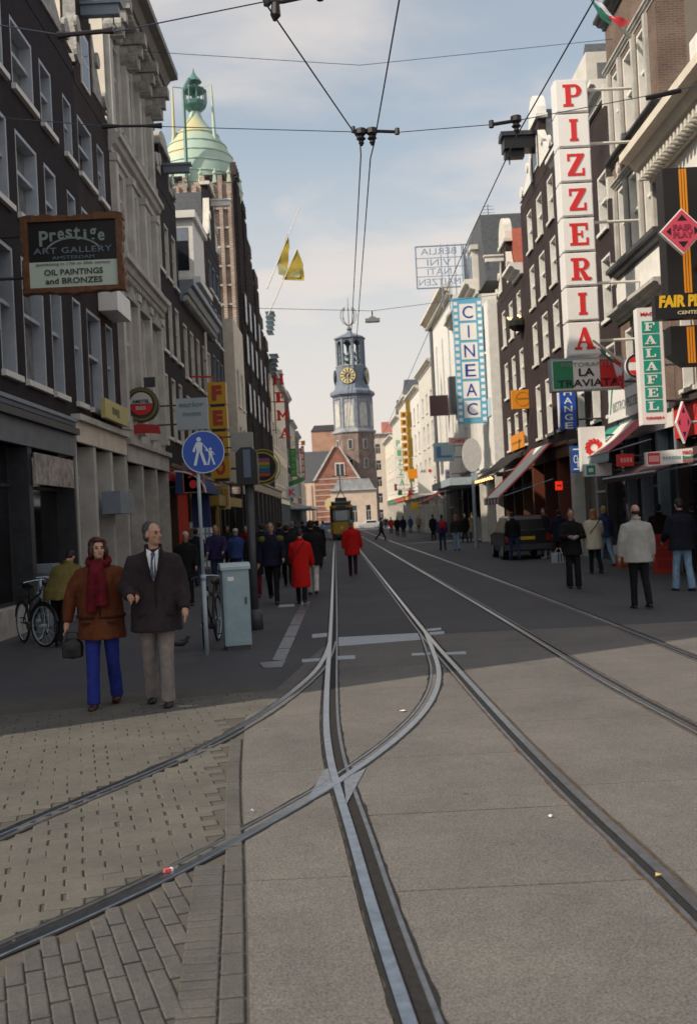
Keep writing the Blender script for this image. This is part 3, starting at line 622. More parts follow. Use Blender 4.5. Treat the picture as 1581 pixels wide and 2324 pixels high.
for x in (28.85, 30.7, 32.55):
    q = MB(FL); q.prism([(x - .7, 8.25), (x + .7, 8.25), (x, 8.7)], .003, .2); q.prism([(x - .65, 12.62), (x + .65, 12.62), (x + .65, 12.85), (x - .65, 12.85)], .003, .3); q.ball((x, .12, 15.85), .2, .16, .26, 8, 5); q.build('carved_ornament', carved, h)
shopfront(h, FL, 27.5, 33.9, 4.2, palestone, stone, 3, 1, d=.02)
q = MB(FL); q.box(27.47, 27.497, -7.9, -.01, 11, 17.4); q.build('sunlit_side_coat', M('sun_bright_coat', (.74, .68, .58), .85, 1.2, .1), h)  # lighter coat added, puts the sunlit wall's brightness into its colour
# dark houses beyond
B1F = [(4.9, 7.1), (7.9, 9.9), (10.7, 12.6)]
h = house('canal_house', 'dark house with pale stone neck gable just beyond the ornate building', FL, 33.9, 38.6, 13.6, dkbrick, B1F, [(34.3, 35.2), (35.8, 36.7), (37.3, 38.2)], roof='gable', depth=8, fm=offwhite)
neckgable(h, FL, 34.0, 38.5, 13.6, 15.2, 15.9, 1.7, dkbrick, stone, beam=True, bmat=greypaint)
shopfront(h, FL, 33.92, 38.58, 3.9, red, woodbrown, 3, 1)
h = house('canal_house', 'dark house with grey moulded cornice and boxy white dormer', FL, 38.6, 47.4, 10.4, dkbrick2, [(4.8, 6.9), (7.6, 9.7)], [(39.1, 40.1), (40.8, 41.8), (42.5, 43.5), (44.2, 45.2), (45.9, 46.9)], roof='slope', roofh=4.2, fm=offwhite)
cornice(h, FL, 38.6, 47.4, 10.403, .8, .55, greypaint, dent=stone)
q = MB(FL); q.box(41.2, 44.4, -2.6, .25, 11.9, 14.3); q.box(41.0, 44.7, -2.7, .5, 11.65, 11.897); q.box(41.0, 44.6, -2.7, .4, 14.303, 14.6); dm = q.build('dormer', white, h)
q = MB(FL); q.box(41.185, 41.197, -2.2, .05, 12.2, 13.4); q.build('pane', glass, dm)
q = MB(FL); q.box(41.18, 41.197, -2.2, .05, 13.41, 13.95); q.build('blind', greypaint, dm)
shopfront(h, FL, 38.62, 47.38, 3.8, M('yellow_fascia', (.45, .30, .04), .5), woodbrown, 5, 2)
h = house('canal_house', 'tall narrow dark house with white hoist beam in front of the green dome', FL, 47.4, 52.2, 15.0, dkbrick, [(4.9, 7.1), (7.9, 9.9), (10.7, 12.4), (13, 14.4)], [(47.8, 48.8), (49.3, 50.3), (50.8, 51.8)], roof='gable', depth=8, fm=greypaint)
neckgable(h, FL, 47.5, 52.1, 15.0, 18.2, 18.7, 1.9, dkbrick, offwhite, pediment='flat', bmat=white, claws=True)
shopfront(h, FL, 47.42, 52.18, 3.9, navy, black, 3, 1)
h = house('plastered_house', 'narrow white plastered house standing forward below the tiled tower', FL, 52.2, 57.0, 12.4, cream, [(5, 7), (8, 10)], [(53, 54.2), (55, 56.2)], d=.55, depth=8)
shopfront(h, FL, 52.22, 56.98, 3.9, black, black, 3, 1, d=.55)
# theatre with towers
h = thing('theatre', 'brown tiled theatre with stepped piers, big tower and green copper dome', 'theatre', (-6, 66, 0))
tile = brickmat('lit_glazed_tile', (.40, .32, .27), (.48, .39, .33), (.22, .17, .15), 2.2); tiled = brickmat('shaded_glazed_tile', (.05, .042, .045), (.075, .06, .06), (.03, .025, .025), 2)  # sunlit tower face and shaded street face, put into two tile colours
q = MB(FL); q.box(60.8, 66.4, -4.6, 0, 0, 22.4); q.build('tower', tile, h)
for k in range(9):
    x = -4.45 + k * .52; q = MB(FL); q.box(60.52, 60.797, x, x + .22, 6, 21.6 + (k % 2) * .5); q.box(60.6, 60.8, x - .03, x + .25, 21.6 + (k % 2) * .5, 22.2 + (k % 2) * .5); q.build('rib', tile, h)
for k in range(12):
    q = MB(FL); q.box(60.6, 60.797, -4.55, -.1, 8 + k * 1.15, 8.12 + k * 1.15); q.build('band', stone, h)
for (a, c, zt, pr) in ((61.0, 63.5, 22.9, .10), (63.52, 66.38, 21.5, .18), (66.4, 70, 19.8, .12), (70, 73.3, 18.6, .2), (73.3, 77, 16.4, .12), (77, 80.5, 15.2, .2)):
    q = MB(FL); q.box(a, c - .02, -4, pr, 0, zt); q.build('pier', tiled, h)
    for j in range(int((c - a) / .6)):
        x = a + .3 + j * .6; q = MB(FL); q.box(x - .1, x + .1, pr + .003, pr + .16, 4.5, zt - .3); q.prism([(x - .15, zt), (x + .15, zt), (x + .1, zt + .35), (x, zt + .8), (x - .1, zt + .35)], pr - .2, pr + .15); q.build('rib', tiled, h)
for z in (8.5, 11.5, 14):
    for a in (62, 64.8, 68, 71.5, 75, 78.5):
        if z > 13 and a > 74: continue
        q = MB(FL); q.box(a - .5, a + .5, .36, .39, z, z + 1.8); w_ = q.build('window', greypaint, h); q = MB(FL); q.box(a - .42, a + .42, .39, .395, z + .1, z + 1.7); q.build('pane', curtain, w_)
for z, a, n in ((16.6, 79.2, 5), (13.6, 80.9, 5)):        # balcony rails
    q = MB(FL)
    for k in range(n): q.box(a - 1.2, a + .9, .36, .85 + .05 * k, z - .04 + k * .36, z + k * .36)
    q.build('balcony', M('balcony_blue', (.22, .30, .36), .5), h)
tc_ = (-8.35, 63.6, 22.4)
q = MB(); prof = [(2.45, -.9), (2.7, -.2), (2.7, .5), (2.52, 1.4), (2.2, 2.3), (1.75, 3.2), (1.22, 3.95), (.74, 4.5), (.44, 4.95), (.30, 5.4), (.28, 5.8)]
q.lathe(tc_, prof, 20); dome = q.build('dome', copper, h, True)
t = copper.node_tree; b_ = t.nodes['Principled BSDF']
g_ = t.nodes.new('ShaderNodeTexCoord'); s_ = t.nodes.new('ShaderNodeTexNoise'); s_.inputs['Scale'].default_value = .42; s_.inputs['Detail'].default_value = 2; mpn = t.nodes.new('ShaderNodeMapping'); mpn.inputs['Scale'].default_value = (1, 1, .8); mpn.inputs['Location'].default_value = (1.3, .4, .9); t.links.new(g_.outputs['Object'], mpn.inputs[0]); t.links.new(mpn.outputs[0], s_.inputs[0])
rr = t.nodes.new('ShaderNodeValToRGB'); rr.color_ramp.elements[0].position = .50; rr.color_ramp.elements[0].color = (.40, .53, .45, 1); rr.color_ramp.elements[1].position = .66; rr.color_ramp.elements[1].color = (.55, .50, .28, 1); t.links.new(s_.outputs[0], rr.inputs[0]); t.links.new(rr.outputs[0], b_.inputs['Base Color'])
for k in range(1, 7):
    z = [0, .1, .85, 1.6, 2.3, 3.0, 3.7][k]; rad = [0, 2.71, 2.64, 2.45, 2.2, 1.85, 1.4][k]; q = MB(); q.lathe((tc_[0], tc_[1], tc_[2] + z), [(rad, 0), (rad + .05, .02), (rad + .03, .08), (rad - .05, .09)], 20); q.build('seam_ring', copper, dome)
q = MB(); q.tube([(tc_[0] - .3, tc_[1] - 2.9, tc_[2] - .4), (tc_[0] - .3, tc_[1] - 2.75, tc_[2] + 5.6), (tc_[0] - .2, tc_[1] - .6, tc_[2] + 7.2)], .12, 6); q.tube([(tc_[0], tc_[1], tc_[2] + 5), (tc_[0], tc_[1], tc_[2] + 7.2)], .11, 6)
q.lathe((tc_[0], tc_[1], tc_[2] + 5.3), [(.3, 0), (.72, .4), (.76, .6), (.76, .66)], 10)
for k in range(10): a = k * pi / 5; q.tube([(tc_[0] + .74 * cos(a), tc_[1] + .74 * sin(a), tc_[2] + 5.9), (tc_[0] + .74 * cos(a), tc_[1] + .74 * sin(a), tc_[2] + 6.7), (tc_[0] + .25 * cos(a), tc_[1] + .25 * sin(a), tc_[2] + 7.0)], .04, 4)
q.lathe((tc_[0], tc_[1], tc_[2] + 6.65), [(.72, 0), (.76, .07), (.72, .1)], 10)
q.lathe((tc_[0], tc_[1], tc_[2] + 7.2), [(.05, 0), (.5, .05), (.42, .2), (.2, .45), (.06, .7), (.03, .9)], 10); q.build('lantern', M('lantern_copper', (.10, .22, .20), .5, 5, .3), h)
for sg in (-1, 1):
    x = tc_[0] + sg * 2.0; q = MB(); q.tube([(x * 1.0 - sg * .45, tc_[1] - 1, tc_[2] + 1.2), (x - sg * .75, tc_[1] - 1, tc_[2] + 3.6), (x - sg * .8, tc_[1] - 1, tc_[2] + 6.6)], [.2, .13, .05], 6); q.tube([(x - sg * .8, tc_[1] - 1, tc_[2] + 6.6), (x - sg * 1.3, tc_[1] - .3, tc_[2] + 6.8), (tc_[0], tc_[1], tc_[2] + 7.0)], .035, 4); q.build('spire', copper, h)
for k in range(6):
    q = MB(); x = -10.4 + k * .85; q.tube([(x, 60.75, 22.3), (x, 60.75, 23.2)], [.16, .03], 5); q.ball((x, 60.75, 22.9), .14); q.build('finial', copper, h)
shopfront(h, FL, 57.02, 80.4, 4.2, black, dkgrey, 8, 3, d=.7)
# farther along the left
h = house('department_store', 'white plastered store behind the red vertical letters', FL, 80.6, 104, 14.3, cream, [(5, 7.2), (8.2, 10.4)], [(82.5 + i * 3, 84.6 + i * 3) for i in range(7)], style='cross', z0=3.9)
shopfront(h, FL, 80.62, 103.9, 4.0, acryl, greypaint, 8, 3)
q = MB(FL); q.box(80.6, 104, .02, .5, 14.3, 14.7); q.build('cornice', greypaint, h)
for nm, lb, a, c, zt, m, fa in (('shop_house', 'dark narrow house beyond the white store', 104.1, 112, 14.8, dkbrick2, green), ('shop_house', 'grey house with flat cornice near the street end on the left', 112.1, 122, 12.6, stone, red), ('shop_house', 'brown house second from the street end on the left', 122.1, 132, 12.2, brbrick, blue), ('shop_house', 'pale end house of the shaded left row', 132.1, 143, 10.8, palestone, orange)):
    h = house(nm, lb, FL, a, c, zt, m, [(4.8, 6.8), (7.6, 9.4)], [(a + .9, a + 2.1), (a + 3.2, a + 4.4), (a + 5.5, a + 6.7)], roof='gable' if zt > 12.3 else 'flat', style='sash', depth=10)
    cornice(h, FL, a, c, zt + .003, .45, .4, greypaint); shopfront(h, FL, a + .02, c - .02, 3.8, fa, greypaint, 3, 1)
# ================= right-hand houses =================
h = house('shop_house', 'brown brick corner house carrying the black arcade signs, heavy white cornice', FRT, 17, 25.95, 9.2, brbrick, [(4.6, 6.6), (7.0, 8.9)], [(18, 19.1), (20.4, 21.5), (22.6, 23.6), (24.4, 25.4)], style='sash', roof='flat')
q = MB(FRT); q.box(17, 25.95, -8.9, .05, 9.203, 10.2); q.build('frieze', white, h)
cornice(h, FRT, 16.9, 26.6, 10.203, .75, .95, cream, dent=offwhite)
q = MB(FRT); q.box(19, 20.2, -.5, .25, 10.96, 12.6); q.box(22, 23, -.5, .25, 10.96, 12.2); q.build('dormer', white, h)
shopfront(h, FRT, 17.02, 25.93, 4.3, red, M('snack_frame', (.06, .045, .04), .5), 3, 2, rec=.25, fz=.9)
R2F = [(4.5, 7.0), (8.95, 11.2), (12.25, 14.6)]; R2C = [(26.9, 27.75), (28.1, 29.15), (29.5, 30.3)]
h = house('tall_house', 'tall brown brick house with big pale windows beside the red lettered tower sign', FRT, 26.0, 30.75, 16.2, brbrick, R2F, R2C, roof='flat', fm=white, gm=curtain, sill=offwhite, depth=11)
for z, m_, hh, pr in ((11.95, black, .22, .22), (11.25, stone, .18, .15), (8.5, dkgrey, .4, .35), (7.25, stone, .36, .4), (14.75, stone, .2, .15), (16.203, dkgrey, .3, .35)): cornice(h, FRT, 26.0, 30.8, z, hh, pr, m_)
q = MB(FRT); q.box(26.3, 30.7, .003, .08, 7.62, 8.48); q.build('white_band', white, h)
for x in (27.3, 28.6, 29.9):
    q = MB(FRT); q.box(x - .36, x + .36, .003, .05, 11.46, 11.93); p_ = q.build('spandrel_panel', brickmat('spandrel', (.2, .13, .11), (.24, .16, .13), (.25, .21, .19)), h); q = MB(FRT); q.disc((x, 11.7), .13, .05, .1, 8); q.box(x - .05, x + .05, .05, .09, 11.5, 11.9); q.build('rosette', offwhite, p_)
for x in (26.75, 27.93, 29.32, 30.45):
    q = MB(FRT); q.box(x - .09, x + .09, .003, .1, 8.95, 11.2); q.box(x - .09, x + .09, .003, .1, 12.22, 14.72); q.build('mullion', stone, h)
q = MB(FRT); q.prism([(26.6, 16.5), (30.2, 16.5), (30.2, 17.1), (29.4, 17.6), (29.2, 19), (27.6, 19), (27.4, 17.6), (26.6, 17.1)], -.4, .05); q.build('gable', brbrick, h)
q = MB(FRT); q.box(27.5, 29.3, -.35, .12, 19.003, 19.4); q.box(27.8, 29.0, .05, .09, 16.9, 18.6); q.ball((28.4, 0, 19.7), .3); q.build('pediment', white, h)
q = MB(FRT); q.box(25.975, 25.998, -10.8, -.75, 9, 18); q.build('render_coat', M('grey_render', (.17, .145, .125), .9, .5, .15, .1, 8), h)
for z in (8.6, 11.2, 14):
    q = MB(FRT); q.box(30.55, 30.76, .003, .2, z - .15, z + .5); q.build('corner_stone', offwhite, h)
shopfront(h, FRT, 26.02, 30.73, 4.3, acryl, greypaint, 3, 1, rec=.22)
h = house('canal_house', 'dark narrow house half hidden behind the red lettered tower sign', FRT, 30.8, 38.0, 14.3, dkbrick2, [(4.7, 6.9), (7.7, 9.7), (10.5, 12.3)], [(31.5, 32.6), (33.6, 34.7), (35.8, 36.9)], roof='gable', depth=9)
cornice(h, FRT, 30.85, 38, 14.303, .5, .5, white)
q = MB(FRT); q.box(33, 36, -2, .05, 14.82, 16.6); q.build('dormer', offwhite, h)
shopfront(h, FRT, 30.82, 37.98, 4.2, navy, dkgrey, 3, 1, rec=.22)
q = MB(FRT); q.box(37.3, 38.0, -.2, .14, 0, 4.3); q.build('corner_column', palestone, h)
h = house('canal_house', 'dark brick house with stepped neck gable and black hoist beam at its top', FRT, 38.05, 46.2, 15.2, dkbrick2, [(4.9, 7.2), (8.1, 9.9), (10.6, 12.4), (13.1, 14.8)], [(39.2, 40.3), (41.4, 42.6), (43.7, 44.8)], roof='gable', depth=9, sill=offwhite)
neckgable(h, FRT, 38.1, 46.1, 15.2, 17.7, 18.9, 1.7, dkbrick2, white, bmat=black, win=(.9, 15.9, 17.2), beam=False)
q = MB(FRT); q.box(41.7, 42.5, .014, 1.35, 16.7, 17.2); q.prism([(41.6, 17.2), (42.6, 17.2), (42.4, 17.45), (41.8, 17.45)], .014, 1.45); q.prism([(41.9, 16.4), (42.3, 16.4), (42.3, 16.7), (41.9, 16.7)], .5, 1.3); hb = q.build('hoist_beam', black, h); q = MB(FRT); q.tube([(42.1, 1.1, 16.4), (42.1, 1.1, 16.15)], .03, 5); q.build('hook', dkgrey, hb)
shopfront(h, FRT, 38.07, 46.18, 4.3, woodbrown, M('red_brown_paint', (.14, .04, .025), .5), 3, 1, rec=.8)
h = house('canal_house', 'dark house with small scrolled gable left of the black hoist beam house', FRT, 46.25, 54.5, 12.6, dkbrick2, [(4.9, 6.6), (7.6, 9.4), (10.3, 12.1)], [(47.3, 48.4), (49.6, 50.7), (51.9, 53.0)], roof='gable', rmat=tilered, depth=9)
neckgable(h, FRT, 48.5, 54.4, 12.6, 15.2, 16.6, 1.8, dkbrick2, offwhite, bmat=white)
cornice(h, FRT, 46.3, 48.6, 12.603, .5, .6, white)
shopfront(h, FRT, 46.27, 54.48, 4.2, M('cafe_brown', (.10, .035, .02), .6), woodbrown, 3, 1, rec=.8)
h = house('plastered_house', 'blank white plastered house right of the blue film strip sign', FRT, 54.55, 61.3, 13.2, white, [(10.6, 12.0)], [(56, 57)], d=.5, depth=9)
q = MB(FRT); q.box(55, 56.6, .503, .56, 7.0, 8.0); q.build('plaque', ltblue, h)
shopfront(h, FRT, 54.57, 61.2, 4.2, acryl, offwhite, 2, 1, d=.5)
h = house('cinema', 'white cinema building with grey mansard roof behind the blue film strip sign', FRT, 61.4, 74.9, 15.0, offwhite, [(10.6, 12.6), (6.5, 8.6)], [(63 + i * 3.8, 64.8 + i * 3.8) for i in range(3)], style='cross', depth=12)
cornice(h, FRT, 61.3, 75.0, 15.003, .9, .8, offwhite)
q = MB(FRT); q.prism([(62, 15.9), (74, 15.9), (72.3, 20.3), (63.2, 20.3)], -8, -.6); q.build('roof', slate, h)
q = MB(FRT); q.box(65, 67, -2.2, -.2, 16, 18.6); q.box(64.8, 67.2, -2.3, -.1, 18.6, 18.9); d_ = q.build('dormer', offwhite, h); q = MB(FRT); q.box(65.2, 66.8, -.2, -.19, 16.3, 18.3); q.build('pane', glass, d_)
shopfront(h, FRT, 61.42, 74.8, 4.6, greypaint, dkgrey, 4, 1, rec=1.0)
q = MB(FRT); q.box(61.5, 74.5, .02, 2.3, 3.5, 3.95); q.build('canopy', galv, h)
FA = Fr((8.5, 75, 0), (-2.6, 85, 0), (-1, -.03, 0))
for lb, a, c, zt, m, fls, cl, rf, fa in (
    ('tall white building with overhanging striped cornice beyond the film strip sign', .1, 15, 18.0, white, [], [], 'flat', acryl),
    ('white house showing a red tiled roof edge in the sunlit row', 15.1, 27, 15.2, offwhite, [(5, 7.2), (8.2, 10.4), (11.4, 13.2)], 3, 'slope', acryl),
    ('white house with lettered parapet in the sunlit row', 27.1, 40, 14.4, white, [(5, 7.2), (8.2, 10.4), (11.4, 13.2)], 3, 'flat', acryl),
    ('cream house behind the stacked orange letter boxes', 40.1, 52, 15.0, cream, [(5, 7.2), (8.2, 10.4), (11.4, 13.2)], 3, 'gable', orange),
    ('slim pale house near the far end of the sunlit row', 52.1, 64, 14.0, offwhite, [(5, 7.2), (8.2, 10.4)], 3, 'gable', red),
    ('last pale house of the sunlit row before the square', 64.1, 80, 12.5, cream, [(5, 7.2), (8.2, 10.4)], 4, 'flat', green)):
    cols = [] if not fls else [(a + 1.2 + i * (c - a - 1) / cl, a + 2.8 + i * (c - a - 1) / cl) for i in range(cl)]
    h = house('shop_house', lb, FA, a, c, zt, m, fls, cols, roof=rf, rmat=tilered if rf == 'slope' else slate, style='sash', roofh=3)
    cornice(h, FA, a, c, zt + .003, .8 if zt > 17 else .5, .9 if zt > 17 else .5, offwhite if zt < 17 else cream, dent=stone if zt > 17 else None)
    shopfront(h, FA, a + .02, c - .02, 4.2, fa, offwhite, 3, 1)
    if zt > 17:
        for k in range(3): q = MB(FA); q.box(3 + k * 4, 3.6 + k * 4, .003, .03, 6.5, 16); q.build('panel_joint', stone, h)
        q = MB(FA); q.box(.6, 1.5, .01, .5, 9.2, 12); q.box(13.4, 14.9, .004, .12, 4.5, 17.9); q.build('downpipe', dkgrey, h)
# ================= the square at the far end =================
tx, ty = at(812, 1150, 196)[0], 196.0
t = thing('clock_tower', 'old brick clock tower with open lantern and round clock face closing the street', 'clock tower', (tx, ty, 0))
lead = M('weathered_lead', (.16, .19, .24), .6, 1.2, .25); leadst = M('weathered_stone', (.30, .31, .33), .8, 1.2, .3)
def octo(name, prof, m, parent=t, ph=.5, n=8):
    q = MB(); q.lathe((tx, ty, 0), prof, n, ph - 2 + TR * 4 / pi); return q.build(name, m, parent)
OC = 4.05; TR = R(9)
PH = .5 + .5         # a corner towards the street
octo('shaft', [(OC + .2, 0), (OC + .15, 9), (OC, 9.1), (OC - .1, 18)], oldbrick, ph=PH + 1)
octo('band', [(OC + .02, 18.003), (OC + .25, 18.2), (OC + .2, 18.6), (OC - .1, 18.7)], leadst, ph=PH + 1)
octo('arched_stage', [(OC - .2, 18.7), (OC - .25, 25.0)], leadst, ph=PH + 1)
octo('cornice', [(OC - .2, 25.0), (OC + .35, 25.5), (OC + .3, 26.0), (OC - .6, 26.6), (3.3, 27.4)], lead, ph=PH + 1)
octo('clock_stage', [(3.15, 27.4), (2.95, 30.8)], lead, ph=PH + 1)
octo('lantern_floor', [(2.9, 30.8), (3.05, 31.0), (2.7, 31.2)], leadst, ph=PH + 1)
def face(k, off=0):      # frame on octagon face k, looking outward
    a = R(-90 - 22.5 + 45 * k) + TR; n_ = Vector((cos(a), sin(a), 0)); s_ = Vector((-n_.y, n_.x, 0)); return n_, s_
for k in range(8):
    a = R(-90 + 45 * k) + TR; q = MB(); p = Vector((tx + 2.55 * cos(a), ty + 2.55 * sin(a), 0))
    q.tube([p + Vector((0, 0, 31.1)), p + Vector((0, 0, 36.2))], .33, 6); q.build('lantern_post', lead, t)
    n_, s_ = face(k); fr = Fr(Vector((tx, ty, 0)) + n_ * (2.38), s_, n_); KEEP.append(fr)
    q = MB(fr); q.prism([(-.75, 34.6), (-.62, 35.5), (-.3, 35.9), (.3, 35.9), (.62, 35.5), (.75, 34.6), (.85, 34.6), (.85, 36.2), (-.85, 36.2), (-.85, 34.6)], -.12, .1); q.build('arch', lead, t)
    for zb in (31.9, 33.0):
        q = MB(fr); q.lathe((0, -.9 if k % 2 else -.5, zb), [(.42, 0), (.36, .12), (.26, .35), (.22, .6), (.05, .68)], 8); q.build('bell', M('bell_bronze', (.12, .17, .16), .5, metal=.4), t)
    if k in (0, 1, 6, 7, 2):
        fr2 = Fr(Vector((tx, ty, 0)) + n_ * (OC * cos(R(22.5)) - .2), s_, n_); KEEP.append(fr2)
        q = MB(fr2); pts = [(-.85, 19.3), (.85, 19.3), (.85, 22.8)] + [(.85 * cos(R(x)), 22.8 + 1.0 * sin(R(x))) for x in range(15, 180, 15)] + [(-.85, 22.8)]
        q.prism(pts, .0, .07); ap = q.build('blind_arch', palestone, t)
        q = MB(fr2); q.box(-1.25, -1.05, 0, .1, 19, 24.6); q.box(1.05, 1.25, 0, .1, 19, 24.6); q.box(-1.25, 1.25, 0, .105, 24.6, 24.9); q.build('arch_frame', lead, ap)
        fr3 = Fr(Vector((tx, ty, 0)) + n_ * (OC * cos(R(22.5)) + .02), s_, n_); KEEP.append(fr3)
        for z in (11.2, 14.9):
            q = MB(fr3); q.box(-.5, .5, .0, .06, z, z + 1.9); w_ = q.build('window', stone, t); q = MB(fr3); q.box(-.36, .36, .06, .065, z + .12, z + 1.75); q.build('pane', glass, w_)
    if k in (0, 2, 6):
        fr4 = Fr(Vector((tx, ty, 0)) + n_ * (3.05), s_, n_); KEEP.append(fr4)
        q = MB(fr4); q.disc((0, 29.0), 1.62, -.25, .12); q.build('clock_case', M('clock_blue', (.02, .03, .05), .5), t)
        ck = M('clock_gold', (.62, .52, .26), .45)
        q = MB(fr4); q.ring((0, 29.0), 1.36, 1.5, .12, .16, 24); q.ring((0, 29.0), .62, .7, .12, .15, 20)
        for j in range(12): a = j * pi / 6; c_, s2 = cos(a), sin(a); q.prism([(x * c_ - y_ * s2, 29.0 + x * s2 + y_ * c_) for x, y_ in ((.78, -.13), (1.36, -.2), (1.36, .2), (.78, .13))], .121, .155)
        q.build('clock_ring', ck, t)
        q = MB(fr4)
        for a, L in ((R(90 - 40), .85), (R(90 + 178), 1.25)): c_, s2 = cos(a), sin(a); q.prism([(x * c_ - y_ * s2, 29.0 + x * s2 + y_ * c_) for x, y_ in ((-.25, -.07), (L, -.05), (L, .05), (-.25, .07))], .17, .19 + L * .01)
        q.build('clock_hands', ck, t)
octo('lantern_roof', [(2.75, 36.2), (3.1, 36.35), (3.05, 36.6), (1.6, 37.2), (.6, 37.6), (.4, 38)], lead, ph=PH + 1)
q = MB(); q.tube([(tx, ty, 37.9), (tx, ty, 42.2)], .09, 6); q.lathe((tx, ty, 38), [(.25, 0), (.5, .35), (.25, .8)], 8)
for k in range(8):
    a = k * pi / 4; q.tube([(tx + r * cos(a), ty + r * sin(a), 39 + z) for r, z in ((.2, 0), (1.1, .6), (1.55, 1.7), (1.4, 2.8), (.9, 3.5))], .075, 5)
q.lathe((tx, ty, 42.1), [(.08, 0), (.22, .15), (.08, .3), (.03, 2.5)], 6); q.build('crown', M('gilt_iron', (.16, .15, .14), .5, metal=.4), t)
# buildings round the tower foot
FT = Fr((tx, 186.5, 0), (1, 0, 0), (0, -1, 0)); KEEP.append(FT)
pinkst = M('sunlit_sandstone', (.60, .47, .37), .85, .6, .15)
h = thing('guard_house', 'sandstone gatehouse wrapped round the foot of the clock tower', 'gatehouse', (tx, 190, 0))
wall(h, FT, -5.0, 3.4, 0, 6.6, [(-4.2, -3.2, 1, 4.2), (-1.2, -.2, 1, 4.2), (1.3, 2.3, 1, 4.2)], pinkst, 7)
for a in (-4.2, -1.2, 1.3): window(h, FT, a, a + 1, 1, 4.2, 'cross', offwhite, glass)
cornice(h, FT, -5.1, 3.5, 6.603, .5, .4, palestone)
q = MB(FT); q.prism([(-4.6, 7.1), (3.2, 7.1), (2.2, 9), (-3.6, 9)], -6.5, -.2); q.build('roof', leadst, h)
h = thing('gabled_house', 'striped red brick house with steep white edged gable left of the clock tower', 'house', (tx - 7.8, 190, 0))
gx0, gx1 = at(690, 1150, 189)[0] - tx, at(768, 1150, 189)[0] - tx
FG = Fr((tx, 188, 0), (1, 0, 0), (0, -1, 0)); KEEP.append(FG)
g0, g1 = gx0 + 2.2, gx0 + 2.2 + 8.2; gm = (g0 + g1) / 2
q = MB(FG); q.prism([(g0, 0), (g1, 0), (g1, 9.2), (gm + .6, 15.2), (gm - .2, 15.2), (g0, 9.2)], -10, 0); q.build('wall', redbrick, h)
q = MB(FG); q.prism([(g0 - .35, 9.1), (g0 + .1, 9.1), (gm - .1, 15.3), (gm - .45, 15.3)], -.1, .3); q.prism([(g1 + .35, 9.1), (gm + .85, 15.3), (gm + .5, 15.3), (g1 - .1, 9.1)], -.1, .3); q.build('gable_coping', palestone, h)
for k in range(9): q = MB(FG); q.box(g0 + .05, g1 - .05, .003, .06, 1.2 + k * 1.0, 1.42 + k * 1.0); q.build('stone_band', M('pale_band', (.46, .38, .31), .8), h)
q = MB(FG); q.box(gm - .2, gm + 1.6, .07, .12, 9.6, 12.2); w_ = q.build('window', white, h); q = MB(FG); q.box(gm - .05, gm + .65, .12, .125, 9.8, 12); q.box(gm + .75, gm + 1.45, .12, .125, 9.8, 12); q.build('pane', glass, w_)
q = MB(FG); q.disc((g0 + 2.6, 4.6), .95, .07, .2, 16, 1.2); q.build('medallion', M('medallion_gold', (.50, .42, .24), .7, 4, .3), h)
q = MB(FG); q.poly([(g0 - 6, -9, 8), (g0 + .1, -9, 9), (gm - .4, -9, 15.2), (gm - 4.5, -9, 14)]); q.prism([(g0 - 5.5, 0), (g0 - .02, 0), (g0 - .02, 8.8), (g0 - 5.5, 8.8)], -9, -.7); q.build('side_wing', pinkst, h)
q = MB(FG); q.profile([(-.6, 8.85), (-4.5, 14.8), (-8.9, 8.85)], g0 - 5.5, gm); q.build('roof', slate, h)
q = MB(FG); 
for k in range(4): q.box(g0 - 5.2 + k * 1.35, g0 - 4.7 + k * 1.35, -.7, -.55, 0, 8.3)
q.build('pier', pinkst, h)
h = thing('brick_block', 'plain pinkish brick block rising behind the red gabled house', 'building', (at(738, 1000, 215)[0], 222, 0))
bx = at(738, 1000, 215)[0]; q = MB(); q.box(bx - 2.9, bx + 3.0, 215, 226, 0, 20.6); q.build('wall', M('salmon_brick', (.46, .27, .19), .85, .6, .2), h); q = MB(); q.prism([(bx - 3.0, 20.6), (bx + 3.1, 20.6), (bx + 2.4, 21.8), (bx - 2.2, 21.8)], 214.8, 226.2); q.build('roof', slate, h)
FW = Fr((0, 216, 0), (1, 0, 0), (0, -1, 0)); KEEP.append(FW)
wx0, wx1 = at(846, 1100, 216)[0], at(935, 1100, 216)[0]
ops = [(wx0 + .9 + i * 2.1, wx0 + 2.0 + i * 2.1, 1.2 + j * 3.5, 3.4 + j * 3.5) for i in range(4) for j in range(5)]
h = thing('hotel', 'cream hotel front across the square right of the clock tower', 'building', ((wx0 + wx1) / 2, 220, 0))
wall(h, FW, wx0, wx1, 0, 19, ops, M('cream_render', (.68, .58, .47), .8, .5, .1), 10)
for o in ops: window(h, FW, *o, 'cross', offwhite, glass)
cornice(h, FW, wx0 - .2, wx1, 19.003, .6, .6, offwhite); q = MB(FW); q.box(wx0 + 2.5, wx1 - 2, -5, -.5, 19.6, 22); q.build('roof', M('faded_red_panel', (.5, .2, .17), .7), h)
h = thing('far_building', 'pale building closing the view between the gabled house and the left row', 'building', (-22, 240, 0)); q = MB(); q.box(-40, -7, 240, 250, 0, 13); q.build('wall', pinkst, h)
h = thing('far_building', 'pale building across the square behind the sunlit row', 'building', (25, 235, 0)); q = MB(); q.box(wx1 + .5, 45, 225, 240, 0, 15); q.build('wall', offwhite, h)
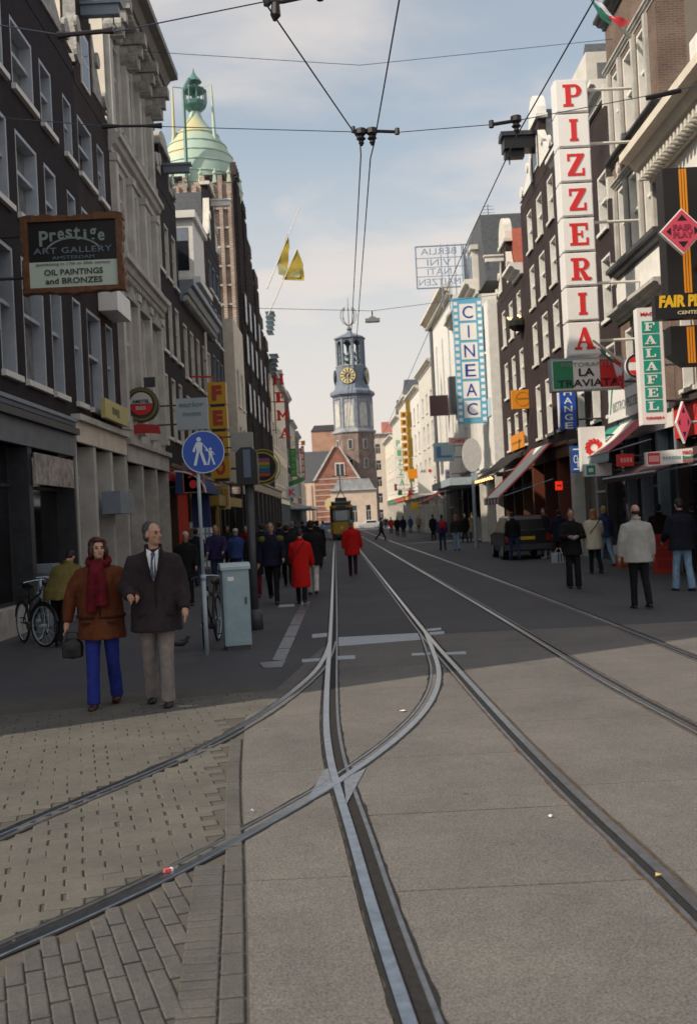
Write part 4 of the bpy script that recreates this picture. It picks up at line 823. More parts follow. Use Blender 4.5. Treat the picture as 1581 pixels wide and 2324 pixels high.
# ================= signs =================
def rect(u0, v0, u1, v1, Y):
    a, c = at(u0, (v0 + v1) / 2, Y), at(u1, (v0 + v1) / 2, Y); m = (u0 + u1) / 2
    return a[0], c[0], at(m, v1, Y)[2], at(m, v0, Y)[2]
def sbox(name, label, cat, u0, v0, u1, v1, Y, th, mat, arm=None, group=None, frame=None, wallx=None):
    x0, x1, z0, z1 = rect(u0, v0, u1, v1, Y); fr = FC(Y); KEEP.append(fr)
    t = thing(name, label, cat, ((x0 + x1) / 2, Y, z0), group)
    q = MB(fr); q.box(x0, x1, -th, 0, z0, z1); q.build('panel', mat, t)
    if frame:
        q = MB(fr); e = .035; q.box(x0 - e, x0, -th - .01, .02, z0 - e, z1 + e); q.box(x1, x1 + e, -th - .01, .02, z0 - e, z1 + e); q.box(x0, x1, -th - .01, .018, z1, z1 + e); q.box(x0, x1, -th - .01, .018, z0 - e, z0); q.build('frame', frame, t)
    if arm is None: arm = -6 if x0 < 0 else 8.5
    if arm:
        q = MB(fr)
        for z in (z0 + (z1 - z0) * .2, z0 + (z1 - z0) * .8): q.tube([((x0 if arm < 0 else x1), -th / 2, z), (arm, -th / 2, z)], .03, 6)
        q.build('bracket', dkgrey, t)
    return t, fr, x0, x1, z0, z1
# carved gallery sign
t, fr, x0, x1, z0, z1 = sbox('gallery_sign', 'carved brown framed art gallery sign in black and pale green on the left wall', 'sign', 62, 497, 270, 655, 18, .12, black)
q = MB(fr); N = 44; per = []
W_, H_ = x1 - x0, z1 - z0
for i in range(N):
    for (sx, sz, ex, ez, side) in (()): pass
def wav(L, n=6): return [(L * i / (n * 8), .026 * abs(sin(pi * i / 8)) ** .7 + .018 * sin(3 * pi * i / (n * 8)) - .012) for i in range(n * 8 + 1)]
for nm, pts in (('t', [(x0 - .10 + k * (W_ + .2) / W_, z1 + .07 + o) for k, o in wav(W_)]), ('b', [(x0 - .10 + k * (W_ + .2) / W_, z0 - .07 + o) for k, o in wav(W_)])):
    inner = z1 if nm == 't' else z0
    for a, c in zip(pts, pts[1:]):
        P = [(a[0], inner - (.03 if nm == 't' else -.03)), (c[0], inner - (.03 if nm == 't' else -.03)), c, a]
        q.prism(P if nm == 't' else P[::-1], -.16, .05)
for nm in 'lr':
    e = x0 if nm == 'l' else x1; sg = -1 if nm == 'l' else 1
    for a, c in zip(wav(H_), wav(H_)[1:]):
        P = [(e - sg * .03, z0 + .03 + a[0] * (H_ - .06) / H_), (e + sg * (.07 + a[1]), z0 + a[0]), (e + sg * (.07 + c[1]), z0 + c[0]), (e - sg * .03, z0 + .03 + c[0] * (H_ - .06) / H_)]
        q.prism(P if sg > 0 else P[::-1], -.158, .052)
q.build('carved_frame', M('carved_wood', (.16, .065, .025), .5, 9, .4, .6, 18), t)
cx = (x0 + x1) / 2; q = MB(fr); q.box(x0 + .03, x1 - .03, 0, .012, z0 + .035, z0 + H_ * .40); q.build('lower_panel', M('pale_green_panel', (.58, .68, .56), .5), t)
lg = M('pale_green_letters', (.26, .33, .30), .5)
for i, ch in enumerate('Prestige'):
    a = (i - 3.4) * .125; text(t, ch, fr, cx + (i - 3.4) * W_ * .088 + (0 if i else -.02), z0 + H_ * (.80 - .035 * abs(i - 3.5) ** 1.3 * .35), lg, h=H_ * (.22 if i == 0 else (.19 if ch in 'tg' else .13)), w=W_ * (.10 if i == 0 else (.035 if ch == 'i' else .072)), d=.002, bold=.02)
q = MB(fr)
for i in range(14):
    a, c = R(25 + 130 * i / 14), R(25 + 130 * (i + 1) / 14); q.prism([(cx + .5 * cos(a), z0 + H_ * .48 + .3 * sin(a)), (cx + .53 * cos(a), z0 + H_ * .48 + .33 * sin(a)), (cx + .53 * cos(c), z0 + H_ * .48 + .33 * sin(c)), (cx + .5 * cos(c), z0 + H_ * .48 + .3 * sin(c))], 0, .006)
q.build('arc_line', lg, t)
text(t, 'ART GALLERY', fr, cx, z0 + H_ * .56, M('blue_grey_letters', (.17, .22, .27), .5), w=W_ * .86, h=H_ * .085, d=.002, bold=.01, spacing=1.1)
text(t, 'AMSTERDAM', fr, cx, z0 + H_ * .455, M('blue_grey_letters', (0, 0, 0)), w=W_ * .46, h=H_ * .05, d=.002)
text(t, 'specialising in 17th to 20th century', fr, cx, z0 + H_ * .36, lettergrey, w=W_ * .82, h=H_ * .05, d=.014, shear=.2)
text(t, 'OIL PAINTINGS', fr, cx, z0 + H_ * .245, M('dark_lettering', (.05, .06, .06), .5), w=W_ * .64, h=H_ * .085, d=.014, bold=.015)
text(t, 'and BRONZES', fr, cx, z0 + H_ * .12, MC['dark_lettering'], w=W_ * .62, h=H_ * .085, d=.014, bold=.015)
# tall vertical red lettered boxes
t = thing('restaurant_sign', 'tall stack of white boxes with red serif letters', 'sign', (6.75, 28, 5.9)); fr = FC(28); KEEP.append(fr)
redlet = M('sign_red', (.62, .03, .03), .4); opal = M('opal_plastic', (.80, .78, .76), .3, 1.5, .04)
X0, X1, ZB, ZT = 6.27, 7.17, 5.93, 13.62; hb = (ZT - ZB) / 8
for i, ch in enumerate('PIZZERIA'):
    z1 = ZT - i * hb; z0 = z1 - hb + .05
    q = MB(fr); q.box(X0, X1, -.5, 0, z0, z1); q.box(X0 + .03, X1 - .03, 0, .03, z0 + .03, z1 - .03); bx = q.build('letter_box', opal, t)
    slabletter(bx, ch, fr, X0 + .19, X1 - .17, z0 + .15, z1 - .15, .03, redlet, .012)
    if i < 7: q = MB(fr); q.box(X0 + .2, X1 - .2, -.4, -.1, z0 - .05, z0); q.build('spacer', dkgrey, t)
q = MB(fr)
for z in (13.4, 11.9, 9.7, 8.0, 6.4): q.tube([(X1, -.25, z), (8.5, -.25, z)], .045, 6)
q.build('bracket', offwhite, t)
# tricolour board below it
t, fr, x0, x1, z0, z1 = sbox('restaurant_sign', 'wide green white and red restaurant board under the tall red lettered boxes', 'sign', 1252, 814, 1412, 882, 27.4, .3, acryl, frame=galv)
w = x1 - x0
q = MB(fr); q.box(x0 + .03, x0 + w * .30, 0, .008, z0 + .03, z1 - .03); q.build('green_field', green, t); q = MB(fr); q.box(x0 + w * .68, x1 - .03, 0, .008, z0 + .03, z1 - .03); q.build('red_field', redlet, t)
cx = (x0 + x1) / 2; hh = z1 - z0
text(t, 'RISTORANTE', fr, cx, z0 + hh * .82, lettergrey, w=w * .72, h=hh * .13, d=.01); text(t, 'LA', fr, cx - .02, z0 + hh * .56, black, w=w * .22, h=hh * .26, d=.01, bold=.02); text(t, 'TRAVIATA', fr, cx + .02, z0 + hh * .2, black, w=w * .88, h=hh * .24, d=.01, bold=.015)
# film strip sign
t, fr, x0, x1, z0, z1 = sbox('cinema_sign', 'tall pale blue film strip sign with six letters in white squares', 'sign', 1033, 675, 1099, 960, 56, .4, M('film_blue', (.13, .40, .58), .4), arm=8.5)
w = x1 - x0; hh = z1 - z0; q = MB(fr)
for i in range(19):
    z = z0 + hh * (.015 + i * .0515)
    for x in (x0 + .04, x1 - .04 - w * .13): q.box(x, x + w * .13, 0, .012, z, z + hh * .028)
q.build('perforation', opal, t)
cb = M('sign_blue', (.02, .05, .30), .4)
for i, ch in enumerate('CINEAC'):
    zc = z0 + hh * (.885 - i * .155); q = MB(fr); q.box(x0 + w * .22, x1 - w * .22, 0, .02, zc - hh * .067, zc + hh * .067); s_ = q.build('letter_square', opal, t)
    text(s_, ch, fr, (x0 + x1) / 2, zc, cb, h=hh * .098, w=(w * .05 if ch == 'I' else w * .36), d=.021, name='letter')
# falafel sign
t, fr, x0, x1, z0, z1 = sbox('snack_sign', 'tall white snack bar sign with a column of green letter squares', 'sign', 1451, 697, 1507, 963, 24, .3, opal)
w = x1 - x0; hh = z1 - z0
text(t, 'MAO', fr, x0 + w * .4, z0 + hh * .945, redlet, w=w * .55, h=hh * .03, d=.002, bold=.03); text(t, 'ORIGIN', fr, (x0 + x1) / 2, z0 + hh * .055, redlet, w=w * .72, h=hh * .022, d=.002, bold=.02)
for i, ch in enumerate('FALAFEL'):
    z1_ = z0 + hh * (.885 - i * .113); q = MB(fr); q.box(x0 + w * .16, x1 - w * .16, 0, .012, z1_ - hh * .1, z1_); s_ = q.build('letter_square', teal, t)
    slabletter(s_, ch, fr, x0 + w * .26, x0 + w * .70, z1_ - hh * .085, z1_ - hh * .014, .0125, opal, .008)
# arcade signs
t, fr, x0, x1, z0, z1 = sbox('arcade_sign', 'black arcade sign with yellow brush letters sticking out of the brown corner house', 'sign', 1486, 668, 1600, 722, 21.6, .25, black)
text(t, 'FAIR', fr, x0 + .36, z0 + .37, yellow, w=.56, h=.26, d=.004, bold=.05, shear=.1); text(t, 'PLAY', fr, x0 + 1.0, z0 + .37, yellow, w=.6, h=.26, d=.004, bold=.05, shear=.1); text(t, 'CENTER', fr, x0 + .72, z0 + .12, M('cream_letters', (.6, .5, .3), .5), w=.5, h=.075, d=.004, bold=.02)
t = thing('banner_sign', 'black vertical banner with orange stripes on the brown corner house', 'sign', (7.9, 22.6, 4.9)); fr = FC(22.6); KEEP.append(fr)
for z0, z1 in ((6.42, 9.25), (4.85, 5.72)): q = MB(fr); q.prism([(7.36, z0 + (.25 if z0 < 6 else 0)), (7.7, z0), (8.45, z0), (8.45, z1), (7.36, z1)], -.5, 0); q.build('banner_panel', M('banner_black', (.014, .013, .014), .5), t); q = MB(fr); [q.box(7.82 - .1 + k * .062, 7.77 - .1 + k * .062 + .045 + .05, .001 + k * .0004, .006 + k * .0004, z0 + .03, z1 - .03) for k in range(3)]; q.build('stripe', orange, t)
def diamond(label, u, v, Y, r, rx=None, words=True):
    x, _, z = at(u, v, Y); fr = FC(Y); KEEP.append(fr); rx = rx or r
    t = thing('diamond_sign', label, 'sign', (x, Y, z - r), 'pink diamond signs of the arcade')
    q = MB(fr); q.prism([(x, z - r), (x + rx, z), (x, z + r), (x - rx, z)], -.12, 0); q.build('panel', acryl, t)
    q = MB(fr); a = .93; q.prism([(x, z - r * a), (x + rx * a, z), (x, z + r * a), (x - rx * a, z)], 0.001, .012); q.build('face', pink, t)
    q = MB(fr)
    for s_ in (1, -1): q.prism([(x - rx * .22, z + s_ * r * .45), (x + rx * .22, z + s_ * r * .45), (x, z + s_ * r * .72)][::s_], .0125, .016)
    for s_ in (1, -1): q.prism([(x + s_ * rx * .72, z), (x + s_ * rx * .5, z + r * .18), (x + s_ * rx * .5, z - r * .18)][::s_], .0125, .016)
    q.build('corner_mark', black, t)
    if words:
        text(t, 'FAIR', fr, x, z + r * .16, M('dark_pink', (.30, .03, .07), .5), w=rx * .85, h=r * .26, d=.0125, bold=.03); text(t, 'PLAY', fr, x, z - r * .16, MC['dark_pink'], w=rx * .85, h=r * .26, d=.0125, bold=.03)
    q = MB(fr); q.tube([(x + rx * .9, -.06, z), (8.5, -.06, z)], .03, 6); q.build('bracket', galv, t)
diamond('large pink diamond sign in front of the orange striped black banner', 1548, 524, 22, .5)
diamond('small narrow pink diamond sign low beside the white snack stall board', 1551, 958, 21.5, .45, .16, False)
# blue exchange sign, flower sign, small boards
t, fr, x0, x1, z0, z1 = sbox('exchange_sign', 'blue vertical exchange sign partly behind the tricolour restaurant board', 'sign', 1271, 860, 1306, 974, 33, .5, blue)
for i, ch in enumerate('CHANGE'): text(t, ch, fr, (x0 + x1) / 2, z1 - .16 - i * .27, acryl, h=.2, w=.26, d=.003, bold=.01, name='letter')
q = MB(); q.box(x0 - .012, x0 - .003, 33.1, 33.14, z0 + .1, z1 - .1); q.box(x0 - .0115, x0 - .003, 33.2, 33.4, z0 + .1, z1 - .2); q.build('side_lettering', acryl, t)
t, fr, x0, x1, z0, z1 = sbox('bank_sign', 'white square sign with red pinwheel below the blue exchange sign', 'sign', 1318, 968, 1374, 1068, 29.6, .3, opal)
q = MB(fr); cx, cz = (x0 + x1) / 2 + .02, (z0 + z1) / 2 + .03
for k in range(12):
    a0 = k * pi / 6; pts = [(.10, 0), (.20, -.09), (.27, -.02), (.26, .05), (.21, .0), (.13, .07)]
    q.prism([(cx + r_ * cos(a0) - s_ * sin(a0), cz + r_ * sin(a0) + s_ * cos(a0)) for r_, s_ in pts], .001, .012 + k * .0003)
q.build('pinwheel', redlet, t)
t, fr, x0, x1, z0, z1 = sbox('exchange_sign', 'dark blue upright sign with white letters beside the pale corner column', 'sign', 1299, 1012, 1318, 1072, 31, .3, M('deep_blue', (.02, .07, .30), .4))
text(t, 'CH', fr, (x0 + x1) / 2, (z0 + z1) / 2, acryl, w=.2, h=.25, d=.003); q = MB(fr); q.box(x0 + .02, x1 - .02, 0.001, .006, z1 - .12, z1 - .08); q.box(x0 + .02, x1 - .02, .001, .006, z0 + .08, z0 + .12); q.build('stripe', acryl, t)
t, fr, x0, x1, z0, z1 = sbox('shop_board', 'white shop board with green square under the tricolour awning', 'sign', 1326, 1052, 1388, 1080, 28.6, .2, acryl)
q = MB(fr); q.box(x0 + .05, x0 + .3, .001, .01, z0 + .04, z1 - .04); q.build('green_square', teal, t); q = MB(fr); q.box(x0 + .11, x0 + .24, .0105, .014, z0 + .12, z1 - .12); q.build('lettering', acryl, t)
t, fr, x0, x1, z0, z1 = sbox('shop_board', 'red shop board hanging under the near end of the tricolour awning', 'sign', 1402, 1030, 1438, 1058, 26.2, .2, redlet)
q = MB(fr)
for k in range(4): q.box(x0 + .06 + k * .08, x0 + .12 + k * .08, .001, .006, z0 + .1, z1 - .1)
q.build('lettering', M('pale_red', (.75, .35, .32), .5), t)
x0, x1, z0, z1 = rect(1466, 1024, 1572, 1056, 21.8); fr = FC(21.8); KEEP.append(fr); t = thing('snack_sign', 'white snack stall board with red block and green letters at the right edge', 'sign', ((x0 + x1) / 2, 21.8, z0))
q = MB(fr); q.prism([(x0, z0), (x1, z0 + .05), (x1, z1 + .05), (x0, z1)], -.15, 0); q.build('panel', opal, t)
q = MB(fr); q.box(x0 + .03, x0 + .29, .001, .01, z0 + .04, z1 - .02); q.build('red_block', redlet, t); q = MB(fr); q.box(x0 + .05, x0 + .27, .0105, .014, z0 + .09, z1 - .08); q.build('block_lettering', M('pale_red', (0, 0, 0)), t)
scribble(t, fr, x0 + .34, x0 + .74, z0 + .12, z1 - .1, M('mint_letters', (.25, .45, .42), .5), 6); text(t, 'MAO', fr, x0 + .88, z1 - .04, redlet, w=.2, h=.08, d=.003); scribble(t, fr, x0 + .77, x0 + 1.0, (z0 + z1) / 2 - .05, (z0 + z1) / 2 + .04, green, 4); text(t, 'ORIGIN', fr, x0 + .88, z0 + .08, redlet, w=.22, h=.05, d=.003)
q = MB(fr); q.tube([(x1, -.08, z0 + .1), (8.5, -.08, z0 + .1)], .03, 6); q.build('bracket', galv, t)
# pizzeria panel above the tricolour awning, fixed along the facade
t = thing('shop_board', 'big white facade panel with green slanted lines above the tricolour awning', 'sign', (8.3, 29, 4.4))
q = MB(FRT); q.prism([(27.2, 4.35), (31.6, 4.35), (31.0, 6.0), (27.5, 6.0)], .22, .3); q.build('panel', acryl, t)
q = MB(FRT); q.prism([(31.2, 4.6), (31.3, 4.6), (30.7, 5.95), (30.5, 5.95)], .3, .31); q.prism([(27.4, 4.9), (27.55, 4.9), (28.2, 5.95), (28.0, 5.95)], .3, .31); q.build('green_line', green, t)
text(t, 'Ristorante', RTX, -29.2, 5.35, lettergrey, w=1.7, h=.3, d=.302); text(t, 'BISTRO PIZZERIA', RTX, -29.3, 4.75, lettergrey, w=3.2, h=.28, d=.302)
t = thing('drink_sign', 'round red white and blue disc sign half behind the snack bar sign', 'sign', (*at(1447, 830, 24.6)[:2], 4.6)); x, _, z = at(1447, 830, 24.6); fr = FC(24.6); KEEP.append(fr)
q = MB(fr); q.disc((x, z), .3, -.12, 0); q.build('panel', opal, t); q = MB(fr); q.ring((x, z), .25, .3, .001, .012); q.build('rim', black, t)
for lo, m_ in ((1, redlet), (-1, redlet)):
    q = MB(fr); pts = [(x + .24 * cos(R(a)), z + .24 * sin(R(a))) for a in (range(25, 156, 13) if lo > 0 else range(205, 336, 13))]; q.prism(pts, .001, .008); q.build('half_field', m_, t)
q = MB(fr); q.tube([(x + .3, -.06, z), (8.5, -.06, z)], .03, 6); q.build('bracket', galv, t)
# left row signs
t = thing('beer_sign', 'round dark green beer sign with white and red halves over a red ribbon', 'sign', (-5.7, 29, 4.3)); fr = FC(29); KEEP.append(fr); x, _, z = at(320, 918, 29)
q = MB(fr); q.disc((x, z), .5, -.2, 0); q.build('case', M('bottle_green', (.045, .042, .018), .4), t); q = MB(fr); q.ring((x, z), .40, .47, .001, .02); q.build('rim', M('dull_gold', (.16, .13, .05), .5), t)
q = MB(fr); q.prism([(x + .33 * cos(R(a)), z + .02 + .33 * sin(R(a))) for a in range(0, 181, 15)], .001, .01); q.build('white_half', M('enamel_white', (.55, .55, .53), .4), t); q = MB(fr); q.prism([(x + .33 * cos(R(a)), z - .0 + .3 * sin(R(a))) for a in range(180, 361, 15)], .001, .01); q.build('red_half', redlet, t)
text(t, 'AMSTEL', fr, x, z + .09, black, w=.5, h=.1, d=.011, bold=.02); text(t, 'BIER', fr, x, z - .1, MC['enamel_white'], w=.3, h=.1, d=.011, bold=.02)
q = MB(fr)
for i in range(8):
    f0, f1 = -1 + i / 4, -1 + (i + 1) / 4; zz = lambda f: z - .56 - .05 * f * f
    q.prism([(x + .52 * f0, zz(f0) - .26), (x + .52 * f1, zz(f1) - .26), (x + .48 * f1, zz(f1)), (x + .48 * f0, zz(f0))], -.08, .0)
q.build('ribbon', M('ribbon_red', (.38, .03, .03), .45), t)
q = MB(fr); q.box(x + .1, x + .42, -.16, -.04, z + .5, z + .78); q.tube([(x - .4, -.1, z), (-6.3, -.1, z)], .04, 6); q.build('bracket', dkgrey, t)
t = thing('shop_board', 'small lit yellow board over the cream shop entrance left of the beer sign', 'sign', (-5.9, 25.4, 4.5)); q = MB(FL); q.prism([(24.2, 4.5), (26.7, 4.5), (26.7, 4.97), (24.2, 4.97)], .23, .34); q.build('panel', M('lamp_yellow', (.50, .44, .16), .5), t)
scribble(t, FL, 24.9, 25.7, 4.6, 4.87, M('brown_letters', (.10, .08, .03), .5), 3, .342)
text(t, 'SOUVENIR', FL, 24.9, 4.02, MC['brown_letters'], w=3.2, h=.2, d=.13) if False else None
t, fr, x0, x1, z0, z1 = sbox('parlour_sign', 'pale blue square sign with soft grey script next to the yellow letter boxes', 'sign', 400, 903, 471, 975, 32, .14, M('pale_sign_blue', (.40, .47, .52), .4, 2, .05))
text(t, 'earlor', fr, (x0 + x1) / 2, z0 + .8, M('sage_letters', (.17, .25, .26), .5), w=.8, h=.16, d=.003, bold=.02); scribble(t, fr, x0 + .2, x1 - .2, z0 + .42, z0 + .55, M('sage_letters', (0, 0, 0)), 8)
t = thing('snack_sign', 'stack of yellow boxes with dark red letters behind the pale blue square sign', 'sign', (-5, 40, 3.8)); fr = FC(40); KEEP.append(fr); a = at(470, 868, 40); c = at(511, 868, 40)
for i, ch in enumerate('FEBO'):
    z1 = a[2] - i * .98; z0 = z1 - .86; q = MB(fr); q.box(a[0], c[0], -.5, 0, z0, z1); bx = q.build('letter_box', M('box_yellow', (.60, .34, .02), .4), t); text(bx, ch, fr, (a[0] + c[0]) / 2, (z0 + z1) / 2, M('brick_red', (.40, .05, .03), .45), w=.40, h=.6, d=.003, bold=.06, name='letter')
    q = MB(fr); q.box(a[0] + .08, c[0] - .08, -.4, -.1, z0 - .12, z0); q.build('spacer', dkgrey, t)
q = MB(fr); q.tube([(a[0] + .2, -.25, a[2]), (a[0] + .2, -.25, a[2] + .25), (-6, -.25, a[2] + .3)], .04, 6); q.build('bracket', red, t)
t, fr, x0, x1, z0, z1 = sbox('shop_board', 'blank pale grey light box behind the traffic light', 'sign', 524, 981, 573, 1022, 38, .3, M('grey_lightbox', (.40, .41, .37), .5, 1.5, .15))
t = thing('bar_sign', 'round rainbow striped bar sign with yellow rings behind the traffic light', 'sign', (-3.9, 44, 3.4)); fr = FC(44); KEEP.append(fr); x, _, z = at(592, 1060, 44)
q = MB(fr); q.disc((x, z), .72, -.25, 0); q.build('case', black, t); q = MB(fr); q.ring((x + .05, z), .60, .66, .001, .02); q.ring((x + .08, z), .74, .78, -.1, .0); q.build('ring', M('neon_yellow', (.45, .38, .04), .4), t)
for k, cl in enumerate(((.35, .08, .25), (.45, .3, .05), (.05, .3, .1), (.04, .12, .4), (.45, .08, .03))): q = MB(fr); q.box(x - .38, x + .38, .001, .01, z + .38 - k * .16 - .14, z + .38 - k * .16); q.build('stripe', M('stripe%d' % k, cl, .5), t)
q = MB(fr); q.tube([(x - .72, -.1, z), (-6, -.1, z)], .05, 6); q.build('bracket', dkgrey, t)
t = thing('store_sign', 'four big red slab letters stacked vertically on the left', 'sign', (-5.7, 82, 8.6)); fr = FC(82); KEEP.append(fr)
for i, ch in enumerate('HEMA'):
    a = at(617 + i * 5.3, 849 + i * 41, 82); c = at(643 + i * 5.3, 872 + i * 40.5, 82); slabletter(t, ch, fr, a[0], c[0] + .05, c[2], a[2], -.15, redlet, .15, t=.34)
q = MB(fr); q.tube([(-5.5, .25, 8.9), (-5.5, .25, 13.9)], .05, 6); [q.tube([(-6, .25, z), (-5.5, .25, z)], .04, 5) for z in (9.2, 11.5, 13.5)]; q.build('mast', dkgrey, t)
for nm, lb, u0, v0, u1, v1, Y, m, s_, tm in (('bar_sign', 'dark green vertical bar sign below the stacked red letters', 658, 1018, 672, 1082, 108, green, '|4', M('leaf_letters', (.2, .4, .08), .5)), ('shop_board', 'narrow red vertical board right of the dark green bar sign', 684, 1012, 691, 1088, 116, M('dull_red', (.36, .04, .06), .5), '|5', acryl), ('shop_board', 'small orange board at the top of the narrow red boards', 683, 1000, 692, 1010, 115, orange, '', acryl), ('shop_board', 'pale blue shop sign with red letter near the far left canopy', 650, 1104, 676, 1130, 100, ltblue, 'K', redlet)):
    t, fr, x0, x1, z0, z1 = sbox(nm, lb, 'sign', u0, v0, u1, v1, Y, .25, m)
    n = len(s_)
    if s_[:1] == '|': scribble(t, fr, x0 + (x1 - x0) * .2, x1 - (x1 - x0) * .2, z0 + .1, z1 - .1, tm, int(s_[1]), .004, True); continue
    for i, ch in enumerate(s_):
        hh = (z1 - z0) / n; text(t, ch, fr, (x0 + x1) / 2, z1 - hh * (i + .5), tm, h=hh * .6, w=(x1 - x0) * .6, d=.004, bold=.03, name='letter')
t = thing('shop_board', 'tilted green board below the dark green bar sign', 'sign', at(670, 1097, 105)); fr = FC(105); KEEP.append(fr); a = at(652, 1106, 105); c = at(690, 1092, 105); q = MB(fr); q.prism([(a[0], a[2]), (c[0], c[2]), (c[0], c[2] + .5), (a[0], a[2] + .5)], -.2, 0); q.build('panel', M('mid_green', (.04, .22, .08), .5), t); q = MB(fr); q.tube([(a[0], -.1, a[2] + .2), (-6, -.1, a[2] + .2)], .05, 6); q.build('bracket', dkgrey, t)
t, fr, x0, x1, z0, z1 = sbox('neon_sign', 'orange framed neon sign with red chevron under the pedestrian sign', 'sign', 417, 1052, 459, 1116, 34, .25, M('grey_blue_panel', (.15, .15, .22), .5), frame=M('orange_frame', (.36, .13, .02), .5))
q = MB(fr); cx = (x0 + x1) / 2; cz = (z0 + z1) / 2
q.tube([(cx - .15, .03, cz + .3), (cx + .15, .03, cz + .15), (cx - .15, .03, cz + .0)], .04, 6); q.disc((cx, cz - .22), .14, .01, .05, 12); q.build('neon_tube', redlet, t)
t, fr, x0, x1, z0, z1 = sbox('menu_board', 'pale yellow menu board above the yellow snack canopy on the left', 'sign', 486, 1102, 520, 1156, 41, .3, M('menu_cream', (.50, .40, .20), .5))
for k, cl in enumerate(((.45, .12, .06), (.2, .25, .08), (.4, .2, .04))): q = MB(fr); q.box(x0 + .06 + k * .17, x0 + .2 + k * .17, .002, .01, z0 + .15, z1 - .15); q.build('picture', M('menu_print%d' % k, cl, .5, 8, .6), t)
for lb, u0, v0, u1, v1, Y, nx, m in (('postcard rack with coloured cards outside the left shops', 393, 1185, 440, 1290, 36, 5, None), ('white postcard rack beside the man in the purple jacket', 440, 1197, 486, 1300, 35, 5, None)):
    x0, x1, z0, z1 = rect(u0, v0, u1, v1, Y); fr = FC(Y); KEEP.append(fr); t = thing('postcard_rack', lb, 'rack', ((x0 + x1) / 2, Y, 0), None)
    q = MB(fr); q.box(x0, x1, -.1, -.05, .3, z1); q.box(x0, x0 + .04, -.3, -.1, 0.004, .3); q.box(x1 - .04, x1, -.3, -.1, 0.004, .3); q.build('frame', greypaint, t)
    for i in range(nx):
        for j in range(6): w_ = (x1 - x0) / nx; hh = (z1 - .35) / 6; q = MB(fr); q.box(x0 + i * w_ + .03, x0 + (i + 1) * w_ - .03, -.049, -.03, .38 + j * hh, .38 + (j + .8) * hh); q.build('card', random.choice([acryl, ltblue, M('card_red', (.35, .08, .07), .5), M('card_tan', (.35, .26, .12), .5), M('card_blue', (.10, .16, .3), .5)]) if Y == 36 else random.choice([acryl, ltblue]), t)
# right row: further signs
t = thing('rooftop_sign', 'open lattice rooftop sign seen from behind beside the grey mansard', 'sign', (6, 66, 16)); fr = FC(66); KEEP.append(fr); x0, x1, z0, z1 = rect(944, 557, 1062, 652, 66); lat = M('lattice_blue', (.22, .30, .42), .5)
q = MB(fr)
for x in (x0, x1): q.tube([(x, 0, z0), (x, 0, z1)], .05, 5)
for k, z in enumerate((z0, z0 + .75, z0 + 1.35, z0 + 1.95, z1)): q.tube([(x0, 0, z), (x1, 0, z)], .05 if z in (z0, z1) else .025, 5)
for k in range(5): x = x0 + 1.6 + k * .45; q.tube([(x, .3, z0 - 1.5), (x, .3, z1)], .03, 4)
q.tube([(x1 - .3, .3, z0 - 1.5), (x1 - .3, 0, z1)], .06, 5); q.build('lattice', lat, t)
for s_, z in (('BERLIA', z1 - .35), ('VINI', z0 + 1.65), ('NATI', z0 + 1.05), ('MAITZEN', z0 + .38)): text(t, s_, fr, (x0 + x1) / 2 - .2, z, lat, h=.42, w=.42 * len(s_) * .92, mirror=True, d=.03)
t, fr, x0, x1, z0, z1 = sbox('shop_board', 'orange square sign hanging under the fairy lights on the right', 'sign', 1161, 884, 1211, 927, 46.5, .25, orange, arm=8.5)
q = MB(fr); q.ring(((x0 + x1) / 2, (z0 + z1) / 2), .30, .335, .001, .008); q.box(x0 + .25, x1 - .25, .001, .008, z0 + .42, z0 + .5); q.build('emblem', M('rust_letters', (.35, .14, .02), .5), t)
t, fr, x0, x1, z0, z1 = sbox('oval_sign', 'white oval sign on a short post below the film strip sign', 'sign', 1070, 1032, 1071, 1033, 52, .05, acryl, arm=0)
for ch in list(t.children): bpy.data.objects.remove(ch)
q = MB(fr); q.disc(((x0 + x1) / 2, (z0 + z1) / 2), .5, -.15, 0, 24, .87); q.build('panel', M('pearl_panel', (.55, .55, .54), .5, 6, .12), t); q = MB(fr); q.box((x0 + x1) / 2 - .08, (x0 + x1) / 2 + .08, -.12, -.03, 3.1, (z0 + z1) / 2 - .86); q.tube([((x0 + x1) / 2, -.07, 0), ((x0 + x1) / 2, -.07, 3.1)], .09, 8); q.build('post', galv, t)
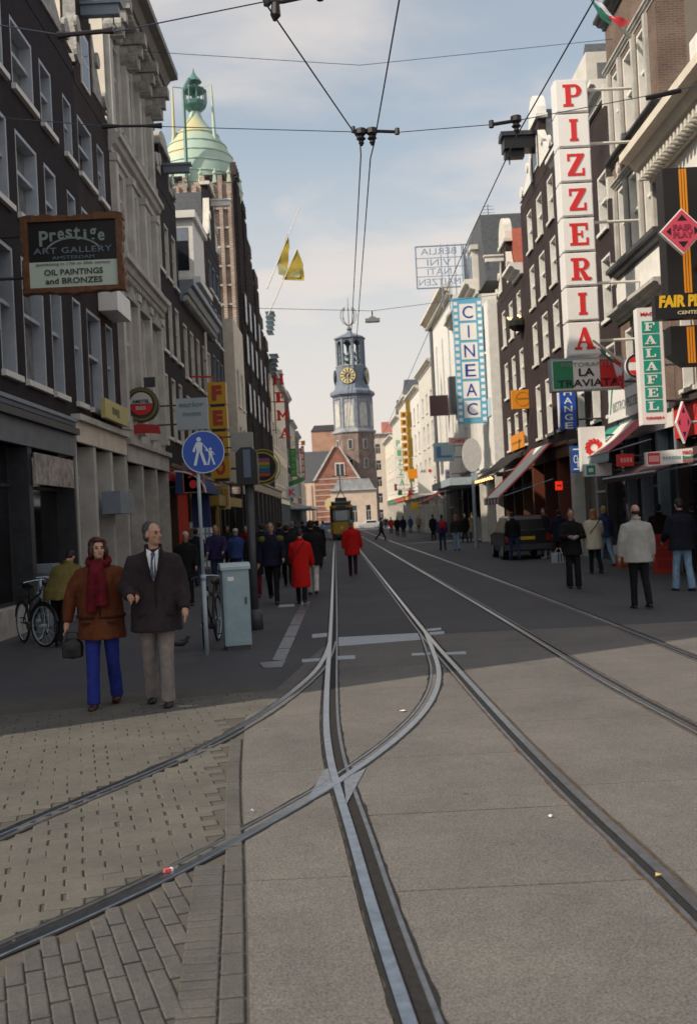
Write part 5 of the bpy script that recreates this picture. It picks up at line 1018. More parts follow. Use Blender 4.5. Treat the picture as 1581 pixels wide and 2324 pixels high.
for nm, lb, u0, v0, u1, v1, Y, m, s_, tm in (
    ('shop_board', 'dark square board hanging on the tall white building', 975, 897, 1017, 943, 80, M('dark_maroon', (.03, .014, .02), .5), '', acryl),
    ('shop_board', 'pale blue square sign with a blue swash left of the white oval', 984, 1004, 1030, 1047, 74, M('ice_blue', (.46, .58, .64), .4), 'L', M('blue_swash', (.10, .25, .45), .5)),
    ('cinema_sign', 'small striped red letter sign above the white oval', 1018, 992, 1058, 1008, 70, M('rose_panel', (.60, .40, .37), .5), 'CAMBI', M('dull_red', (0, 0, 0))),
    ('shop_board', 'orange square board near the stacked orange letter boxes', 925, 1064, 949, 1086, 100, orange, '', acryl),
    ('shop_board', 'white board with small dark letters and a red dot', 948, 1060, 985, 1120, 92, acryl, '', acryl),
    ('shop_board', 'violet lettered white upright board near the red awning', 1011, 1066, 1024, 1112, 72, acryl, '|4', M('violet', (.25, .12, .35), .5)),
    ('pharmacy_sign', 'small green square sign in the far sunlit row', 903, 1112, 912, 1124, 112, green, '', acryl),
    ('shop_board', 'small red square sign in the far sunlit row', 926, 1112, 934, 1124, 108, redlet, '', acryl),
    ('shop_board', 'narrow red sign beyond the green square sign', 895, 1098, 900, 1114, 118, redlet, '', acryl),
    ('shop_board', 'yellow board low in the far sunlit row', 932, 1140, 950, 1156, 104, yellow, '', acryl)):
    t, fr, x0, x1, z0, z1 = sbox(nm, lb, 'sign', u0, v0, u1, v1, Y, .25, m, arm=7.6 if Y > 85 else 8.5)
    if s_[:1] == '|': scribble(t, fr, x0 + (x1 - x0) * .2, x1 - (x1 - x0) * .2, z0 + .1, z1 - .1, tm, int(s_[1]), .004, True)
    elif s_: text(t, s_, fr, (x0 + x1) / 2, (z0 + z1) / 2, tm, h=(z1 - z0) * .6, w=(x1 - x0) * .75, d=.004, bold=.02)
    if 'red dot' in lb: q = MB(fr); q.disc((x1 - .35, z1 - .35), .16, .001, .02, 12); q.build('red_dot', redlet, t); text(t, 'AK', fr, x0 + .55, z1 - .35, black, w=.55, h=.28, d=.003)
t = thing('letter_stack_sign', 'tall stack of orange letter boxes on the sunlit row', 'sign', (6, 112, 5)); fr = FC(112); KEEP.append(fr)
for i in range(8):
    a = at(908 + i * .9, 935 + i * 17.5, 112); q = MB(fr); q.box(a[0], a[0] + .75, -.3, 0, a[2] - .62, a[2]); bx = q.build('letter_box', M('box_amber', (.50, .25, .02), .5), t); q = MB(fr); q.box(a[0] + .2, a[0] + .5, .001, .01, a[2] - .5, a[2] - .12); q.build('letter', woodbrown, bx)
a = at(920, 915, 112); q = MB(fr); q.box(a[0], a[0] + .6, -.4, -.05, 5.5, a[2] + .3); q.build('mast_panel', M('olive_brown', (.22, .15, .03), .5), t); q = MB(fr); q.tube([(a[0] + .3, -.2, 6), (8, -.2, 6)], .06, 5); q.build('bracket', dkgrey, t)
t = thing('restaurant_sign', 'thin white vertical sign with pale green letters far down the sunlit row', 'sign', (4.5, 125, 4)); fr = FC(125); KEEP.append(fr)
for i, ch in enumerate('PIZZA'): a = at(914 - 2.2 - 6 + i * 2.2 - 12, 995 + i * 22, 125); q = MB(fr); q.box(a[0], a[0] + .95, -.2, 0, a[2] - 1.25, a[2]); bx = q.build('letter_box', acryl, t); text(bx, ch, fr, a[0] + .47, a[2] - .6, M('pale_green_text', (.15, .4, .2), .5), h=.75, w=.5, d=.003, name='letter', bold=.03)
t = thing('shop_board', 'orange facade board over the black cafe awning', 'sign', (8.3, 49.5, 5)); q = MB(FRT); q.box(47.6, 51.2, .1, .16, 4.75, 5.5); q.build('panel', orange, t); q = MB(FRT); q.box(48, 50.8, .161, .17, 5.05, 5.15); q.build('lettering', MC['rust_letters'], t)
t, fr, x0, x1, z0, z1 = sbox('neon_sign', 'small glowing red sign in the doorway beside the corner column', 'sign', 1261, 1092, 1276, 1112, 38.5, .15, M('neon_red', (.8, .03, .01), .4, emit=.8))
q = MB(fr); q.box(x0 + .04, x1 - .04, .001, .004, (z0 + z1) / 2 - .03, (z0 + z1) / 2 + .03); q.build('lettering', redlet, t)
# awnings
def awning(label, s0, s1, zt, zb, out, cols, val=.22, valc=None, group='shop awnings over the pavement', fr=FRT, d0=.25):
    t = thing('awning', label, 'awning', fr.T((s0 + s1) / 2, d0, zb), group); n = len(cols); w = (s1 - s0) / n
    for i, m in enumerate(cols):
        a, c = s0 + i * w, s0 + (i + 1) * w; q = MB(fr)
        k = 4
        for j in range(k):
            f0, f1 = j / k, (j + 1) / k; sag = lambda f: -.10 * sin(pi * f) * .5
            q.poly([(a, d0 + out * f0, zt + (zb - zt) * f0 + sag(f0)), (c, d0 + out * f0, zt + (zb - zt) * f0 + sag(f0)), (c, d0 + out * f1, zt + (zb - zt) * f1 + sag(f1)), (a, d0 + out * f1, zt + (zb - zt) * f1 + sag(f1))])
            q.poly([(a, d0 + out * f1, zt + (zb - zt) * f1 + sag(f1) - .02), (c, d0 + out * f1, zt + (zb - zt) * f1 + sag(f1) - .02), (c, d0 + out * f0, zt + (zb - zt) * f0 + sag(f0) - .02), (a, d0 + out * f0, zt + (zb - zt) * f0 + sag(f0) - .02)])
        q.build('stripe', m, t)
    q = MB(fr); n2 = max(6, int((s1 - s0) / .3)); w2 = (s1 - s0) / n2
    vm = valc or cols
    for i in range(n2):
        a = s0 + i * w2; q.mi = i % len(vm); q.prism([(a + .003, zb - val), (a + w2 * .5, zb - val - .06), (a + w2 - .003, zb - val), (a + w2 - .003, zb - .03), (a + .003, zb - .03)], d0 + out - .01, d0 + out + .008)
    q.build('valance', vm, t)
    q = MB(fr); q.tube([(s0, d0 + out, zb), (s1, d0 + out, zb)], .03, 6)
    for s_ in (s0 + .1, s1 - .1): q.tube([(s_, d0, zb + (zt - zb) * .3), (s_, d0 + out - .05, zb)], .022, 5)
    q.build('arm_frame', galv, t); return t
cw, cr = M('canvas_white', (.66, .62, .57), .9), M('canvas_red', (.50, .06, .06), .9)
awning('long sloping white awning with red border and red white blue valance', 40.6, 45.2, 4.45, 2.35, 2.2, [cr] + [cw] * 5 + [cr], valc=[cr, cw, M('canvas_blue', (.06, .15, .35), .9)])
awning('green white and red striped awning over the pizza counter', 27.3, 31.8, 4.2, 3.25, 1.2, [M('canvas_rose', (.52, .10, .13), .9), cw, M('canvas_green', (.03, .27, .19), .9)], valc=[galv])
awning('plain red awning in front of the cinema shops', 76, 84, 4.2, 2.9, 2.2, [M('canvas_crimson', (.42, .05, .08), .9)] * 2, valc=[MC['canvas_crimson']])
awning('dark folded awning over the snack bar at the right edge', 22.3, 26.8, 3.1, 2.5, 1.5, [M('canvas_maroon', (.05, .025, .03), .9)] * 2, valc=[MC['canvas_maroon']], val=.08)
awning('black awning with a row of small bulbs over the brown cafe', 46.6, 54.0, 4.6, 3.5, 1.5, [M('canvas_black', (.02, .018, .018), .9)] * 3, valc=[MC['canvas_black']])
t = thing('light_string', 'string of small warm bulbs along the black awning', 'fairy lights', (7, 50, 3.4)); bulb = M('warm_bulb', (1, .55, .2), .3, emit=4)
q = MB(FRT)
for i in range(16): q.ball((46.8 + i * .46, 1.83, 3.32 + (i % 2) * .07), .045, n=5, m=3)
q.build('bulb', bulb, t); q = MB(FRT); q.tube([(46.7, 1.83, 3.42), (54, 1.83, 3.42)], .012, 4); q.build('wire', black, t)
t = thing('light_string', 'dark round bunch of small warm bulbs on the upper facade left of the tower sign', 'fairy lights', (8, 44, 9.6))
q = MB(); p = at(1178, 735, 47); [q.ball((p[0] + random.uniform(-.5, .5), p[1] + random.uniform(-.5, .5), p[2] + random.uniform(-.25, .4)), .045, n=5, m=3) for i in range(16)]; q.build('bulb', bulb, t); q = MB(); q.ball(p, .55, .5, .35, 9, 5); q.build('wreath', M('dark_fir', (.012, .014, .012), .9, 20, .5, 1, 12), t)
t = thing('canopy', 'flat pale canopy along the far left shop row', 'canopy', (-5, 110, 3)); q = MB(FL); q.box(104.3, 130, .1, 2.2, 3.05, 3.3); q.build('roof', ltblue, t); q = MB(FL); [q.tube([(a, 2.0, 0), (a, 2.0, 3.05)], .05, 5) for a in (105, 113, 121, 129)]; q.build('post', galv, t)
t = thing('shop_canopy', 'yellow brown snack counter canopy behind the sign pole', 'canopy', (-5.3, 43, 2.6)); q = MB(FL); q.prism([(38.8, 2.55), (47, 2.55), (47, 2.95), (38.8, 2.95)], .25, 1.1); q.build('board', M('mustard', (.30, .19, .03), .5), t); q = MB(FL); q.tube([(38.9, 1.0, 0), (38.9, 1.0, 2.55)], .06, 6); q.build('post', M('mustard', (0, 0, 0)), t)
# blue/red fabric drop awning on the left
t = thing('market_awning', 'arched dark blue awning with red side curtains beside the ornate building', 'awning', (-5.3, 32, 2)); q = MB(FL); n = 8; P = [(33.95 + 0, 0)]
navyc = M('canvas_navy', (.03, .05, .16), .9)
for j in range(n):
    a0, a1 = R(90 - j * 11.25), R(90 - (j + 1) * 11.25); P0 = (.25 + 1.0 * cos(a0), 2.9 + .75 * sin(a0)); P1 = (.25 + 1.0 * cos(a1), 2.9 + .75 * sin(a1))
    q.poly([(34.0, *P0), (37.6, *P0), (37.6, *P1), (34.0, *P1)])
for s_ in (34.0, 37.6): q.poly([(s_, .25, 2.9)] + [(s_, .25 + 1.0 * cos(R(a)), 2.9 + .75 * sin(R(a))) for a in range(0, 91, 11)])
q.build('cover', navyc, t)
for s_, m_ in ((34.06, M('canvas_scarlet', (.45, .05, .03), .9)), (37.5, navyc)):
    q = MB(FL); q.prism([(s_, 1.0), (s_ + .1, 1.0), (s_ + .1, 3.4), (s_, 3.4)], .3, .62); q.build('curtain', m_, t)
q = MB(FL); q.prism([(36, 1.2), (36.1, 1.2), (36.1, 3.2), (36, 3.2)], .5, 1.1); q.build('curtain', navyc, t)
q = MB(FL); q.tube([(34.0, .25, 3.66)] + [(34.0, .25 + 1.02 * cos(R(a)), 2.9 + .77 * sin(R(a))) for a in range(90, -1, -15)], .03, 5); q.build('edge_tape', acryl, t)
# flags
def flag(label, base, tip, cloth, mats, group=None, cat='flag'):
    base, tip = Vector(base), Vector(tip); t = thing('flag', label, cat, base, group); q = MB(); q.tube([base, tip], [.06, .03], 6); q.build('pole', offwhite, t)
    for pts, m in zip(cloth, mats):
        q = MB(); n = 8; A, B, C, D = [Vector(p) for p in pts]; g = []
        for i in range(n + 1):
            row = []
            for j in range(n + 1):
                f, h_ = i / n, j / n; p = (A * (1 - f) + B * f) * (1 - h_) + (D * (1 - f) + C * f) * h_; p = p + Vector((.05, .28, 0)) * sin(f * 7 + h_ * 3) * (.3 + h_) * (B - A).length * .12; row.append(q.vert(p))
            g.append(row)
        for i in range(n):
            for j in range(n): q.face([g[i][j], g[i + 1][j], g[i + 1][j + 1], g[i][j + 1]])
        q.build('cloth', m, t, True)
gy = M('flag_gold', (.36, .27, .04), .8, 3, .2); gp_ = M('flag_panel', (.38, .36, .18), .8, 3, .2); P = lambda u, v, Y=78: at(u, v, Y)
flag('yellow flag on the upper slanting pole of the theatre', (-5.4, *P(600, 655)[1:]), P(680, 470), [[P(653, 530), P(629, 592), P(652, 608), P(657, 560)], [P(629, 592), P(632, 622), P(650, 628), P(652, 608)]], [gy, gp_], 'yellow flags on the theatre')
flag('yellow flag with pale centre on the lower slanting pole of the theatre', (-5.4, *P(600, 715)[1:]), P(676, 560), [[P(674, 564), P(640, 634), P(690, 637), P(688, 600)], [P(672, 590), P(656, 628), P(680, 630), P(682, 606)]], [gy, M('flag_panel', (0, 0, 0))], 'yellow flags on the theatre')
Q = lambda u, v: at(u, v, 26.5); fg, fw, frd = M('flag_green', (.02, .14, .10), .85), M('flag_white', (.55, .56, .60), .85), M('flag_red', (.45, .03, .04), .85)
flag('green white and red flag at the top of the tall brown house', (8.3, 27.6, Q(1430, 40)[2]), Q(1330, -25), [[Q(1336, -8), Q(1362, 40), Q(1392, 60), Q(1375, 30)], [Q(1345, -4), Q(1375, 30), Q(1395, 42), Q(1365, 6)], [Q(1375, 34), Q(1408, 62), Q(1430, 46), Q(1400, 36)]], [fg, fw, frd], 'tricolour flags of the restaurant')
Q2 = lambda u, v: at(u, v, 26.9)
flag('drooping green white and red flag over the right end of the tricolour board', (8.4, 27.2, Q2(1440, 880)[2]), Q2(1345, 772), [[Q2(1352, 785), Q2(1375, 812), Q2(1412, 840), Q2(1390, 816)], [Q2(1388, 815), Q2(1398, 850), Q2(1408, 870), Q2(1412, 838)], [Q2(1405, 845), Q2(1398, 868), Q2(1416, 886), Q2(1414, 842)]], [fg, fw, frd], 'tricolour flags of the restaurant')
# ================= street furniture =================
px_, py_ = gd(470, 1487)
t = thing('pedestrian_sign', 'round blue sign with white walking adult and child on a grey pole', 'road sign', (px_, py_, 0)); zc = at(462, 1026, py_)[2]
q = MB(); q.tube([(px_, py_, 0), (px_, py_, 1.05)], .032, 10); q.tube([(px_, py_, 1.05), (px_, py_, 1.12)], .042, 10); q.tube([(px_, py_, 1.12), (px_, py_, zc + .25)], .026, 10); q.build('pole', galv, t, True)
fr = FC(py_ - .04); KEEP.append(fr); sx = at(462, 1026, py_)[0]; q = MB(fr); q.disc((sx, zc), .297, -.008, 0, 36); q.build('disc', blue, t); q = MB(fr); q.ring((sx, zc), .283, .297, .0005, .003, 36); q.build('rim', M('rim_white', (.45, .55, .62), .4), t)
def pict(cx, cz, k, arm):
    q = MB(fr); q.disc((cx, cz + .155 * k), .032 * k, .001, .004, 12)
    L = [[(-.035, -.01), (.04, -.01), (.048, .1), (.03, .118), (-.03, .118), (-.045, .1)], [(-.035, -.012), (.0, -.012), (-.045, -.2), (-.085, -.2)], [(.001, -.012), (.04, -.012), (.1, -.2), (.058, -.2)], [(-.046, .098), (-.03, .116), (-.06, -.02), (-.095, -.005)] if arm else [(-.046, .098), (-.03, .116), (-.11, .15), (-.12, .13)], [(.03, .117), (.048, .1), (.13, .0), (.115, -.015)] if arm else [(.03, .117), (.048, .1), (.1, .03), (.085, .02)]]
    for i, p in enumerate(L):
        a = sum(p[j][0] * p[(j + 1) % len(p)][1] - p[(j + 1) % len(p)][0] * p[j][1] for j in range(len(p)));  p = p if a > 0 else p[::-1]
        q.prism([(cx + x * k, cz + z * k) for x, z in p], .001, .0035 + i * .0003)
    return q.build('pictogram', M('sign_white', (.60, .68, .72), .4), t)
pict(sx - .055, zc + .02, 1.02, True); pict(sx + .10, zc - .06, .62, False)
# control cabinet
bx_, by_ = gd(537, 1474); by_ += .12; zt = at(537, 1282, by_)[2]
t = thing('control_cabinet', 'waist high pale blue grey metal street cabinet', 'cabinet', (bx_, by_, 0)); rz = Fr((bx_, by_, 0), (cos(R(-14)), sin(R(-14)), 0), (sin(R(-14)) * -1 * -1, -cos(R(-14)), 0)); rz = Fr((bx_, by_, 0), (cos(R(14)), sin(R(14)), 0), (sin(R(14)), -cos(R(14)), 0)); KEEP.append(rz)
cabm = M('cabinet_paint', (.27, .36, .39), .45, 5, .12)
q = MB(rz); q.box(-.19, .19, -.17, .17, .06, zt - .06); q.build('body', cabm, t); q = MB(rz); q.box(-.17, .17, -.15, .15, 0, .06); q.build('plinth', dkgrey, t)
q = MB(rz); q.profile([(-.2, zt - .06), (-.2, zt - .02), (-.08, zt + .035), (.12, zt + .03), (.2, zt - .02), (.2, zt - .06)], -.215, .215); q.build('lid', M('cabinet_lid', (.36, .45, .48), .45, 5, .12), t)
q = MB(rz); q.box(-.165, .165, .17, .178, .1, zt - .1); d_ = q.build('door', cabm, t); q = MB(rz); q.box(.12, .14, .178, .2, .65, .75); q.build('handle', dkgrey, d_); q = MB(rz); q.box(-.12, -.03, .1785, .182, zt - .22, zt - .16); q.build('sticker', acryl, d_)
# traffic light seen from the back
lx, ly = -1.66, 17.2
t = thing('traffic_light', 'dark traffic light seen from its side above the street cabinet', 'traffic light', (lx, ly, 0)); q = MB(); q.tube([(lx, ly, 0), (lx, ly, 2.5)], .07, 10); q.lathe((lx, ly, 0), [(.13, 0), (.12, .25), (.07, .35)], 10); q.build('pole', dkgrey, t, True)
zc = at(552, 1058, ly)[2]; q = MB(); q.box(lx - .19, lx + .17, ly - .14, ly + .14, zc - .32, zc + .22); q.prism([(lx - .19, zc + .22), (lx + .17, zc + .22), (lx + .08, zc + .31), (lx - .1, zc + .31)], ly - .13, ly + .13); q.build('housing', black, t)
q = MB(); q.box(lx - .06, lx + .06, ly - .155, ly - .141, zc - .2, zc + .27); q.build('back_strip', M('strip_blue', (.10, .13, .20), .5), t)
for k in range(3): q = MB(); q.tube([(lx - .02, ly + .14, zc + .12 - k * .17), (lx - .02, ly + .28, zc + .1 - k * .17)], .075, 10); q.build('visor', black, t)
# overhead wires
wire = M('wire_metal', (.05, .065, .10), .5); ins = M('insulator_brown', (.018, .013, .016), .4)
def wirething(label, runs, r, group='overhead tram wires'):
    t = thing('overhead_wire', label, 'wire', runs[0][0], group)
    for P_ in runs: q = MB(); q.tube(P_, r, 5); q.build('wire', wire, t)
    return t
far1 = [(.1, 40, 5.62), (-.25, 80, 5.62), (-1.2, 160, 5.7)]
wirething('left contact wire running straight to the clock tower with a branch over the left', [[(-.60, 6.4, 5.66), (-.51, 7.1, 5.62), (-.36, 7.6, 5.58), (.30, 10.1, 5.55), (.31, 10.4, 5.52), (.22, 24, 5.6)] + far1], .0068)
wirething('contact wire coming straight overhead to the middle hanger', [[(.60, 6.4, 5.6), (.56, 7.5, 5.6), (.44, 10.2, 5.55), (.41, 10.5, 5.52), (.34, 24, 5.6), (.2, 40, 5.62), (-.1, 80, 5.62), (-1.1, 160, 5.7)]], .0068)
wirething('contact wire of the right hand track passing the black hoist beam', [[(2.05, 6.2, 5.6), (2.02, 7.6, 5.58), (1.90, 10.2, 5.6), (1.98, 15, 5.85), (2.0, 24, 5.9), (1.9, 45, 5.8), (1.2, 90, 5.8)]], .0068)
def hanger(q, x, y, z):
    q.lathe((x, y, z - .16), [(.012, 0), (.03, .03), (.022, .05), (.05, .07), (.028, .1), (.055, .12), (.055, .17)], 8); return q
sp = wirething('nearest span wire high across the street with the left insulator bar', [[(-6, 7.4, 6.6), (-3.2, 7.5, 5.75), (-1.95, 7.6, 5.53)], [(-1.62, 7.6, 5.53), (-.36, 7.6, 5.72), (.2, 7.6, 5.74), (2.5, 7.6, 6.1), (8.5, 7.6, 7.4)]], .005, 'span wires across the street')
q = MB(); q.tube([(-2.0, 7.6, 5.53), (-1.9, 7.6, 5.535), (-1.66, 7.6, 5.545), (-1.58, 7.6, 5.55)], [.03, .018, .018, .03], 7); q.tube([(-.42, 7.6, 5.70), (-.3, 7.6, 5.70), (-.02, 7.6, 5.745)], .014, 6); q.tube([(-.42, 7.6, 5.68), (-.42, 7.6, 5.76)], .028, 7); q.tube([(-.02, 7.6, 5.70), (-.02, 7.6, 5.77)], .028, 7); q.tube([(-.37, 7.6, 5.56), (-.36, 7.6, 5.60), (-.355, 7.6, 5.69)], [.012, .04, .03], 8); q.build('insulator', ins, sp)
sp = wirething('middle span wire carrying the double hanger over the tracks', [[(-6, 10.3, 6.4), (-2.25, 10.2, 5.87)], [(-1.72, 10.2, 5.84), (.2, 10.2, 5.69), (.68, 10.2, 5.66), (1.62, 10.2, 5.69)], [(1.9, 10.2, 5.72), (3.2, 10.2, 5.9), (8.5, 10.2, 6.7)]], .0045, 'span wires across the street')
q = MB(); q.tube([(-2.28, 10.2, 5.87), (-2.1, 10.2, 5.862), (-1.85, 10.2, 5.852), (-1.68, 10.2, 5.845)], [.03, .014, .014, .03], 7)
for x in (.315, .425): hanger(q, x, 10.2, 5.70)
q.tube([(.24, 10.2, 5.69), (.5, 10.2, 5.68), (.68, 10.2, 5.665)], .016, 6); q.tube([(.24, 10.2, 5.68), (.24, 10.2, 5.74)], .022, 6); q.tube([(.68, 10.2, 5.64), (.68, 10.2, 5.70)], .026, 6)
q.tube([(1.63, 10.2, 5.69), (1.9, 10.2, 5.72)], .018, 6); q.tube([(1.63, 10.2, 5.66), (1.63, 10.2, 5.73)], .026, 6); hanger(q, 1.88, 10.2, 5.75); q.tube([(3.2, 10.2, 5.88), (3.55, 10.2, 5.94)], .025, 6); q.build('insulator', ins, sp)
wirething('thin faint wire high across the sky below the first span', [[(-6, 30, 16.0), (1, 30, 15.2), (8.5, 30, 15.6)]], .009, 'span wires across the street')
sp = wirething('far span wire holding the hanging street lamp', [[(-6, 45, 11.5), (1.5, 45, 10.95), (8.5, 45, 11.5)]], .012, 'span wires across the street')
lp = at(845, 726, 45); t = thing('street_lamp', 'grey street lamp hung on a wire over the middle of the street', 'street lamp', lp); q = MB(); q.box(lp[0] - .32, lp[0] + .32, 44.85, 45.15, lp[2] - .08, lp[2] + .06); q.prism([(lp[0] - .2, lp[2] + .06), (lp[0] + .2, lp[2] + .06), (lp[0] + .1, lp[2] + .14), (lp[0] - .1, lp[2] + .14)], 44.9, 45.1); q.build('housing', M('lamp_grey', (.25, .23, .25), .5), t); q = MB(); q.tube([(lp[0], 45, lp[2] + .14), (lp[0], 45, 10.96)], .03, 5); q.build('hanger', dkgrey, t); q = MB(); q.box(lp[0] - .28, lp[0] + .28, 44.88, 45.12, lp[2] - .1, lp[2] - .081); q.build('diffuser', acryl, t)
t = thing('drainpipe', 'thin white drainpipe above the pale blue square sign', 'drainpipe', (-5.9, 44.8, 4)); q = MB(FL); q.tube([(44.6, .1, 3.9), (44.6, .1, 10.3)], .06, 8); q.build('pipe', white, t); q = MB(FL); [q.box(44.5, 44.7, .003, .12, z, z + .08) for z in (5, 7, 9)]; q.build('clip', greypaint, t)
# small antennas on the right roofs
for lb, x, y, z in (('thin roof aerial on the blank plastered house', 10, 58, 13.2), ('thin roof aerial on the grey mansard roof', 10.5, 69, 20.3)):
    t = thing('roof_aerial', lb, 'aerial', (x, y, z)); q = MB(); q.tube([(x, y, z), (x, y, z + 2.4)], .025, 5); q.build('mast', dkgrey, t); q = MB(); [q.tube([(x - .5 + k * .05, y, z + 1.6 + k * .22), (x + .5 - k * .05, y, z + 1.6 + k * .22)], .015, 4) for k in range(4)]; q.build('element', dkgrey, t)
# ================= people =================
TS = bpy.data.scenes.new('workbench'); TS_DG = TS.view_layers[0]
def fuse(b, name, voxel, mat, parent, folds=0, seed=0, smooth=4, paint=None):
    """join overlapping closed shapes into one continuous skin"""
    o_ = ORG[parent.name]; me = bpy.data.meshes.new(name); me.from_pydata(b.v, [], b.f)
    ob = bpy.data.objects.new('w', me); TS.collection.objects.link(ob)
    m = ob.modifiers.new('r', 'REMESH'); m.mode = 'VOXEL'; m.voxel_size = voxel
    s = ob.modifiers.new('s', 'SMOOTH'); s.iterations = smooth; s.factor = .5
    TS_DG.update(); dg = TS_DG.depsgraph; ev = ob.evaluated_get(dg); out = bpy.data.meshes.new_from_object(ev, depsgraph=dg)
    bpy.data.objects.remove(ob); bpy.data.meshes.remove(me)
    if folds:
        for v in out.vertices:
            n_ = noise.noise(Vector((v.co.x * 11 + seed, v.co.y * 11, v.co.z * 2.6))) * .7 + noise.noise(Vector((v.co.x * 22, v.co.y * 22 + seed, v.co.z * 9))) * .4
            v.co += v.normal * n_ * folds
    out.name = name; out.materials.clear(); out.materials.append(mat)
    out.polygons.foreach_set('use_smooth', [True] * len(out.polygons)); out.update()
    ob = bpy.data.objects.new(name, out); COL.objects.link(ob); ob.parent = parent; ORG[ob.name] = o_
    return ob
def cloth(name, col, na=.22): return M(name, col, .9, 9, na, .25, 60, spec=.15)
skin = M('skin', (.42, .235, .165), .55, 14, .12, spec=.3); skin2 = M('skin_pale', (.50, .29, .21), .5, 14, .12, spec=.3)
HAIR = {'dark': M('hair_dark', (.014, .010, .009), .6, 30, .5), 'auburn': M('hair_auburn', (.045, .012, .010), .5, 40, .5), 'grey': M('hair_grey', (.16, .16, .165), .65, 30, .3), 'white': M('hair_white', (.45, .45, .45), .7, 30, .2), 'ginger': M('hair_ginger', (.26, .11, .045), .6, 30, .35), 'blond': M('hair_blond', (.34, .22, .09), .6, 30, .3), 'pepper': M('hair_pepper', (.045, .045, .05), .6, 30, .4)}
shoe_m = M('shoe_leather', (.015, .012, .012), .4)
def person(label, x, y, h, face=0, coat=None, hem=.5, coatcol=None, legs=None, hair='dark', style='short', la=12, ra=-12, lk=4, rk=18, arms=((8, 4, 12, 0), (8, -4, 12, 0)), lean=2, yaw=0, pitch=0, vox=.02, bulk=1.0, shoe=None, flare=0, fig=None, headless=False, skn=None, collar=True, group='pedestrians in the shopping street', skirt=False, tilt=0, hands=True):
    """face: 0 looks at the camera, 180 away from it, 90 to the right"""
    k = h / 1.76; t = thing('person', label, 'person', (x, y, 0), group); skn = skn or skin
    rot = Matrix.Rotation(R(face), 3, 'Z')
    class B2(MB):
        def vert(b, p): b.v.append(rot @ (Vector(p) * k)); return len(b.v) - 1
    ln = R(lean); tl = R(tilt)
    # --- joints
    def leg(sx, a, kn):
        a, kn = R(a), R(kn); hp = Vector((sx * .085, 0, .93)); kp = hp + Vector((sx * .005, -sin(a), -cos(a))) * .43; ap = kp + Vector((0, -sin(a - kn), -cos(a - kn))) * .42
        return hp, kp, ap
    L, Rg = leg(1, la, lk), leg(-1, ra, rk); low = min(L[2].z, Rg[2].z) - .085; dz = Vector((0, 0, -low))
    L = [p + dz for p in L]; Rg = [p + dz for p in Rg]; P = Vector((0, 0, .95)) + dz
    sd = Vector((sin(tl), -sin(ln), cos(ln))); C = P + sd * .50; N = C + sd * .07; Hd = C + Vector((sin(tl) * .2, -sin(ln) * .14 - .012 - sin(R(pitch)) * .06, .222 - (1 - cos(ln)) * .1 - (.05 if pitch > 25 else 0)))
    def arm(sx, ab, sw, el, inn):
        ab, sw, el, inn = R(ab), R(sw), R(el), R(inn); S_ = C + Vector((sx * .185, 0, -.015)); E_ = S_ + Vector((sx * sin(ab), -sin(sw) * cos(ab), -cos(sw) * cos(ab))) * .29
        W_ = E_ + Vector((sx * (sin(ab) * .5 - sin(inn)), -sin(sw + el) * cos(inn), -cos(sw + el) * cos(inn))).normalized() * .255; return S_, E_, W_
    A = [arm(1, *arms[0]), arm(-1, *arms[1])]
    hr = Matrix.Rotation(R(yaw), 3, 'Z') @ Matrix.Rotation(R(pitch), 3, 'X')
    def hp_(p): return Hd + hr @ Vector(p)
    def ell(b, c, r, hrot=True, n=12, m=8): b.ball(c, *r, n, m, hr if hrot else None)
    hero = vox < .012
    # --- body: one skin
    b = B2()
    ell(b, hp_((0, .012, .03)), (.073, .093, .088)); ell(b, hp_((0, -.018, -.035)), (.058, .068, .078)); ell(b, hp_((0, -.048, -.078)), (.036, .036, .032))
    ell(b, hp_((0, -.094, -.018)), (.012, .02, .026), True, 8, 5); ell(b, hp_((0, -.083, .006)), (.010, .016, .03), True, 8, 5)
    if hero: ell(b, hp_((0, -.079, .028)), (.045, .012, .010), True, 8, 5); ell(b, hp_((0, -.083, -.058)), (.022, .010, .008), True, 8, 5); ell(b, hp_((.036, -.064, -.022)), (.022, .02, .02), True, 8, 5); ell(b, hp_((-.036, -.064, -.022)), (.022, .02, .02), True, 8, 5)
    for s in (1, -1): ell(b, hp_((s * .074, .006, -.012)), (.010, .02, .03), True, 8, 5)
    b.tube([hp_((0, .015, -.05)), N + Vector((0, .01, .03)), C], [.05, .051, .05], 10)
    for z, rx, ry in (): pass
    b.tube([P - Vector((0, 0, .05)), P + sd * .2, P + sd * .38, C], [.12, .115 if lean < 20 else .09, .125 if lean < 20 else .08, .10 if lean < 20 else .06], 12)
    for S_, E_, W_ in A:
        b.tube([C + (S_ - C) * .3 - Vector((0, 0, .03)), S_ - Vector((0, 0, .04)), E_, W_], [.045, .045, .042, .028], 8)
        d = (W_ - E_).normalized(); sx = 1 if S_.x > C.x else -1
        if hands:
            side = d.cross(Vector((1, 0, 0))).normalized() if abs(d.x) < .9 else Vector((0, 0, 1)); nor = d.cross(side).normalized()
            b.tube([W_ - d * .03, W_ + d * .03, W_ + d * .085], [.026, .034, .03], 8)
            for q in range(4): o_ = side * (q - 1.5) * .019; ln_ = (.062, .075, .072, .056)[q]; b.tube([W_ + d * .07 + o_, W_ + d * (.085 + ln_ * .5) + o_ * 1.05 + nor * .006, W_ + d * (.085 + ln_) + o_ + nor * .022], [.011, .0095, .007], 6)
            b.tube([W_ + d * .02 - side * .02, W_ + d * .055 - side * .045, W_ + d * .085 - side * .05 + nor * .012], [.014, .011, .008], 6)
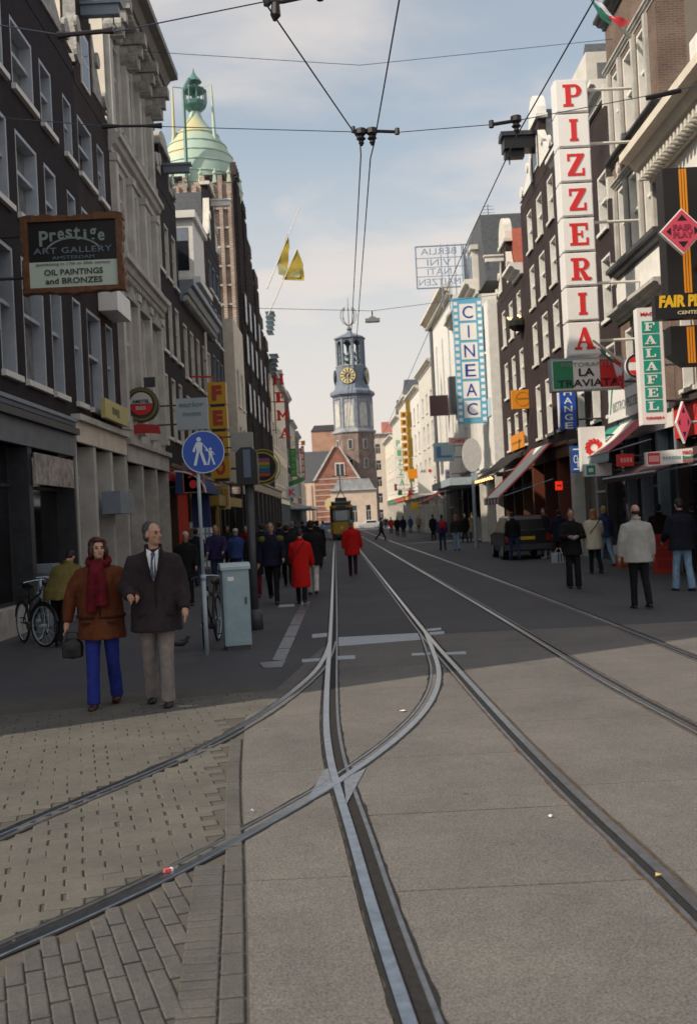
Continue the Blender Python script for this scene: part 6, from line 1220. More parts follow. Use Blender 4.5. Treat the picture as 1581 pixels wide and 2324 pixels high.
    for hp, kp, ap in (L, Rg): b.tube([hp, kp, ap, ap + Vector((0, 0, -.05))], [.075, .05, .034, .034], 8); b.tube([ap + Vector((0, .03, -.045)), ap + Vector((0, -.12, -.06))], [.03, .025], 6)
    if not headless or True: fuse(b, 'body', vox, skn, t, smooth=2 if hero else 1)
    # --- trousers
    lm = legs or cloth('cloth_black', (.012, .012, .014))
    b = B2()
    b.ball(P + Vector((0, .0, -.01)), .155, .115, .13, 12, 8)
    for hp, kp, ap in (L, Rg): b.tube([hp + Vector((0, 0, .02)), hp * .55 + kp * .45, kp, kp * .5 + ap * .5, ap + Vector((0, .005, -.035))], [.100, .084 + flare * .1, .066 + flare * .3, .060 + flare * .7, .057 + flare], 12)
    fuse(b, 'trousers', max(vox, .015), lm, t, folds=.008, seed=x * 7, smooth=2)
    # --- shoes
    for hp, kp, ap in (L, Rg):
        b = B2(); b.ball(ap + Vector((0, .015, -.045)), .042, .055, .045, 10, 6); b.ball(ap + Vector((0, -.09, -.055)), .045, .085, .032, 10, 6); b.box(ap.x - .036, ap.x + .036, ap.y - .15, ap.y + .06, ap.z - .085, ap.z - .066)
        b.build('shoe', shoe or shoe_m, t, True, org=None) if False else None
        q = MB(); q.v = [v + ORG[t.name] for v in b.v]; q.f = b.f; q.m = b.m; q.build('shoe', shoe or shoe_m, t, True)
    # --- coat
    if coat is None: coat = cloth('cloth_black', (.012, .012, .014))
    b = B2(); zb = hem; bk = bulk; top = C.z
    rings = []
    legspread = abs(L[1].y - Rg[1].y) * .25
    prof = [(C + sd * .075, .075, .07), (C + sd * .045, .115, .085), (C + sd * .0, .168 * bk, .108 * bk), (C - sd * .10, .215 * bk, .135 * bk), (C - sd * .25, .20 * bk, .135 * bk), (P + sd * .06, .205 * bk, .14 * bk)]
    hz = zb / k
    nlow = 4
    for i in range(1, nlow + 1):
        f = i / nlow; z = (P.z + .06) * (1 - f) + hz * f; cyy = (L[1].y + Rg[1].y) / 2 * f * (.5 if z < P.z else .0)
        prof.append((Vector((0, cyy, z)), (.205 + (.02 if not skirt else .05) * f) * bk, (.14 + .015 * f + legspread * f) * bk))
    ids = []
    n = 20
    for c, rx, ry in prof: ids.append([b.vert((c.x + rx * cos(2 * pi * i / n) * (1 - .06 * abs(sin(4 * pi * i / n))), c.y + ry * sin(2 * pi * i / n), c.z)) for i in range(n)])
    for r, q in zip(ids, ids[1:]):
        for i in range(n): j = (i + 1) % n; b.face([r[i], q[i], q[j], r[j]])
    b.face(ids[0]); b.face(ids[-1][::-1])
    for S_, E_, W_ in A: b.tube([C + (S_ - C) * .45 + Vector((0, 0, -.015)), S_ + (S_ - C) * .02 + Vector((0, 0, -.036)), S_ * .4 + E_ * .6, E_, E_ * .45 + W_ * .55, W_ + (W_ - E_) * .02], [.080, .080 * bk, .073 * bk, .067 * bk, .061 * bk, .052], 12)
    if collar: b.tube([N + Vector((0, .035, .03)) + Vector((.075 * cos(a), .07 * sin(a) - .03, (.012 if sin(a) > 0 else -.05 + .02 * abs(cos(a))))) for a in [2 * pi * i / 14 for i in range(15)]], .022, 6)
    fuse(b, 'coat', max(vox, .015), coat, t, folds=.016 if hero else .012, seed=x * 3 + y, smooth=4)
    # --- hair
    if style != 'none':
        b = B2(); hm = HAIR[hair]
        def E(c, r): ell(b, hp_(c), r)
        if style == 'short': E((0, .026, .042), (.080, .092, .085)); E((0, .05, -.01), (.072, .062, .07))
        elif style == 'receding': E((0, .028, .047), (.080, .088, .086)); E((.0, .040, -.02), (.079, .060, .06))
        elif style == 'bald': E((0, .040, -.012), (.079, .068, .045))
        elif style == 'bob': E((0, .028, .042), (.098, .100, .092)); E((0, .045, -.03), (.104, .075, .085)); E((.075, -.005, -.03), (.03, .05, .075)); E((-.075, -.005, -.03), (.03, .05, .075)); E((0, -.03, .088), (.07, .055, .035))
        elif style == 'long': E((0, .028, .040), (.094, .098, .09)); E((0, .05, -.05), (.10, .07, .11)); E((0, .06, -.14), (.105, .06, .10)); E((.075, .01, -.06), (.03, .04, .1)); E((-.075, .01, -.06), (.03, .04, .1))
        elif style == 'cap': E((0, .02, .05), (.084, .10, .072)); E((0, -.08, .055), (.06, .06, .012))
        fuse(b, 'hair', max(vox * .7, .008), hm, t, folds=.010 if hero else .006, seed=2.2, smooth=1)
    # --- face pieces
    if abs(((face + yaw + 180) % 360) - 180) < 115 and vox < .021:
        q = MB(); w2 = lambda p: ORG[t.name] + rot @ (hp_(p) * k)
        for s in (1, -1):
            for nm, c, r, m in (('eye', (s * .031, -.0785, .002), (.013, .008, .0065), M('eye_dark', (.03, .022, .02), .3)), ('eyebrow', (s * .032, -.083, .022), (.018, .007, .0045), HAIR[hair if hair not in ('white', 'ginger') else 'pepper'])):
                q = MB(); q.ball(w2(c), *[e * k for e in r], 8, 5, rot @ hr); q.build(nm, m, t, True)
        q = MB(); q.ball(w2((0, -.0885, -.054)), .021 * k, .007 * k, .0065 * k, 8, 5, rot @ hr); q.build('mouth', M('lips', (.22, .065, .055), .5), t, True)
    info = dict(t=t, k=k, rot=rot, C=C, N=N, Hd=Hd, P=P, A=A, hp=hp_, hr=hr, sd=sd, L=L, R=Rg)
    info['w'] = lambda p: ORG[t.name] + rot @ (Vector(p) * k)
    return info
def fb(info, b): q = MB(); q.v = [info['w'](v) for v in b.v]; q.f = b.f; q.m = b.m; return q
CB = lambda n, c, na=.22: cloth(n, c, na)
cblack = CB('cloth_black', (.012, .012, .014)); cnavy = CB('cloth_navy', (.012, .014, .028)); cjean = CB('cloth_jeans', (.22, .33, .46)); cdjean = CB('cloth_dark_jeans', (.03, .045, .10)); cchar = CB('cloth_charcoal', (.025, .024, .027)); credc = CB('cloth_red_coat', (.50, .014, .012), .15); colive = CB('cloth_olive', (.155, .125, .040)); cbrown = CB('cloth_rust_brown', (.105, .032, .014), .25); cgreyj = CB('cloth_light_grey', (.33, .32, .30), .12); ccream = CB('cloth_cream', (.55, .48, .36), .12); cpurp = CB('cloth_purple', (.030, .022, .075)); cgreen = CB('cloth_mustard_green', (.10, .10, .025)); cbeige = CB('cloth_beige', (.30, .24, .17)); cblue = CB('cloth_blue', (.03, .06, .17)); cstone = CB('cloth_stone', (.20, .17, .16)); croyal = CB('cloth_royal_blue', (.022, .035, .21)); cburg = CB('cloth_burgundy', (.10, .008, .014), .5)
g_ = gd
# --- the couple in front
x, y = g_(240, 1603)
w = person('woman in rust brown coat and burgundy scarf walking arm in arm with a man', x, y, 1.72, face=4, coat=cbrown, hem=.70, legs=croyal, hair='auburn', style='bob', la=-8, ra=15, lk=16, rk=5, arms=((30, 20, 62, -4), (26, -2, 10, 4)), lean=0, yaw=20, pitch=-2, vox=.0085, bulk=1.13, shoe=M('shoe_brown', (.05, .018, .012), .45), flare=.012, skn=skin2)
b = MB(); N = w['N']; 
b.tube([N + Vector((.105 * cos(a), .085 * sin(a) - .015, .02 + .025 * sin(a) + .012 * sin(3 * a))) for a in [2 * pi * i / 18 for i in range(19)]], .042, 8)
for dx, L_ in ((-.035, .5), (.03, .44)): b.tube([N + Vector((dx * .7, -.11, .0)), N + Vector((dx * 1.3, -.165, -.12)), N + Vector((dx * 1.7, -.18, -.3)), N + Vector((dx * 1.9, -.185, -L_))], [.045, .05, .055, .062], 8)
q = fb(w, b); q.v = [v - ORG[w['t'].name] for v in q.v]; fuse(q, 'scarf', .012, cburg, w['t'], folds=.012, seed=4, smooth=2)
b = MB(); b.tube([Vector((.245 * cos(a), .165 * sin(a), w['P'].z + .02 + .015 * sin(a))) for a in [2 * pi * i / 20 for i in range(21)]], .016, 6); fb(w, b).build('belt', CB('cloth_dark_brown', (.04, .014, .008)), w['t'], True)
b = MB(); b.ball(w['hp']((-.082, -.012, -.045)), .014); fb(w, b).build('earring', acryl, w['t'], True)
b = MB(); A_ = w['A'][1]; 
x2, y2 = g_(365, 1600)
m = person('man in dark jacket, white shirt, patterned tie and pale trousers looking right', x2, y2, 1.84, face=6, coat=CB('cloth_brown_black', (.030, .023, .027)), hem=.76, legs=cstone, hair='pepper', style='receding', la=12, ra=-6, lk=6, rk=9, arms=((15, 4, 30, 2), (18, 8, 66, 22)), lean=-1, yaw=48, pitch=-3, vox=.0085, bulk=1.16, flare=.014, skn=skin)
sh = M('shirt_white', (.62, .63, .64), .7, 8, .08); N, C, sd = m['N'], m['C'], m['sd']
def chest(pts, dy, nm, mt):
    b = MB(); ids = []
    for xx, zz in pts: ids.append(b.vert((xx, C.y - (.155 - (zz - C.z + .02) * .16 if zz < C.z + .0 else .152 - (zz - C.z) * .75) - dy, zz)))
    n = len(ids); ids2 = [b.vert((v.x, v.y + .02, v.z)) for v in b.v[:n]]
    b.face(ids); b.face(ids2[::-1])
    for i in range(n): j = (i + 1) % n; b.face([ids[i], ids2[i], ids2[j], ids[j]])
    return fb(m, b).build(nm, mt, m['t'])
cz = C.z
chest([(-.062, cz + .085), (-.055, cz + .02), (-.035, cz - .08), (-.008, cz - .2), (.016, cz - .2), (.05, cz - .08), (.066, cz + .02), (.07, cz + .085), (.03, cz + .06), (.005, cz + .03), (-.02, cz + .06)], .004, 'shirt', sh)
chest([(-.014, cz + .045), (-.018, cz + .03), (-.012, cz + .012), (-.026, cz - .15), (.004, cz - .235), (.034, cz - .15), (.022, cz + .012), (.026, cz + .03), (.022, cz + .045)], .010, 'tie', M('tie_pattern', (.06, .06, .11), .6, 45, .9))
for s in (1, -1):
    pts = [(s * .06, cz + .09), (s * .085, cz + .06), (s * .10, cz - .03), (s * .07, cz - .07), (s * .03, cz - .20), (s * .045, cz - .08), (s * .058, cz + .0)]
    chest(pts if s > 0 else pts[::-1], .016, 'lapel', CB('cloth_lapel', (.022, .017, .018)))
b = MB(); b.tube([(.235, -.04, .80 / m['k'] + .02), (.24, -.02, .95), (.23, -.06, 1.1)], .018, 6)
def seam(info, pts, nm, mt, r=.006):
    b = MB(); b.tube(pts, r, 5); fb(info, b).build(nm, mt, info['t'], True)
for f, hz, mt in ((m, .76 / m['k'], MC['cloth_lapel']), (w, .70 / w['k'], CB('cloth_dark_brown', (.04, .014, .008)))):
    C_ = f['C']; Pz = f['P'].z; yf = .150 * 1.13
    seam(f, [Vector((.015, C_.y - yf - .004 + .01 * (i % 2), C_.z - .24 + (hz + .02 - C_.z + .24) * i / 5)) for i in range(6)], 'placket', mt, .007)
    for s in (1, -1): b = MB(); b.box(s * .13 - .055, s * .13 + .055, -yf - .004, -yf + .03, Pz - .06, Pz - .035); fb(f, b).build('pocket_flap', mt, f['t'])
# bag of the woman (held at her arm), left hand bag low at her right side
def handbag(label, p, m_, sx=.13, sy=.07, sz=.2):
    t = thing('handbag', label, 'bag', p); q = MB(); q.v = []; b = MB(); b.ball((0, 0, sz * .5), sx, sy, sz * .6, 10, 6); b.box(-sx * .85, sx * .85, -sy * .8, sy * .8, 0, sz * .85); fuse(b, 'pouch', .015, m_, t, smooth=3)
    q = MB(); q.tube([(p[0] - sx * .6, p[1], p[2] + sz * .8), (p[0] - sx * .4, p[1], p[2] + sz * 1.35), (p[0] + sx * .4, p[1], p[2] + sz * 1.35), (p[0] + sx * .6, p[1], p[2] + sz * .8)], .008, 5); q.build('handle', m_, t)
wr = w['w'](w['A'][1][2] + (w['A'][1][2] - w['A'][1][1]).normalized() * .1)
handbag('black handbag hanging from the hand of the woman in rust brown', (wr.x + .06, wr.y, wr.z - .27), M('bag_black', (.012, .011, .013), .5), .12, .06, .19)
# --- the rest, left side
def pat(u, v): return g_(u, v)
P_ = person
P_('person in olive coat bending towards the shop window behind the couple', *pat(140, 1466), 1.62, face=165, coat=colive, hem=.74, legs=cblack, hair='dark', lean=36, pitch=45, bulk=1.36, vox=.02, la=4, ra=-6, arms=((12, 18, 20, 0), (12, 18, 20, 0)))
P_('white haired man in long black coat between the couple and the sign pole', *pat(428, 1374), 1.66, face=8, coat=cblack, hem=.62, legs=cblack, hair='white', style='short', vox=.02, bulk=1.12, la=8, ra=-8, arms=((10, 6, 30, 6), (10, -4, 20, 0)))
pj = P_('man in purple jacket standing behind the bicycle at the sign pole', *pat(496, 1345), 1.78, face=2, coat=cpurp, hem=.88, legs=cdjean, hair='dark', vox=.02, bulk=1.12, la=4, ra=-4, arms=((10, 25, 40, 12), (10, 25, 40, 12)))
P_('small figure in blue with pale cap behind the street cabinet', *pat(540, 1330), 1.66, face=175, coat=cblue, hem=.8, legs=cdjean, hair='white', style='cap', vox=.025)
P_('woman in dark coat with red scarf right of the traffic light pole', *pat(582, 1355), 1.68, face=5, coat=cblack, hem=.55, legs=cburg, hair='dark', style='bob', vox=.022)
wk = P_('man with mustard shoulders and dark front striding towards the camera', *pat(622, 1370), 1.80, face=0, coat=cnavy, hem=.84, legs=cblack, hair='dark', vox=.018, bulk=1.08, la=18, ra=-16, lk=6, rk=26, arms=((16, 10, 40, 8), (14, -6, 20, 0)))
for s in (1, -1):
    b = MB(); S_ = wk['A'][0 if s > 0 else 1][0]; b.ball(S_ + Vector((s * .0, .0, -.02)), .105, .12, .085, 10, 6); q = fb(wk, b); q.v = [v - ORG[wk['t'].name] for v in q.v]; fuse(q, 'shoulder_yoke', .02, cgreen, wk['t'], smooth=2)
r1 = P_('person in long red coat with dark shoulder strap, nearer of the two red coats', *pat(686, 1370), 1.60, face=176, coat=credc, hem=.36, legs=cblack, hair='dark', lean=8, pitch=22, vox=.018, bulk=1.05, la=7, ra=-7, arms=((10, 10, 20, 10), (12, 6, 16, 0)), group='walkers in red coats')
b = MB(); C = r1['C']; b.tube([C + Vector((-.12, .12, .03)), C + Vector((0, .165, -.15)), C + Vector((.17, .15, -.36))], .010, 5); fb(r1, b).build('strap', black, r1['t'])
r2 = P_('grey haired person in red coat walking between the rails behind the tram', *pat(802, 1308), 1.72, face=178, coat=credc, hem=.66, legs=CB('cloth_dark_wine', (.03, .012, .014)), hair='grey', vox=.018, bulk=1.12, la=5, ra=-9, rk=22, arms=((14, -4, 14, 0), (14, 4, 14, 0)), group='walkers in red coats')
P_('person in wide black coat with white trousers beside the nearer red coat', *pat(712, 1350), 1.78, face=178, coat=cblack, hem=.72, legs=CB('cloth_white', (.55, .54, .50)), hair='dark', vox=.02, bulk=1.2, la=10, ra=-8, arms=((20, 4, 12, 0), (14, 0, 14, 0)), shoe=M('shoe_brown', (0, 0, 0)))
P_('dark figure half hidden in front of the mustard shouldered man', *pat(655, 1330), 1.70, face=180, coat=cblack, hem=.6, legs=cblack, vox=.025, bulk=1.1)
for i, (u, v, hh, cm, lm, hr_, fc, lb) in enumerate(((640, 1268, 1.72, cchar, cdjean, 'dark', 10, 'in charcoal jacket deep in the shaded crowd left of the tram'), (662, 1275, 1.66, CB('cloth_dusty_violet', (.06, .045, .07)), cblack, 'ginger', 0, 'in dusty violet deep in the shaded crowd left of the tram'), (690, 1270, 1.78, cnavy, cblack, 'dark', 180, 'in navy coat deep in the shaded crowd'), (715, 1262, 1.75, cblack, cblack, 'dark', 185, 'in black coat nearest the tram at the crowd edge'), (735, 1250, 1.72, CB('cloth_pale_blue', (.22, .26, .32)), cblack, 'dark', 175, 'in pale blue jacket beside the yellow tram'), (610, 1280, 1.7, cblue, cblack, 'blond', 5, 'in blue coat behind the traffic light'), (672, 1245, 1.74, cchar, cblack, 'dark', 180, 'in grey black coat far back under the left canopy'), (700, 1240, 1.7, cblack, cdjean, 'dark', 0, 'in black facing the camera far back beside the left canopy'), (650, 1243, 1.68, CB('cloth_brown', (.06, .04, .03)), cblack, 'grey', 0, 'in brown far back under the left canopy'))):
    P_('person ' + lb, *pat(u, v), hh, face=fc, coat=cm, hem=.7, legs=lm, hair=hr_, vox=.03, bulk=1.08, la=10 - i % 3 * 7, ra=-8, hands=False)
for i, (u, v, hh, cm, lm, hr_, fc, lb) in enumerate(((598, 1318, 1.74, cblack, cdjean, 'dark', 190, 'in black seen from behind between the traffic light and the mustard shouldered man'), (640, 1312, 1.78, cnavy, cblack, 'dark', 175, 'in navy seen from behind just left of the nearer red coat'), (668, 1300, 1.76, cchar, cblack, 'grey', 182, 'grey haired in charcoal in front of the nearer red coat'), (724, 1292, 1.76, cblack, cblack, 'dark', 178, 'in black ahead of the white trousers'), (562, 1300, 1.7, cburg, cblack, 'dark', 0, 'in burgundy half behind the traffic light pole'), (708, 1300, 1.68, cchar, cdjean, 'blond', 184, 'fair haired in charcoal just ahead of the nearer red coat'), (450, 1330, 1.7, cnavy, cdjean, 'dark', 170, 'in navy by the postcard racks'), (520, 1290, 1.72, cchar, cblack, 'pepper', 10, 'in charcoal deep under the yellow snack canopy'))):
    P_('person ' + lb, *pat(u, v), hh, face=fc, coat=cm, hem=.66, legs=lm, hair=hr_, vox=.03, bulk=1.14, la=9 - i % 3 * 7, ra=-8, hands=False)
P_('person in dark jacket striding across the rails right of the tram', *pat(866, 1228), 1.80, face=95, coat=CB('cloth_grey_green', (.05, .055, .05)), hem=.8, legs=cblack, hair='dark', vox=.03, la=24, ra=-22, rk=26, hands=False)
# --- right side, far to near
for i, (u, v, hh, cm, lm, hr_, fc, lb) in enumerate(((888, 1212, 1.72, CB('cloth_scarlet', (.40, .03, .03)), cblack, 'dark', 180, 'in scarlet top far down the right pavement'), (902, 1218, 1.74, cblack, cblack, 'dark', 0, 'in black next to the scarlet top'), (916, 1220, 1.76, cnavy, cdjean, 'dark', 180, 'in navy with a blue bag far down the right pavement'), (932, 1210, 1.7, cblue, cblack, 'dark', 180, 'in blue coat in front of the far red stall'), (950, 1208, 1.7, cbeige, cblack, 'blond', 0, 'in beige beside the far red stall'), (968, 1207, 1.72, cchar, cblack, 'dark', 90, 'in charcoal right of the far red stall'), (875, 1200, 1.7, cblack, cblack, 'dark', 180, 'in black at the mouth of the square'), (845, 1195, 1.7, cchar, cblack, 'dark', 180, 'in charcoal near the parked cars by the tower'), (984, 1228, 1.76, cblack, cblack, 'dark', 180, 'in black just left of the red rucksack'))):
    P_('person ' + lb, *pat(u, v), hh, face=fc, coat=cm, hem=.72, legs=lm, hair=hr_, vox=.035, la=14 - i % 3 * 9, ra=-10, hands=False)
rp = P_('walker in blue jacket carrying a red rucksack on the right', *pat(1005, 1250), 1.74, face=182, coat=cblue, hem=.86, legs=cdjean, hair='dark', vox=.022, la=12, ra=-10)
t = thing('rucksack', 'red rucksack on the back of the walker in the blue jacket', 'rucksack', rp['w'](rp['C'] + Vector((0, .17, -.42)))); b = MB(); b.ball((0, 0, .22), .19, .13, .27, 12, 8); b.box(-.15, .15, -.1, .1, .02, .3); fuse(b, 'pack', .025, CB('pack_red', (.36, .02, .025)), t, smooth=3); b = MB(); b.ball((0, -.11, .12), .12, .05, .1, 8, 5); fuse(b, 'pocket', .02, CB('pack_dark_red', (.2, .015, .02)), t)
P_('long haired woman in dark jacket and jeans right of the red rucksack', *pat(1037, 1250), 1.70, face=178, coat=cchar, hem=.88, legs=cjean, hair='ginger', style='long', vox=.022, la=6, ra=-4)
P_('person in dark clothes close to the post under the oval sign', *pat(1056, 1232), 1.72, face=10, coat=cblack, hem=.7, legs=cdjean, hair='blond', vox=.026)
P_('person in beige coat beside the parked bicycles on the right', *pat(1074, 1228), 1.78, face=200, coat=cbeige, hem=.55, legs=cdjean, hair='dark', vox=.024)
P_('person in dark jacket and blue jeans standing left of the dark car', *pat(1168, 1272), 1.72, face=190, coat=cblack, hem=.86, legs=cdjean, hair='dark', vox=.02, lean=8, pitch=20, shoe=M('shoe_brown', (0, 0, 0)))
P_('man in navy jacket and pale jeans in profile right of the dark car', *pat(1240, 1267), 1.80, face=-75, coat=cnavy, hem=.86, legs=CB('cloth_pale_jeans', (.42, .50, .56)), hair='dark', vox=.02, bulk=1.1, la=8, ra=-6, shoe=M('shoe_white', (.5, .5, .48), .5))
P_('dark clothed person behind the woman in black on the right', *pat(1272, 1268), 1.72, face=170, coat=cnavy, hem=.6, legs=cblack, hair='dark', vox=.022, bulk=1.15)
bk = P_('woman all in black holding a small blue object in both hands', *pat(1302, 1336), 1.74, face=-4, coat=cblack, hem=.74, legs=cblack, hair='dark', style='short', vox=.014, bulk=1.02, la=10, ra=4, lk=4, rk=8, arms=((12, 14, 78, 40), (12, 14, 78, 40)), pitch=14, flare=.02)
hm_ = (bk['A'][0][2] + bk['A'][1][2]) / 2 + Vector((0, -.09, -.02)); p = bk['w'](hm_); t = thing('purse', 'small pale blue object held by the woman in black', 'purse', p); b = MB(); b.ball((p.x, p.y, p.z), .055, .03, .045, 10, 6); b.box(p.x - .04, p.x + .04, p.y - .025, p.y + .025, p.z - .04, p.z + .03); b.build('body', CB('purse_blue', (.20, .30, .45)), t, True)
wc = P_('ginger haired woman in cream coat with diagonal strap seen from behind', *pat(1352, 1303), 1.70, face=186, coat=ccream, hem=.66, legs=cblack, hair='ginger', style='long', vox=.016, bulk=1.05, la=8, ra=-5, arms=((8, 8, 40, 10), (8, 10, 50, 10)))
b = MB(); C = wc['C']; b.tube([C + Vector((-.14, .10, .035)), C + Vector((-.02, .150, -.12)), C + Vector((.17, .14, -.33))], .012, 5); fb(wc, b).build('strap', black, wc['t'])
P_('person in blue jacket and pale jeans standing close beyond the cream coat', *pat(1376, 1288), 1.78, face=200, coat=CB('cloth_mid_blue', (.035, .045, .11)), hem=.9, legs=cjean, hair='blond', vox=.02)
P_('balding man in light grey jacket and black trousers walking away on the right', *pat(1453, 1382), 1.76, face=184, coat=cgreyj, hem=.80, legs=cblack, hair='dark', style='bald', vox=.0125, bulk=1.16, la=4, ra=-8, lk=2, rk=14, arms=((16, -2, 12, 0), (15, 4, 10, 0)))
P_('person in dark brown jacket browsing behind the light grey jacket', *pat(1500, 1296), 1.76, face=160, coat=CB('cloth_dark_maroon', (.03, .015, .016)), hem=.7, legs=cblack, hair='dark', vox=.02, bulk=1.1)
P_('man in dark jacket and washed jeans at the right edge seen from behind', *pat(1552, 1342), 1.84, face=190, coat=CB('cloth_blue_black', (.013, .014, .024)), hem=.84, legs=cjean, hair='dark', vox=.014, bulk=1.22, la=12, ra=-8, rk=8, flare=.015, arms=((14, 10, 40, 8), (14, 6, 30, 0)), pitch=18)
P_('dark clothed shopper behind the washed jeans man at the right edge', *pat(1578, 1305), 1.74, face=185, coat=cchar, hem=.7, legs=cdjean, hair='dark', vox=.022)
P_('person in red top under the dark awning at the right edge', *pat(1532, 1268), 1.74, face=150, coat=CB('cloth_scarlet', (0, 0, 0)), hem=.85, legs=cblack, hair='blond', vox=.022)
# striped carrier bag
p = pat(1268, 1278); t = thing('carrier_bag', 'white carrier bag with dark stripes on the ground behind the woman in black', 'bag', (p[0], p[1], 0)); b = MB(); b.slab([(p[0] - .24, p[1] - .1), (p[0] + .24, p[1] - .1), (p[0] + .24, p[1] + .1), (p[0] - .24, p[1] + .1)], .01, .34); bp_ = b.build('body', M('bag_grey', (.42, .45, .48), .5, 6, .15), t)
b = MB(); [b.box(p[0] - .05 + k * .09, p[0] - .01 + k * .09, p[1] - .105, p[1] - .1, .03, .32) for k in range(4)]; b.build('stripe', black, t); b = MB(); b.tube([(p[0] - .1, p[1], .34), (p[0] - .06, p[1], .48), (p[0] + .06, p[1], .48), (p[0] + .1, p[1], .34)], .012, 5); b.build('handle', acryl, t)
# red display stand and crates at the right
p = pat(1512, 1302); t = thing('display_stand', 'tall red display stand behind the washed jeans man', 'stand', (p[0], p[1], 0)); b = MB(); b.box(p[0] - .26, p[0] + .26, p[1], p[1] + .3, 0, 1.0); b.build('body', M('stand_red', (.40, .03, .015), .5), t); b = MB(); [b.box(p[0] - .22, p[0] + .22, p[1] - .02, p[1] - .003, .15 + k * .28, .36 + k * .28) for k in range(3)]; b.build('shelf_panel', M('stand_dark_red', (.28, .02, .012), .5), t)
p = pat(1430, 1290); t = thing('crate', 'low orange red crate on the pavement left of the grey jacket man', 'crate', (p[0], p[1], 0)); b = MB(); b.box(p[0] - .3, p[0] + .3, p[1], p[1] + .02, 0, .4); b.box(p[0] - .3, p[0] + .3, p[1] + .4, p[1] + .42, 0, .4); b.box(p[0] - .3, p[0] - .28, p[1] + .02, p[1] + .4, 0, .4); b.box(p[0] + .28, p[0] + .3, p[1] + .02, p[1] + .4, 0, .4); b.build('body', M('crate_orange', (.38, .09, .02), .5), t); b = MB(); [b.box(p[0] - .26, p[0] + .26, p[1] - .012, p[1] - .003, .05 + k * .12, .12 + k * .12) for k in range(3)]; b.build('slat', M('crate_dark', (.25, .05, .015), .5), t)
p = pat(1408, 1270); t = thing('card_stand', 'narrow pale picture card stand beside the grey jacket man', 'rack', (p[0], p[1], 0)); b = MB(); b.box(p[0] - .2, p[0] + .2, p[1], p[1] + .05, .25, 2.1); b.box(p[0] - .03, p[0] + .03, p[1], p[1] + .05, 0, .25); b.box(p[0] - .2, p[0] + .2, p[1] - .15, p[1] + .2, 0, .03); b.build('frame', greypaint, t)
for j in range(6): b = MB(); b.box(p[0] - .15, p[0] + .15, p[1] - .02, p[1] - .003, .35 + j * .29, .57 + j * .29); b.build('card', [acryl, M('card_dark', (.05, .05, .06), .5)][j % 2], t)
p = pat(955, 1203); t = thing('clothes_rail', 'red clothes on a rail outside the far sunlit shops', 'clothes rail', (p[0], p[1], 0)); b = MB(); [b.tube([(p[0] + s * .9, p[1], 0), (p[0] + s * .9, p[1], 1.9)], .03, 5) for s in (-1, 1)]; b.tube([(p[0] - .9, p[1], 1.9), (p[0] + .9, p[1], 1.9)], .03, 5); b.build('frame', dkgrey, t)
for k in range(6): b = MB(); b.ball((p[0] - .7 + k * .28, p[1], 1.3), .16, .1, .55, 8, 6); b.build('garment', CB('garment_red', (.42, .03, .02)) if k % 3 else CB('garment_coral', (.45, .12, .08)), t)
# ================= vehicles =================
def wheel(t, c, r, w_, ax='x', name='wheel', n=16):
    c = Vector(c); d = Vector((1, 0, 0)) if ax == 'x' else Vector((0, 1, 0)); q = MB(); q.tube([c - d * w_ / 2, c + d * w_ / 2], r, n); o = q.build(name, M('tyre_rubber', (.012, .012, .012), .8), t); q = MB(); q.tube([c - d * (w_ / 2 + .01), c + d * (w_ / 2 + .01)], r * .6, n); q.build('rim', galv, o)
p = pat(1200, 1270); X, Y = p; t = thing('parked_car', 'dark boxy car seen from the rear with a yellow number plate', 'car', (X, Y, 0)); cp = M('car_paint_dark', (.010, .012, .013), .25, spec=.6)
FX = Fr((X, Y, 0), (1, 0, 0), (0, 1, 0)); KEEP.append(FX); q = MB(FX); w2 = .84
rings = [(0, [(-.80, .38), (.80, .38), (.84, .62), (.84, .98), (-.84, .98), (-.84, .62)])]
def carbody(q, secs):
    ids = [[q.vert((x, yy, z)) for x, z in pts] for yy, pts in secs]; n = len(ids[0])
    for a, c in zip(ids, ids[1:]):
        for i in range(n): j = (i + 1) % n; q.face([a[i], a[j], c[j], c[i]])
    q.face(ids[0][::-1]); q.face(ids[-1])
def sec(hw, z0, zb, zr, tw): return [(-hw * .95, z0), (hw * .95, z0), (hw, z0 + .22), (hw, zb), (tw, zr - .06), (tw - .1, zr), (-tw + .1, zr), (-tw, zr - .06), (-hw, zb), (-hw, z0 + .22)]
carbody(q, [(0, sec(.80, .40, .98, 1.02, .70)), (.05, sec(.84, .32, 1.0, 1.45, .68)), (.35, sec(.85, .3, 1.0, 1.58, .68)), (2.1, sec(.85, .3, 1.0, 1.6, .68)), (2.7, sec(.85, .3, .98, 1.2, .70)), (3.8, sec(.82, .32, .88, .95, .74)), (4.0, sec(.74, .4, .7, .78, .66))]); q.build('body', cp, t, False)
q = MB(FX); q.poly([(-.62, .03, 1.06), (.62, .03, 1.06), (.56, .22, 1.5), (-.56, .22, 1.5)][::1]); q.v = [v + Vector((0, -.035, 0)) for v in q.v]; q.build('rear_window', M('car_glass', (.03, .05, .055), .08, spec=.9), t)
q = MB(FX); q.box(-.26, .26, -.025, .0, .72, .84); q.build('number_plate', M('plate_yellow', (.62, .38, .02), .4), t)
for s in (-1, 1):
    q = MB(FX); q.box(s * .74 - .08, s * .74 + .08, -.02, .02, .66, .92); q.build('tail_light', M('tail_red', (.25, .01, .01), .3), t); wheel(t, (X + s * .74, Y + .75, .31), .31, .2); wheel(t, (X + s * .74, Y + 3.2, .31), .31, .2)
q = MB(FX); q.box(-.84, .84, -.08, -.003, .36, .56); q.build('bumper', dkgrey, t)
